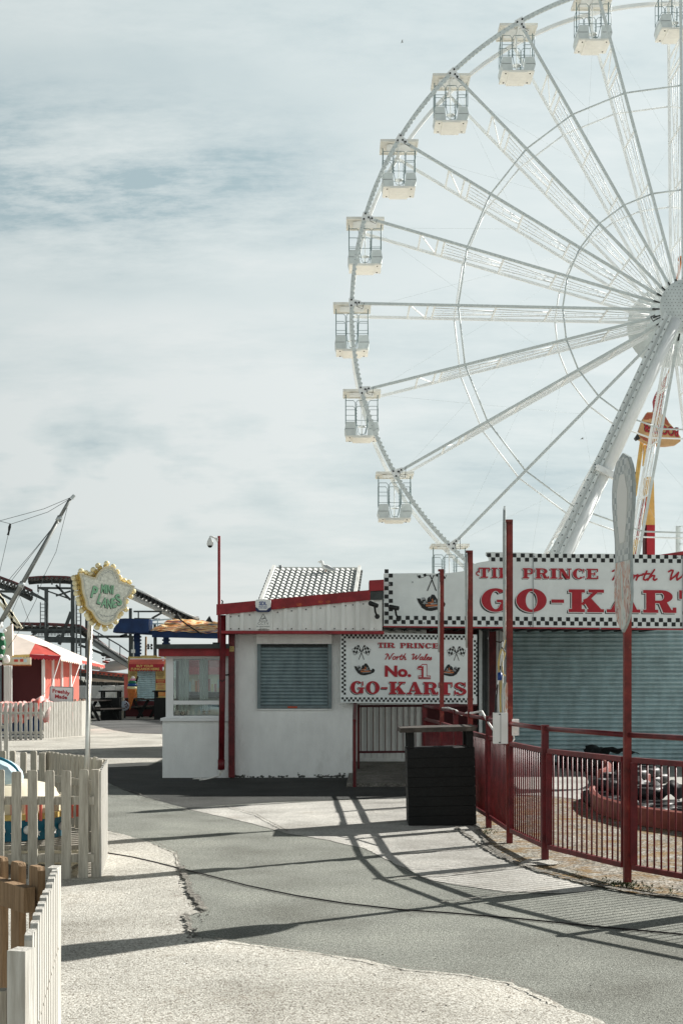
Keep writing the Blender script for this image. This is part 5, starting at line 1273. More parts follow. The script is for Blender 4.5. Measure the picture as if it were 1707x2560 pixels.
m_ = MB()                                     # chain lift side boards: rows of dark wheels under the right-hand drop
for i in range(16):
    x = 336+i*9.4; y = 1479+i*4.55; m_.obox(P(x,y,YC-.2), V((.10,0,-.045)), V((0,.3,0)), V((.02,0,.06)))
    if i % 3: m_.tube(P(x,y+4,YC-.3), P(x,y+4,YC+.2), .075, 8)
m_.build('wheel_row', M['black'], rc)
m_ = MB(); m_.path([P(x,y,YC-.35) for x,y in ((318,1462),(334,1471),(370,1487),(410,1508),(450,1529),(485,1543),(497,1547))], .05, 6); m_.path([P(x,y,YC+.5) for x,y in ((322,1488),(380,1515),(450,1550))], .13, 6); m_.build('side_rail', M['gull'], rc)
def lines(name, segs, w, mt, Y=YC):
    for s_ in segs:
        m_ = MB(); p, q = s_[:2]; ww = s_[2] if len(s_) > 2 else w; Y2 = Y+(s_[3] if len(s_) > 3 else 0)
        m_.bar(P(*p,Y2), P(*q,Y2), ww, ww); m_.build(name, mt, rc)
lines('column', [((116,1470),(116,1700),.14),((182,1458),(182,1700),.15),((217,1540),(217,1700),.12,1),((326,1521),(326,1700),.12),((387,1560),(387,1700),.10),((202,1530),(202,1700),.05),((192,1505),(192,1700),.03)], .12, M['dark_steel'])
lines('strut', [((178,1530),(148,1612),.13),((80,1482),(112,1500),.10),((140,1463),(176,1500),.09),((140,1490),(176,1478),.07),((96,1470),(176,1498),.06),((110,1500),(76,1482),.06),((30,1500),(0,1484),.10),((-30,1478),(60,1480),.10),((95,1470),(178,1471),.09),((60,1478),(110,1500),.06),((95,1480),(95,1462),.05),((150,1445),(150,1470),.05),((130,1462),(130,1448),.05)], .08, M['dark_steel'])
lines('strut', [((334,1529),(404,1529),.07),((346,1529),(346,1548),.05),((380,1546),(405,1532),.08),((336,1546),(400,1548),.04)], .07, M['dark_steel'])
lines('deck_beam', [((70,1576),(210,1574),.10),((120,1600),(215,1602),.22),((70,1596),(100,1576),.08),((150,1588),(115,1610),.08),((235,1592),(322,1592),.10),((300,1592),(318,1586),.10),((196,1612),(322,1660),.10),((66,1592),(180,1594),.05)], .1, M['dark_steel'])
m_ = MB()
for i in range(28): x = 82+i*3.6; m_.bar(P(x,1578,YC), P(x,1590,YC), .03)
m_.bar(P(78,1580,YC+.05), P(184,1580,YC+.05), .05, .12); m_.build('deck_grating', M['dark_steel'], rc)
def ladder(x0, x1, y0, y1, n=8, Y=YC-.5):
    m_ = MB(); m_.bar(P(x0,y0,Y),P(x0,y1,Y),.035); m_.bar(P(x1,y0,Y),P(x1,y1,Y),.035)
    for i in range(n): y = y0+(y1-y0)*(i+.5)/n; m_.bar(P(x0,y,Y),P(x1,y,Y),.025)
    m_.build('ladder', M['grey_steel'], rc)
ladder(101,113,1506,1570,7); ladder(190,201,1500,1690,20)
m_ = MB()                                     # stair handrail
m_.path([P(232,1575,YC-.6),P(262,1592,YC-.6),P(300,1614,YC-.6),P(322,1630,YC-.6)], .03, 5)
for x, y in ((246,1583),(273,1598),(300,1614)): m_.bar(P(x,y,YC-.6), P(x,y+24,YC-.6), .035)
m_.build('handrail', M['grey_steel'], rc)
m_ = MB()                                     # stair treads
for i in range(26): x = 236+i*3.4; y = 1600+i*2.25; m_.obox(P(x,y,YC-.4), V((.055,0,0)), V((0,.5,0)), V((0,0,.045)))
m_.bar(P(232,1609,YC-.9), P(324,1668,YC-.9), .10, .14); m_.build('stairs', M['track'], rc)
# low station clutter: dark posts and pale roofs under the tracks
st_ = thing('coaster_station', (X(255,50),50,0), 'low coaster station with pale canopy and dark framework beneath the track', 'station')
YD = 62; rnd = random.Random(21)
m_ = MB()
for i in range(16): x = 196+i*8; m_.bar(P(x,1700+rnd.uniform(-3,6),YD), P(x,1765,YD), rnd.choice([.05,.08,.16]))
for i in range(16): x = 198+rnd.uniform(0,115); y = rnd.uniform(1703,1735); m_.bar(P(x,y,YD+.3), P(x+rnd.uniform(-20,20),y+rnd.uniform(-14,14),YD+.3), .07)
m_.box(P(197,1745,YD+1.2), P(318,1706,YD+1.6)); m_.build('framework', M['dark_steel'], st_)
m_ = MB(); strip_px(m_, [(208,1664),(228,1661),(250,1668),(252,1676),(208,1672)], YD, 2); strip_px(m_, [(225,1704),(228,1695),(290,1700),(316,1704),(316,1707)], YD-.2, 1.5); m_.build('canopy', M['tent_white'], st_)
m_ = MB(); m_.path([P(x,y,YD-.5) for x,y in ((265,1670),(280,1664),(300,1662),(318,1662))], [.16,.22,.2,.15], 8); m_.path([P(x,y,YD-.5) for x,y in ((240,1688),(265,1674),(292,1672),(318,1668))], .10, 6); m_.path([P(x,y,YD-.6) for x,y in ((196,1676),(236,1682),(320,1689))], .09, 6); m_.build('pale_track', M['gull'], st_)
m_ = MB(); strip_px(m_, [(256,1652),(280,1657),(280,1662),(256,1657)], YD-.6, .5); m_.build('red_panel', M['coral'], st_)
m_ = MB(); 
for i in range(10): x = 252+rnd.uniform(0,22); y = 1632+rnd.uniform(0,20); m_.bar(P(x,y,YD), P(x+rnd.uniform(4,14),y+rnd.uniform(-3,5),YD), .06)
m_.build('stacked_rails', M['grey_steel'], st_)
# white metal railings
wr = thing('white_railing', (X(255,44),44,0), 'white metal railing of rounded panels behind the dark bin', 'railing')
YQ = 57.5
for (x0, x1) in ((197,216),(228,253),(255,288),(289,312)):
    m_ = MB(); m_.path([P(x0,1790,YQ),P(x0,1719,YQ),P(x0+1.5,1716,YQ),P(x1-1.5,1716,YQ),P(x1,1719,YQ),P(x1,1790,YQ)], .03, 6)
    n = int((x1-x0)/2.1)
    for i in range(1, n): x = x0+(x1-x0)*i/n; m_.bar(P(x,1717,YQ), P(x,1790,YQ), .022)
    m_.build('barred_panel', M['gull'], wr)

# ------------------------------------------------------------------ blue canopy with painted canvas
YK = 58
ca = thing('painted_canopy', (X(420,YK),YK,2.5), 'navy canopy with a streaked orange painted canvas roof beside the booth', 'canopy')
m_ = MB(); strip_px(m_, [(284,1572),(292,1560),(300,1547),(312,1546),(372,1548),(372,1582),(282,1581)], YK-1, 1.2); m_.build('blue_panel', M['navy'], ca)
m_ = MB(); strip_px(m_, [(284,1582),(545,1596),(560,1590),(560,1580),(372,1577),(283,1577)], YK-.8, .8)
for i in range(9): m_.bar(P(380,1578+i*1.8,YK-1.1), P(556,1581+i*1.9,YK-1.1), .035)
m_.build('blue_beam', M['navy'], ca)
pm = bpy.data.materials.new('painted_canvas'); pm.use_nodes = True; t = pm.node_tree; b = t.nodes['Principled BSDF']; b.inputs['Roughness'].default_value = .7
tcn = t.nodes.new('ShaderNodeTexCoord'); mp = t.nodes.new('ShaderNodeMapping'); mp.inputs['Rotation'].default_value = (0,radians(-28),0); mp.inputs['Scale'].default_value = (.9,1,5.0)
no = t.nodes.new('ShaderNodeTexNoise'); no.inputs['Scale'].default_value = 1.9; no.inputs['Detail'].default_value = 7; no.inputs['Distortion'].default_value = .6
cr = t.nodes.new('ShaderNodeValToRGB'); e = cr.color_ramp.elements
stp = [(.30,(.015,.05,.09)),(.39,(.22,.04,.02)),(.44,(.80,.26,.05)),(.50,(.90,.52,.16)),(.55,(.88,.78,.55)),(.60,(.75,.28,.07)),(.68,(.10,.18,.24))]
while len(e) < len(stp): e.new(.5)
for el, (p_, c_) in zip(e, stp): el.position = p_; el.color = (*c_, 1)
t.links.new(tcn.outputs['Object'], mp.inputs[0]); t.links.new(mp.outputs[0], no.inputs['Vector']); t.links.new(no.outputs['Fac'], cr.inputs[0]); t.links.new(cr.outputs[0], b.inputs['Base Color'])
m_ = MB(); a, b2, c2, d2 = P(376,1577,YK-1.2), P(556,1584,YK-1.2), P(560,1557,YK+1.5), P(430,1545,YK+1.5); vs = []
for j in range(9):
    for i in range(41):
        u_i, v_i = i/40, j/8; p = a.lerp(b2,u_i).lerp(d2.lerp(c2,u_i), v_i); vs.append(p+V((0,0,.022*sin(u_i*30+v_i*3)*(1-v_i*.5)+.02*sin(v_i*9))))
m_.add(vs, [(j*41+i,j*41+i+1,(j+1)*41+i+1,(j+1)*41+i) for j in range(8) for i in range(40)], True); m_.build('canvas_roof', pm, ca)
m_ = MB(); 
for x, y in ((442,1541),(522,1548)): c = P(x,y,YK+.5); m_.add([c+V((-.13,0,-.08)),c+V((.16,0,-.14)),c+V((.02,0,.13)),c+V((-.13,.2,-.08)),c+V((.16,.2,-.14)),c+V((.02,.2,.13))],[(0,1,2),(5,4,3),(0,3,4,1),(1,4,5,2),(2,5,3,0)])
m_.path([P(444,1544,YK-.5),P(470,1564,YK-1.3),P(505,1586,YK-1.3)], .03, 5); m_.build('floodlight', M['black'], ca)
m_ = MB(); m_.bar(P(372,1552,YK),P(430,1548,YK),.06); m_.bar(P(372,1560,YK),P(410,1559,YK),.05); m_.bar(P(378,1548,YK),P(378,1578,YK),.04); m_.bar(P(394,1546,YK),P(394,1575,YK),.04); m_.build('pale_blue_rail', M['skyblue'], ca)
for (x0, x1) in ((335,350),(409,422)):
    m_ = MB(); vs = []; 
    y = 1586
    for i in range(14):
        z0 = P(x0,y+i*4.2,YK).z; z1 = P(x0,y+(i+1)*4.2,YK).z; w = .05*(i%2)
        m_.box((X(x0,YK)-w,YK-.1,z1),(X(x1,YK)+w,YK+.1,z0-.001))
    m_.build('furled_curtain', M['navy'], ca)
m_ = MB(); m_.bar(P(330,1590,YK-.4),P(330,1740,YK-.4),.10); m_.bar(P(389,1590,YK-.4),P(389,1740,YK-.4),.09); m_.build('leg', M['dark_steel'], ca)
lp = thing('floodlight_pole', (X(364,61),61,0), 'thin brown pole with small twin lamps left of the blue canopy leg', 'lamp post')
m_ = MB(); m_.tube(P(363,1740,61),P(365,1592,61),.045,8); m_.build('pole', M['wood_brown'], lp)
for x in (371,379): m_ = MB(); m_.bar(P(365,1617,61),P(x,1617,61),.03); m_.ball(P(x,1613,61),.055,8,6); m_.ball(P(x,1621,61),.055,8,6); m_.build('lamp_head', M['black'], lp)
jb = thing('junction_box', P(334,1630,57.2), 'small white box fixed on the dark column above the red awning', 'box')
m_ = MB(); m_.box(P(328,1633,57.2), P(338,1624,57.35)); m_.bar(P(334,1634,57.25),P(334,1648,57.25),.04); m_.bar(P(334,1624,57.25),P(334,1604,57.25),.04); m_.build('case', M['gull'], jb)

# ------------------------------------------------------------------ fun card kiosk
YJ = 55.5; k = YJ/F
kk = thing('card_kiosk', (X(368,YJ),YJ,0), 'small kiosk with red BUY YOUR FUNCARDS HERE awning and closed shutter', 'kiosk')
m_ = MB(); m_.box((X(320,YJ),YJ,0),(X(343,YJ),YJ+2.2,2.35)); m_.box((X(389,YJ),YJ,0),(X(440,YJ),YJ+2.2,2.35)); m_.box((X(343,YJ),YJ+.06,0),(X(389,YJ),YJ+2.2,2.35)); m_.build('wall', M['posty'], kk)
m_ = MB(); m_.box((X(310,YJ),YJ+.02,0),(X(319.5,YJ),YJ+.3,Z(1692,YJ))); m_.build('red_wing', M['coral'], kk)
m_ = MB(); slats(m_, X(343.5,YJ), X(388.5,YJ), Z(1757,YJ), Z(1676,YJ), 17, YJ+.02, .03); m_.build('shutter', M['shutter'], kk)
m_ = MB(); prof = [(1648,.0),(1650,-.25),(1655,-.42),(1661,-.52)]; vs = []
x0, x1 = X(328,YJ), X(413,YJ)
for (y, dy) in prof: vs += [(x0-.04*(-dy),YJ+dy,Z(y,YJ)),(x1+.04*(-dy),YJ+dy,Z(y,YJ))]
m_.add(vs, [(2*i,2*i+2,2*i+3,2*i+1) for i in range(3)]); m_.add([(x0,YJ,Z(1648,YJ)),(x0-.02,YJ-.52,Z(1661,YJ)),(x0,YJ,Z(1661,YJ)),(x1,YJ,Z(1648,YJ)),(x1+.02,YJ-.52,Z(1661,YJ)),(x1,YJ,Z(1661,YJ))],[(0,1,2),(3,5,4)])
aw = m_.build('awning', M['coral'], kk)
m_ = MB(); m_.box((x0-.02,YJ-.535,Z(1676,YJ)),(x1+.02,YJ-.515,Z(1661,YJ)))
sc = 13
for i in range(sc):
    a = x0+(x1-x0)*i/sc; b = x0+(x1-x0)*(i+1)/sc; m_.prism([V((a+(b-a)*t_,YJ-.535,Z(1676,YJ)-.045*sin(pi*t_)-.0005)) for t_ in [j/6 for j in range(7)]], (0,.02,0))
vl_ = m_.build('awning_valance', M['sign_red'], kk)
m_ = MB(); m_.box((x0-.03,YJ-.1,Z(1649,YJ)),(x1+.03,YJ+.25,Z(1646.5,YJ))); m_.build('awning_hood', M['gull'], kk)
pl = Plane(P(363,1669,YJ-.54), (1,0,0), (0,0,1)); m_ = MB(); text(m_, pl, 'BUY YOUR', -.01, 1.0*k, 5.6*k, .001, 42*k, .03); text(m_, pl, 'FUNCARDS HERE', 0, -6.4*k, 5.6*k, .001, 70*k, .03); m_.build('lettering', M['gold_text'], kk)
def poster(x0, y0, x1, y1, mt, bands, tx=None):
    m_ = MB(); m_.box((X(x0,YJ),YJ-.02,Z(y1,YJ)),(X(x1,YJ),YJ-.001,Z(y0,YJ))); p_ = m_.build('poster', mt, kk)
    m_ = MB(); rnd = random.Random(int(x0+y0)); y = y0+2
    while y < y1-2:
        w_ = rnd.uniform(.5,.9)*(x1-x0)/2; m_.box((X((x0+x1)/2-w_,YJ),YJ-.0225,Z(y+rnd.uniform(.7,1.2),YJ)),(X((x0+x1)/2+w_,YJ),YJ-.0205,Z(y,YJ))); y += rnd.uniform(2.0,3.4)
    m_.build('poster_print', bands, p_)
poster(321,1678,342,1695,M['posty'],M['maroon']); poster(322,1730,342,1745,M['orange'],M['maroon'])
poster(390,1678,413,1696,M['posty'],M['maroon']); poster(390,1699,413,1708,M['sign_red'],M['gold_text']); poster(390,1709,413,1726,M['posty'],M['sign_red']); poster(390,1729,413,1740,M['orange'],M['gold_text'])
m_ = MB(); m_.box((X(312,YJ),YJ-.05,0),(X(440,YJ),YJ-.003,.62)); m_.build('plinth', M['maroon'], kk); m_ = MB()
strip_px(m_, [(348,1645.5),(353,1639),(389,1639),(386,1645.5)], YJ+.3, .6); m_.build('yellow_top', M['posty'], kk)
m_ = MB(); m_.tube(P(408,1652,YJ-.3),P(408,1676,YJ-.6),.035,8); m_.tube(P(404,1646,YJ),P(410,1642,YJ),.05,8); m_.build('lamp', M['gull'], kk)
# whole giant ice cream cone
YI = 53.6; k = YI/F
ic = thing('ice_cream_statue', (X(324,YI),YI,Z(1776,YI)), 'giant orange ice cream cone statue with rainbow swirl, left of the kiosk shutter', 'statue')
def lean(y): return (1776-y)*.085
m_ = MB()
ax_ = (P(330,1720,YI)-P(324.5,1776,YI)).normalized(); c = P(324.5,1776,YI)
m_.lathe(c, [(.004,0),(1.2*k,3*k),(9.2*k,43*k),(10.6*k,44*k),(10.8*k,51*k),(11.8*k,52*k),(11.6*k,56*k),(9*k,57*k),(.01,57*k)], 20, ax_); m_.build('cone', M['orange'], ic)
cols = [('pale_yellow',(.75,.68,.36),12.6,56),('blue',(.012,.06,.22),12.4,63.5),('green',(.015,.16,.08),11.2,70),('pink',(.66,.26,.38),8.4,76),('cream_tip',(.78,.72,.66),4.6,81.5)]
for i, (nm, cl, r_, hh) in enumerate(cols):
    mt = mat('swirl_'+nm, cl, .4); m_ = MB(); cc_ = c+ax_*(hh*k); m_.ball(cc_, r_*k, 18, 8, (1,1,.50 if i < 4 else 1.0)); m_.build('swirl', mt, ic)
m_ = MB(); a = c+ax_*(72*k)+V((9*k,0,0)); m_.tube(a, a+V((4.5*k,0,13*k)), 2.4*k, 8); m_.build('flake', mat('chocolate',(.03,.018,.012),.7), ic)
# round leaning sign with TS
rs = thing('round_sign', (X(316,YI),YI-.3,0), 'round grey sign with dark lettering leaning by the brick pillar', 'sign')
m_ = MB(); c = P(311,1765,YI-.3); m_.lathe(c, [(.001,-.02),(20*k*.62,-.02),(20*k*.62,.02),(.001,.02)], 28, (.25,-1,.1)); 
m_.build('disc', M['kart_gr'] if False else mat('grey_disc',(.34,.37,.42),.5), rs)
pl = Plane(c+V((.0,-.06,0)), V((1,.2,0)), (0,0,1)); m_ = MB(); text(m_, pl, 'TS', 2*k, 0*k, 8*k, .003, 13*k, .03, rot=radians(-62)); m_.build('lettering', M['maroon'], rs)
m_ = MB(); m_.box((c.x-.03,c.y+.05,0),(c.x+.03,c.y+.11,c.z-.1)); m_.build('stand', M['black'], rs)
br = MB()
for i in range(11): br.box((X(299.5,YI),YI-.25+.004*(i%2),.01+i*.074),(X(309.8,YI)+.004*(i%2),YI+.1,.01+i*.074+.066))
br.box((X(299.5,YI)+.01,YI-.24,0),(X(309.8,YI)-.01,YI+.09,.81)); tag(br.build('brick_pillar', M['stone']), 'short buff brick pillar beside the dark bin in the yard', 'pillar')
# two dark bins further off
def farbin(x0, x1, ytop, ybase, label):
    Y = F*EYE/(ybase-HY); o = thing('bin_housing', (X((x0+x1)/2,Y),Y,0), label, 'bin')
    hh = EYE-(ytop-HY)*Y/F
    binbox(o, X(x0,Y), X(x1,Y), Y, Y+.6, hh-.26, hh, M['dark'], M['dark'], over=.06)
farbin(251,298,1727,1801,'dark bin housing with raised lid in front of the white railing')
farbin(385,430,1727,1800,'dark bin housing right of the kiosk shutter, partly behind the ticket booth')
# picnic tables
def picnic(x, y, s, label, rz=0):
    c = G(x, y); o = thing('picnic_table', c, label, 'picnic table', 'dark picnic tables in the food yard')
    def T(a): return c+Matrix.Rotation(rz,3,'Z')@V(a)
    def bx(mb, p, q, w, h): mb.bar(T(p), T(q), w, h)
    m_ = MB()
    for j in range(5): bx(m_, (-.85,-.32+.16*j,.72), (.85,-.32+.16*j,.72), .145, .04)
    m_.build('table_top', M['lidwood'], o)
    for sg in (-1, 1):
        m_ = MB(); bx(m_, (-.85,sg*.62,.43), (.85,sg*.62,.43), .13, .04); bx(m_, (-.85,sg*.76,.43), (.85,sg*.76,.43), .13, .04); m_.build('seat', M['lidwood'], o)
    for sx_ in (-.6, .6):
        for sg in (-1, 1):
            m_ = MB(); bx(m_, (sx_,sg*.22,.70), (sx_,sg*.66,.0), .05, .10); m_.build('leg', M['dark'], o)
        m_ = MB(); bx(m_, (sx_+.05,-.8,.385), (sx_+.05,.8,.385), .05, .09); m_.build('crossbar', M['dark'], o)
picnic(232,1802,1,'dark picnic table left of the dark bin, partly behind the sign pole', radians(68))
picnic(262,1806,1,'dark picnic table in front of the dark bin by the brick pillar', radians(72)) if False else None
picnic(345,1792,1,'dark picnic table under the giant ice cream cone', radians(62)); picnic(372,1790,1,'dark picnic table in front of the kiosk shutter', radians(62))
picnic(400,1796,1,'dark picnic table nearest the ticket booth in the food yard', radians(75)); picnic(214,1796,1,'dark picnic table farthest left, behind the polished sign pole', radians(70))

# ------------------------------------------------------------------ striped tent stall
YE = 40
te = thing('tent_stall', (X(110,YE),YE,0), 'red and cream tent stall with red panel walls and scalloped canopy', 'stall')
xa, xb, xc = X(28,YE), X(109,YE), X(197,YE+2.5)
m_ = MB(); m_.box((xa-2,YE+.3,0),(X(102,YE),YE+.4,Z(1640,YE))); m_.build('dark_opening', M['maroon'], te)
wallA = V((X(109,YE),YE,0)); wallB = V((xc,YE+2.5,0)); n = 4
for i in range(n):
    a = wallA.lerp(wallB, i/n+.02); b = wallA.lerp(wallB, (i+1)/n-.0)
    m_ = MB(); m_.prism([a, b, b+V((0,0,Z(1652,YE)+.1)), a+V((0,0,Z(1640,YE)))], V((0,.05,0))); m_.build('wall_panel', M['coral'], te)
    m_ = MB(); a = wallA.lerp(wallB, i/n); m_.bar(a+V((0,-.03,0)), a+V((0,-.03,Z(1643,YE))), .08); m_.build('wall_post', M['gull'], te)
# canopy: ridge to the left, hem scalloped, hip corner at (153,1638)
A_ = P(-60,1560,YE+2); B_ = P(30,1585,YE+1.2); C_ = P(80,1591,YE+1.8); 
peak = P(30,1584,YE+1.5)
front = [P(-60,1632,YE-1),P(30,1638,YE-.8),P(74,1636,YE-.7),P(110,1637,YE-.5),P(152,1640,YE-.2)]
side = [P(152,1640,YE-.2),P(205,1651,YE+1.6),P(262,1664,YE+4)]
m_ = MB(); m_.add([P(-60,1578,YE+1.5), peak, front[0], front[1], front[2], P(88,1609,YE+.4)], [(0,2,3,1),(1,3,4,5)]); cn1 = m_.build('canopy', M['tent_white'], te)
m_ = MB(); m_.add([P(88,1609,YE+.4), front[2], front[3], front[4]], [(0,1,2,3)]); m_.add([P(88,1609,YE+.4), P(118,1618,YE+.2), front[4]+V((0,0,.01)), front[4]], [(0,3,2,1)]); m_.build('red_stripe', M['tent_red'], te)
m_ = MB(); m_.add([peak, P(88,1609,YE+.4), front[4], side[1], side[2], P(82,1590,YE+3.2)], [(0,1,2,3),(0,3,4,5)]); m_.build('canopy_side', M['tent_white'], te)
def hem(name, p, q, drop, n, mt):
    m_ = MB()
    for i in range(n):
        a = p.lerp(q, i/n); b = p.lerp(q, (i+1)/n); m_.prism([a, b, b-V((0,0,drop)), a.lerp(b,.5)-V((0,0,drop*1.5)), a-V((0,0,drop))], V((0,.015,0)))
    m_.build(name, mt, te)
hem('valance', front[0], front[1], .06, 12, M['tent_white']); hem('valance', front[1], front[2], .06, 6, M['posty']); hem('valance', front[2], front[4], .10, 9, M['sign_red'])
hem('valance', side[0], side[1], .10, 10, M['tent_white']); hem('valance', side[1], side[2], .07, 9, M['tent_red'])
m_ = MB(); m_.path([P(151,1643,YE-.3),P(135,1694,YE-.6),P(118,1760,YE-1.2)], .012, 5); m_.path([P(202,1656,YE+1),P(186,1700,YE),P(170,1745,YE-1)], .012, 5); m_.build('guy_rope', M['gull'], te)
bs = thing('burger_board', P(54,1652,YE-1.1), 'small cream picture board with scalloped lower edge under the tent canopy', 'board')
m_ = MB(); m_.box(P(6,1662,YE-1.1), P(78,1644,YE-1.05)); m_.build('panel', M['cream'], bs)
m_ = MB()
for i in range(22): a = P(8+i*3.2,1662,YE-1.1); m_.prism([a+V((0,-.005,0)),a+V((.034,-.005,0)),a+V((.017,-.005,-.04))], (0,.03,0))
m_.build('scalloped_edge', M['orange'], bs)
m_ = MB(); m_.box(P(35,1655,YE-1.115), P(45,1649,YE-1.106)); m_.box(P(50,1655,YE-1.115), P(58,1648,YE-1.106)); m_.build('picture', M['tent_red'], bs)
m_ = MB(); m_.box(P(31,1647,YE-1.113), P(56,1644.5,YE-1.106)); m_.box(P(60,1656,YE-1.113), P(67,1648,YE-1.106)); m_.build('blue_picture', M['skyblue'], bs)
# white curtained column with bulbs, green panel at the edge
gp = thing('bulb_sign', (X(4,YE-2),YE-2,0), 'green sign edged with big white bulbs, cut by the left photo edge', 'sign')
m_ = MB(); strip_px(m_, [(-50,1570),(6,1583),(11,1610),(8,1632),(0,1650),(-50,1655)], YE-2, .2); m_.build('green_panel', mat('green_sign',(.012,.12,.05),.5), gp)
for (x, y, r) in ((3,1566,.055),(7,1596,.055),(8,1619,.055),(3,1641,.055),(1,1660,.05),(12,1577,.05)): m_ = MB(); m_.ball(P(x,y,YE-2.1), r, 12, 8); m_.build('bulb', M['whitebulb'], gp)
m_ = MB(); m_.lathe(P(17,1648,YE-2.1), [(.001,-.11),(.09,-.07),(.12,.0),(.09,.06),(.001,.09)], 14, (1,0,.15)); m_.build('horn_trim', M['beige'], gp)
m_ = MB(); m_.box((X(-60,YE-2),YE-1.99,0),(X(-8,YE-2),YE-1.8,Z(1655,YE-2))); m_.build('post', M['galv'], gp)
wc = thing('curtained_column', (X(22,YE-1.4),YE-1.4,0), 'pale curtained column between green bulb sign and dark tent opening', 'column')
m_ = MB(); Yw = YE-1.4; m_.prism([P(x,y,Yw) for x,y in ((12,1572),(30,1560),(31,1640),(12,1640),(5,1600))], (0,.15,0)); m_.build('scroll_top', M['tent_white'], wc)
m_ = MB(); curtain(m_, X(9,Yw), X(30,Yw), Yw+.02, 0, Z(1664,Yw), 4, .03); m_.build('curtain', M['clad'], wc)
m_ = MB(); m_.box((X(-60,YE),YE-.2,0),(X(7,YE),YE-.1,Z(1660,YE))); tag(m_.build('shutter_panel', M['shutter_dk']), 'grey ribbed shutter panel at the extreme left edge behind the bulbs', 'shutter')
# yellow truss arm at far left
m_ = MB(); 
for a, b in (((-20,1480),(45,1570)),((-20,1460),(55,1572)),((-20,1480),(10,1500)),((8,1498),(14,1522)),((14,1522),(34,1540)),((30,1530),(30,1556)),((30,1555),(50,1566))): m_.bar(P(*a,36), P(*b,36), .06)
tag(m_.build('yellow_truss', M['cream']), 'cream ride truss arm slanting down behind the tent at the left edge', 'truss')
# freshly made board
YH = 37.5; k = YH/F
fm = thing('menu_board', P(154,1752,YH), 'tilted grey board lettered Freshly Made behind the far picket fence', 'board')
pl0 = Plane(P(154,1735,YH), (1,.12,-.03), (0,.15,1)); hw_, hh_ = 28.5*k, 17*k
m_ = MB(); m_.prism([pl0(-hw_,-hh_*1.3),pl0(hw_,-hh_*1.3),pl0(hw_,hh_),pl0(-hw_,hh_)], pl0.n*-.04); m_.build('board', M['sign_white'], fm)
m_ = MB(); 
for a, b in (((-hw_,hh_),(hw_,hh_)),((-hw_,-hh_*1.3),(-hw_,hh_)),((hw_,-hh_*1.3),(hw_,hh_))): m_.bar(pl0(*a,.004), pl0(*b,.004), .025, .02, (0,1,0))
m_.build('edge', M['kart_gr'], fm)
m_ = MB()
def wv(amp): return lambda a, b: (a, b-amp*(a/hw_)*1.2*k*3-amp*k*((a/hw_)**2)*2)
text(m_, pl0, 'Freshly', -1*k, 1.0*k, 9.5*k, .005, 43*k, .035, warp=wv(1)); text(m_, pl0, 'Made', -1*k, -12*k, 9.5*k, .005, 30*k, .035, warp=wv(.6)); m_.build('lettering', M['sign_red'], fm)
m_ = MB(); m_.bar(pl0(-hw_*.8,-hh_,-.06), V((pl0(-hw_*.8,0).x,YH+.2,0)), .05); m_.bar(pl0(hw_*.8,-hh_,-.06), V((pl0(hw_*.8,0).x,YH+.2,0)), .05); m_.build('leg', M['black'], fm)
# covered ride behind the far pickets: red cloth over blue tubs
cr_ = thing('covered_ride', (X(60,37.2),37.2,0), 'small blue ride under a crumpled red and white cover behind the far pickets', 'ride')
m_ = MB(); vs = []; nx = 40; ny = 10; Yc = 36.2
for j in range(ny+1):
    for i in range(nx+1):
        u_i, v_i = i/nx, j/ny; x = -30+u_i*152; hgt = 1758-14*math.exp(-((x-88)/16)**2)-4*sin(x*.3)*.4
        z = Z(hgt,Yc)-.40*abs(2*v_i-1)**3+.035*sin(x*.55+v_i*4)+.02*sin(x*1.3)
        vs.append((X(x,Yc), Yc+1.5*v_i, z-(.10 if j in (0,ny) else 0)))
m_.add(vs, [(j*(nx+1)+i,j*(nx+1)+i+1,(j+1)*(nx+1)+i+1,(j+1)*(nx+1)+i) for j in range(ny) for i in range(nx)], True); m_.build('cover', mat('red_white_cover', (.58,.07,.045), .6, col2=(.72,.66,.62), vscale=2.6), cr_)
m_ = MB(); m_.box((X(-30,Yc),Yc+.25,.08),(X(112,Yc),Yc+1.3,.58)); m_.build('tub', M['navy'], cr_)
m_ = MB(); m_.box((X(-30,Yc),Yc+.2,.03),(X(112,Yc),Yc+1.35,.079)); m_.build('base', M['gull'], cr_)

# second stall seen through the booth windows
fs = thing('food_stall', (X(505,57),57,0), 'red fronted food stall seen through the glass of the ticket booth', 'stall')
YO = 57
m_ = MB(); m_.box((X(445,YO),YO,0),(X(640,YO),YO+3,2.6)); m_.build('wall', M['cream'], fs)
m_ = MB(); m_.prism([V((X(445,YO),YO,2.3)),V((X(445,YO),YO-.8,1.95)),V((X(445,YO),YO-.8,1.65)),V((X(445,YO),YO,1.9))], (X(560,YO)-X(445,YO),0,0)); m_.build('awning', M['sign_red'], fs)
m_ = MB(); m_.box((X(560,YO),YO-.3,0),(X(640,YO),YO-.001,2.4)); m_.build('wing', M['coral'], fs)
rnd = random.Random(8)
for i in range(14):
    x = 448+i*8; w_ = rnd.uniform(5,7); y0_ = rnd.uniform(1694,1712); h_ = rnd.uniform(14,34); m_ = MB(); m_.box((X(x,YO),YO-.03,Z(y0_+h_,YO)),(X(x+w_,YO),YO-.002,Z(y0_,YO))); m_.build('menu_panel', rnd.choice([M['coral'],M['posty'],M['gull'],M['skyblue'],M['sign_red'],M['orange']]), fs)
m_ = MB(); m_.box((X(450,YO),YO-.4,.9),(X(556,YO),YO-.04,.96)); m_.box((X(450,YO),YO-.35,0),(X(556,YO),YO-.1,.899)); m_.build('counter', M['dark'], fs)
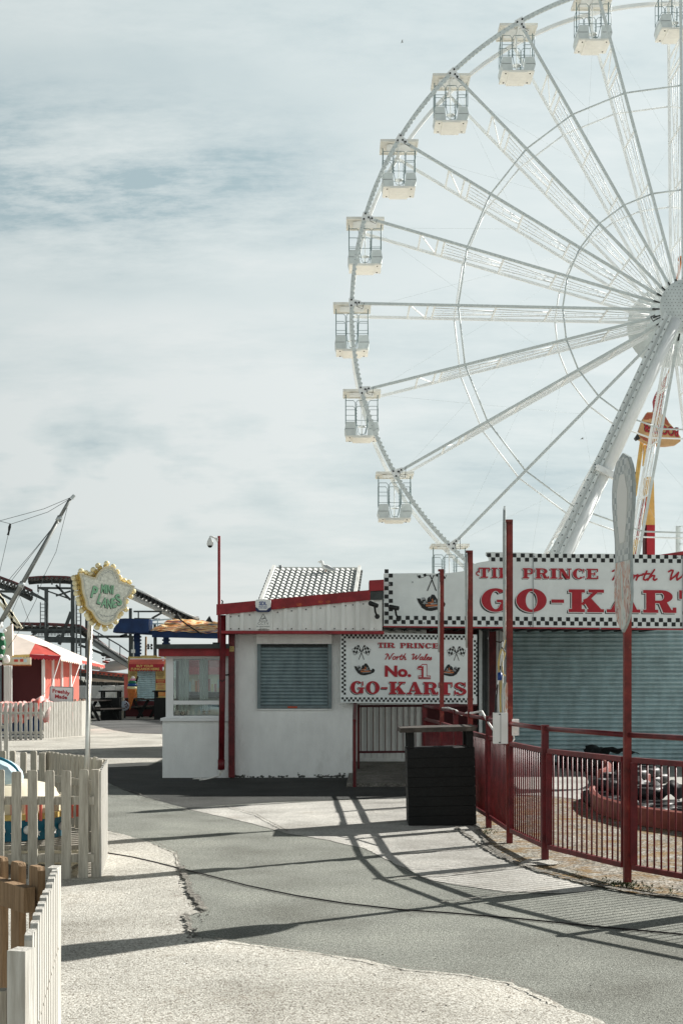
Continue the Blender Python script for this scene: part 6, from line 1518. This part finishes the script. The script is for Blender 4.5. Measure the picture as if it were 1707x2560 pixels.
# ------------------------------------------------------------------ the big wheel
YWH = 70.0; SEP = 2.6; HUB = P(1708,775,YWH); RW = 834*YWH/F; PH = radians(.75)
wh = thing('ferris_wheel', HUB, 'tall white ferris wheel of twin rims joined by latticed spokes', 'ferris wheel')
def WP(r, a, dy=0.0): return HUB+V((-r*cos(a), dy, r*sin(a)))       # angle 0 points left, positive up
NS = 24
AT = {0:1.2,1:16.3,2:31.1,3:45.8,4:60.4,5:74.9,6:89.5,-1:-14.07,-2:-29.6,-3:-45.5,-4:-61.3,-5:-79.6,-6:-97}
def ang(i):
    i = (i+12) % 24-12
    if i in AT: return radians(AT[i])
    return radians(89.5+(360-97-89.5)*((i-6) % 24)/12)
angs = [ang(i) for i in range(NS)]
for dy, nm in ((0,'rim'),(SEP,'rim')):
    m_ = MB(); n = 192; vs = []
    w = .17
    for i in range(n):
        a = 2*pi*i/n; vs += [WP(RW-w,a,dy-.09), WP(RW+.0,a,dy-.09), WP(RW+.0,a,dy+.09), WP(RW-w,a,dy+.09)]
    m_.add(vs, [(i*4+j, i*4+(j+1)%4, ((i+1)%n)*4+(j+1)%4, ((i+1)%n)*4+j) for i in range(n) for j in range(4)])
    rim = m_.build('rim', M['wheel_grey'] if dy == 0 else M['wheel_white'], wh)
    if dy == 0:
        m_ = MB(); nb2 = 24*18
        for i in range(nb2):
            a = 2*pi*(i+.5)/nb2; c = WP(RW-w-.02,a,-.07); m_.obox(c, V((sin(a),0,cos(a)))*.05, V((0,.05,0)), V((-cos(a),0,sin(a)))*.03)
        m_.build('rim_lights', M['lamp_grey'], rim)['kind'] = 'stuff'
        m_ = MB()
        for i in range(24*16):
            a = 2*pi*(i+.25)/(24*16); c = WP(RW-.06,a,-.092); m_.tube(c, c+V((0,-.012,0)), .022, 5)
        m_.build('rim_bolts', M['kart_gr'], rim)['kind'] = 'stuff'
R1, R2, R3 = RW*.675, RW*.362, 1.35
for rr_ in (R1, R2):
    for dy in (.0, SEP):
        m_ = MB(); nn_ = NS
        for i in range(NS): m_.tube(WP(rr_,angs[i],dy), WP(rr_,angs[(i+1)%NS],dy), .042, 7)
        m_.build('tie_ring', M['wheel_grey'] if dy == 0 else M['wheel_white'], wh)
for i, a in enumerate(angs):
    rad = V((-cos(a),0,sin(a))); tg = V((sin(a),0,cos(a)))
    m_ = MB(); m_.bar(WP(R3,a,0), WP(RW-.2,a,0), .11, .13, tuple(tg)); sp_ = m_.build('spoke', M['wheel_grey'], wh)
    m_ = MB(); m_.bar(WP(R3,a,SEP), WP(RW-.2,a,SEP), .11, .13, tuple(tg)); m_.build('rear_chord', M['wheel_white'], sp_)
    m_ = MB()
    # cross pieces between the two chords
    fr = [.855,.805,.79,.60,.44,.27]
    for f in (.82,.765,.745,.56,.395,.225): m_.bar(WP(RW*f,a,.05), WP(RW*f,a,SEP-.05), .075)
    m_.bar(WP(RW*.82,a,.1), WP(RW*.765,a,SEP-.1), .05)
    for (f0, f1) in ((.745,.56),(.56,.395),(.395,.225),(.225,.09)):
        m_.tube(WP(RW*f0,a,SEP*.22), WP(RW*f1,a,SEP*.36), .028, 5); m_.tube(WP(RW*f0,a,SEP*.78), WP(RW*f1,a,SEP*.64), .028, 5)
        m_.tube(WP(RW*f0,a,SEP*.42), WP(RW*f1,a,SEP*.42), .018, 5); m_.tube(WP(RW*f0,a,SEP*.60), WP(RW*f1,a,SEP*.60), .018, 5)
        for j in range(1, 6): f = f0+(f1-f0)*j/6; m_.bar(WP(RW*f,a,SEP*.42), WP(RW*f,a,SEP*.60), .02)
    m_.build('lattice', M['wheel_white'], sp_)
    m_ = MB()
    L = int((RW-1.8)/.25)
    for j in range(L): r = 1.6+j*.25; c = WP(r,a,-.06)+tg*.0; m_.obox(c, rad*.055, V((0,.02,0)), tg*.055)
    m_.build('light_strip', M['lamp_grey'], sp_)['kind'] = 'stuff'
    # gusset with bolts where spoke meets rim
    m_ = MB(); m_.prism([WP(RW+.05,a,-.1)+tg*.22, WP(RW-.55,a,-.1)+tg*.10, WP(RW-.55,a,-.1)-tg*.10, WP(RW+.05,a,-.1)-tg*.22], (0,-.03,0)); m_.build('gusset', M['wheel_white'], sp_)
    m_ = MB()
    for (dr, dt) in ((-.08,.14),(-.08,-.14),(-.45,0),(-.28,.0)): c = WP(RW+dr,a,-.131)+tg*dt; m_.tube(c, c+V((0,-.05,0)), .045, 7)
    m_.path([WP(RW-.35,a,-.15), WP(RW-.25,a,-.2)+V((.12,0,-.22)), WP(RW-.3,a,-.15)+V((.32,0,-.30)), WP(RW-.7,a,-.15)], .014, 5)
    m_.build('bolt', M['black'], sp_)
# thin cross stays
m_ = MB()
for i in range(NS):
    m_.tube(WP(RW*.97,angs[i],SEP*.5), WP(RW*.40,angs[(i+2)%NS],SEP*.9), .0045, 4); 
    if i % 2: m_.tube(WP(RW*.97,angs[i],SEP*.5), WP(RW*.40,angs[(i-2)%NS],SEP*.9), .0045, 4)
m_.build('stay_wires', M['wheel_grey'], wh)
# hub
m_ = MB(); c0 = P(1737,756,69.0); ax = V((0,1,0))
m_.lathe(HUB+V((0,-.85,0)), [(.001,0),(1.28,0),(1.33,.05),(1.33,.12),(.9,.2),(.55,.3),(.55,4.0),(1.0,4.1),(2.1,4.15),(2.1,4.22),(.001,4.3)], 40, (0,1,0)); hb = m_.build('hub', M['wheel_grey'], wh)
m_ = MB()
for iy in range(-10, 11):
    for ix in range(-10, 11):
        x_, z_ = ix*.17+(.085 if iy%2 else 0), iy*.155
        if math.hypot(x_, z_) < 1.22: c = HUB+V((x_,-.851,z_)); m_.tube(c, c+V((0,-.02,0)), .020, 5)
hl = m_.build('hub_lights', M['greytext'], hb); hl['kind'] = 'stuff'
for a in angs: MB().bar(WP(1.2,a,-.12), WP(1.55,a,-.12), .07, .06).build('spoke_clamp', M['black'], hb)
m_ = MB()
m_.path([WP(1.5,radians(-12),-.3), WP(1.75,radians(-14),-.4), WP(1.7,radians(-22),-.4), WP(1.3,radians(-20),-.4)], .03, 5)
m_.path([WP(1.1,radians(-40),-.5), WP(1.35,radians(-36),-.5), WP(1.3,radians(-30),-.5), WP(1.6,radians(-44),-.5), WP(1.75,radians(-40),-.5)], .03, 5)
m_.build('loose_cable', M['black'], hb)
# support frame
sf_ = thing('wheel_support', (HUB.x-4,YWH-2.5,0), 'thick white raking support legs of the ferris wheel', 'support frame')
Ya = YWH-1.6
def leg2(top, bot, Y0, Y1): return P(*top,Y0), P(*bot,Y1)
m_ = MB(); a, b = P(1690,800,Ya), P(1420,1382,Ya-2.0); d = (b-a); b2 = a+d*((a.z+.0)/(a.z-b.z)); dn = d.normalized()
nrm_ = V((dn.z,0,-dn.x)).normalized()
if nrm_.x < 0: nrm_ = -nrm_
m_.tube(a, a+d*.66, .29, 24, .29); m_.tube(a+d*.66, b2, .26, 24, .26); lg = m_.build('leg', M['wheel_white'], sf_)
m_ = MB(); c = a+d*.665; m_.obox(c-V((0,.3,0)), nrm_*.55, V((0,.24,0)), dn*.14); 
for s_ in (-1,1): m_.tube(c+nrm_*s_*.56-V((0,.60,0)), c+nrm_*s_*.56-V((0,.66,0)), .06, 10)
m_.tube(c+dn*-.0-V((0,.66,0)), c-V((0,.74,0)), .09, 10); m_.build('leg_flange', M['wheel_white'], lg)
m_ = MB(); off = -nrm_*.95
for o_x, w_ in ((-.36,.13),(-.64,.12)): m_.obox((a+a+d*1.6)/2+nrm_*o_x-V((0,.25,0)), nrm_*w_/2, V((0,.10,0)), dn*(d.length*.80))
m_.build('perforated_beam', M['wheel_grey'], lg)
m_ = MB()
for j in range(48): 
    for o_x in (-.36,-.64): c = a+d*(.03+j*.033)+nrm_*o_x-V((0,.351,0)); m_.tube(c, c-V((0,.02,0)), .035, 6)
m_.build('beam_bolts', M['greytext'], lg)
m_ = MB(); m_.obox((a+a+d*1.6)/2+nrm_*-.50-V((0,.05,0)), nrm_*.11, V((0,.04,0)), dn*(d.length*.80)); m_.build('beam_web', M['wheel_white'], lg)
m_ = MB(); a4 = HUB+V((.9,-1.2,-.6)); m_.tube(a4, V((HUB.x+7.2,Ya-2.4,0)), .5, 20); m_.build('leg', M['wheel_white'], sf_)
m_ = MB(); a5 = HUB+V((.9,SEP+1.4,-.6)); m_.tube(a5, V((HUB.x+7.2,YWH+5,0)), .45, 16); m_.build('leg', M['wheel_white'], sf_)
# gondolas
go = thing('gondola', (0,0,0), '', 'gondola', 'gondolas hanging round the ferris wheel')
def gondola(o):
    W_, D_, H_ = .84, .78, .72                      # half width, half depth, body height
    zf = -2.18
    m_ = MB(); m_.box((-.94,-.92,.10),(.94,.92,.16)); m_.box((-.94,-.92,.04),(.94,-.86,.10)); m_.box((-.94,.86,.04),(.94,.92,.10)); m_.box((-.94,-.86,.04),(-.88,.86,.10)); m_.box((.88,-.86,.04),(.94,.86,.10)); m_.build('canopy', M['beige'], o)
    m_ = MB(); m_.box((-.80,-.78,zf),(.80,.78,zf+.07)); m_.box((-.46,-.84,zf-.06),(.46,.84,zf-.0005)); fl = m_.build('floor', M['beige'], o)
    for x_ in (-.6,.6):
        for y_ in (-.55,.55): MB().tube(V((x_,y_,zf-.001)), V((x_,y_,zf-.03)), .035, 6).build('floor_bolt', M['black'], fl)
    for sg in (-1, 1):
        m_ = MB()
        for sy in (-1, 1):
            pr = [(.27,zf+.05),(.76,zf+.05),(.86,zf+.36),(.78,zf+.75),(.33,zf+.75)]
            m_.prism([V((sg*x_, sy*.76, z_)) for x_, z_ in pr], (0,-sy*.05,0))
        m_.prism([V((sg*.76,-.71,zf+.05)),V((sg*.86,-.71,zf+.36)),V((sg*.78,-.71,zf+.75)),V((sg*.73,-.71,zf+.75)),V((sg*.81,-.71,zf+.36)),V((sg*.71,-.71,zf+.05))], (0,1.42,0))
        m_.build('side_shell', M['wheel_grey'], o)
        for sy in (-1, 1): MB().box((sg*.36,sy*.766-.008,zf+.385),(sg*.82,sy*.766+.008,zf+.41)).build('trim_line', M['kart_gr'], o)
    m_ = MB(); r_ = .016
    for sy in (-.74,.74):
        zt_ = -.38
        for sg in (-1, 1):
            m_.path([V((sg*.80,sy,zf+.75)),V((sg*.80,sy,zt_-.03)),V((sg*.77,sy,zt_)),V((sg*.42,sy,zt_)),V((sg*.33,sy,zt_-.10)),V((sg*.31,sy,zf+.72))], r_, 6)
            m_.path([V((sg*.10,sy,zt_)),V((sg*.22,sy,zt_)),V((sg*.28,sy,zt_-.10)),V((sg*.28,sy,zf+.70)),V((sg*.17,sy,zf+.22)),V((sg*.12,sy,zf+.13)),V((0,sy,zf+.12))], r_, 6)
            m_.bar(V((sg*.80,sy,zf+.82)),V((sg*.31,sy,zf+.82)),.022); m_.bar(V((sg*.80,sy,zt_-.46)),V((sg*.34,sy,zt_-.46)),.022)
            for j in range(7): z_ = zt_-.2-j*.15; m_.bar(V((sg*.235,sy,z_)),V((sg*.30,sy,z_)),.02)
        m_.bar(V((-.28,sy,zf+.82)),V((.28,sy,zf+.82)),.022); m_.bar(V((-.12,sy,zt_)),V((.12,sy,zt_)),.03)
    for sx_ in (-.80,.80):
        m_.bar(V((sx_,-.74,zf+.82)),V((sx_,.74,zf+.82)),.022); m_.bar(V((sx_,-.74,-.38)),V((sx_,.74,-.38)),.022); m_.bar(V((sx_,0,zf+.75)),V((sx_,0,.05)),.05)
    m_.build('cage', M['cage'], o)
    m_ = MB(); m_.tube(V((0,0,.04)),V((0,0,zf+.07)),.028,8); m_.lathe(V((0,0,zf+.6)),[(.001,0),(.22,.01),(.22,.04),(.001,.05)],16); m_.tube(V((0,-SEP/2,0)),V((0,SEP/2,0)),.05,8); m_.build('centre_pole', M['wheel_white'], o)
    for sg in (-1, 1): m_ = MB(); m_.prism([V((sg*.05,-.5,.15)),V((sg*.05,-.5,.04)),V((sg*.6,-.5,.04))], (0,1.0,0)) ; m_.build('seat_bracket', M['wheel_white'], o)
M['cage'] = mat('cage_tube', (.25,.32,.33), .5)
gondola(go)
GL = {0:'gondola level with the wheel hub, at the far left of the rim', 1:'gondola just above hub height at the left of the wheel', 2:'gondola on the upper left of the rim, second above hub height',
      3:'gondola on the upper left of the rim, third above hub height', 4:'gondola high on the wheel, with canopy lost behind the rim', 5:'gondola near the top of the wheel, cut by the upper photo edge',
      6:'gondola at the upper right photo corner', -1:'gondola just below hub height on the left of the rim', -2:'lowest fully visible gondola, above the kart signs', -3:'gondola half hidden behind the top of the big kart sign'}
first = True
for kx in (-3,-2,-1,0,1,2,3,4,5,6):
    a = ang(kx); loc = WP(RW-.12, a, SEP*.5)
    if first: o = go; first = False
    else: o = dup(go, loc)
    o.location = loc; o['label'] = GL[kx]

# ------------------------------------------------------------------ red and yellow swing ride behind the wheel
YV = 82
rv = thing('swing_ride', (X(1625,YV),YV,0), 'red and yellow booster ride seen between the wheel legs', 'ride')
def rpx(mb, pts, Y=YV, d=.5): mb.prism([P(x,y,Y) for x,y in pts], (0,d,0))
def dots(parent, poly, step, mt, Y=YV, r=.03, ang=0.0, nm='bulbs'):
    xs = [p[0] for p in poly]; ys = [p[1] for p in poly]
    def inside(x, y):
        c = False; n = len(poly)
        for i in range(n):
            (xa_, ya_), (xb_, yb_) = poly[i], poly[(i+1)%n]
            if (ya_ > y) != (yb_ > y) and x < (xb_-xa_)*(y-ya_)/(yb_-ya_)+xa_: c = not c
        return c
    m_ = MB(); y = min(ys)+step/2; row_ = 0
    while y < max(ys):
        x = min(xs)+(step/2 if row_%2 else 0)
        while x < max(xs):
            if inside(x, y): c = P(x,y,Y-.001); m_.tube(c, c-V((0,.03,0)), r, 5)
            x += step
        y += step*.8; row_ += 1
    o = m_.build(nm, mt, parent); o['kind'] = 'stuff'; return o
arm1 = [(1671,929),(1661,965),(1652,1034),(1633,1032),(1637,1018),(1635,1000),(1640,985)]
m_ = MB(); rpx(m_, arm1); ar = m_.build('upper_arm', M['sign_red'], rv); dots(ar, arm1, 4.2, M['tent_white'])
m_ = MB(); rpx(m_, [(1671,929),(1677,912),(1674,932)], YV+.1, .2); m_.build('tip', M['yellow'], rv)
arm2 = [(1612,1112),(1628,1112),(1612,1160)]
m_ = MB(); rpx(m_, arm2); ar2 = m_.build('lower_arm', M['sign_red'], rv); dots(ar2, arm2, 4.2, M['tent_white'])
arm3 = [(1585,1330),(1617,1240),(1614,1270),(1592,1382)]
m_ = MB(); rpx(m_, [(1617,1236),(1614,1266),(1604,1300),(1592,1384),(1586,1384),(1600,1310),(1608,1262)]); m_.build('lower_arm', M['sign_red'], rv)
sgp = [(1595,1083),(1607,1048),(1618,1030),(1640,1030),(1662,1038),(1672,1056),(1690,1076),(1701,1092),(1701,1103),(1690,1111),(1668,1114),(1650,1114),(1620,1108),(1600,1098),(1596,1092)]
m_ = MB(); rpx(m_, sgp, YV-.8, .5); sg_ = m_.build('sign', mat('sign_tan',(.50,.30,.14),.5,var=.15,vscale=1.2), rv)
dots(sg_, [(1608,1046),(1618,1032),(1640,1032),(1645,1043),(1612,1050)], 3, M['sign_red'], YV-.8, .025); dots(sg_, [(1598,1092),(1604,1090),(1640,1108),(1640,1113),(1622,1108)], 3, M['sign_red'], YV-.8, .025); dots(sg_, [(1662,1040),(1672,1058),(1676,1066),(1662,1060)], 3, M['sign_red'], YV-.8, .025)
pl = Plane(P(1650,1078,YV-.84), (-1,0,.16), (-.0,0,-1)); k = YV/F
pl.n = V((0,-1,0))
m1, m2 = MB(), MB()
text(m1, pl, 'BOOSTER', -2*k, -14*k, 22*k, .02, 88*k, .02); text(m2, pl, 'BOOSTER', -1*k, -15*k, 22*k, .005, 90*k, .05)
m1.build('lettering', M['sign_red'], rv); m2.build('lettering_shadow', M['black'], rv)
m_ = MB(); rpx(m_, [(1616,1192),(1634,1192),(1637,1312),(1612,1312)], YV+1, .9); m_.build('column_top', M['yellow'], rv)
m_ = MB(); rpx(m_, [(1617,1312.5),(1637,1312.5),(1637,1395),(1617,1395)], YV+1, .9); m_.build('column_foot', M['sign_red'], rv)
m_ = MB(); rpx(m_, [(1612,1313),(1616.5,1313),(1616.5,1395),(1612,1395)], YV+1.1, .7); m_.box((X(1612,YV),YV+1.05,0),(X(1637,YV),YV+1.85,P(0,1395.5,YV).z)); m_.build('column_side', M['maroon'], rv)
m_ = MB()
for a, b in (((1602,1104),(1583,1240)),((1612,1112),(1608,1165)),((1583,1240),(1578,1300)),((1606,1108),(1588,1240))): m_.bar(P(*a,YV),P(*b,YV),.12)
for j in range(9): m_.bar(P(1603-2.0*j,1115+13*j,YV),P(1607-2.0*j,1122+13*j,YV),.06)
m_.build('yellow_lattice', M['yellow'], rv); MB().bar(P(1592,1350,YV-1),P(1578,1384,YV-1),.3,.3).build('yellow_strut', M['yellow'], rv)
m_ = MB(); rpx(m_, [(1574,1180),(1590,1180),(1588,1186),(1576,1191)], YV-1, .4); m_.build('motor_cover', M['black'], rv); m_ = MB(); rpx(m_, [(1587,1094),(1594,1084),(1600,1096),(1592,1100)], YV-1, .4); m_.build('motor_cover', M['black'], rv)
m_ = MB()
for pts in ([(1700,640),(1697,652)],[(1701,646),(1693,700)]): m_.bar(P(*pts[0],YV),P(*pts[1],YV),.14)
m_.build('top_mast', M['orange'], rv)
# white handrail of another platform at the right edge
pr_ = thing('platform_railing', (X(1700,75),75,0), 'thin pale platform railing at the right edge above the big sign', 'railing')
m_ = MB()
for a, b in (((1690,1316),(1760,1316)),((1690,1316),(1690,1386)),((1699,1316),(1699,1386)),((1694,1320),(1694,1386)),((1690,1360),(1760,1360)),((1690,1345),(1760,1345))): m_.bar(P(*a,75),P(*b,75),.05)
m_.bar(P(1694,1316,75),V((P(1694,1316,75).x,75,0)),.1); m_.build('rails', M['wheel_grey'], pr_)

for o_ in bpy.data.objects:
    if 'org' in o_: del o_['org']
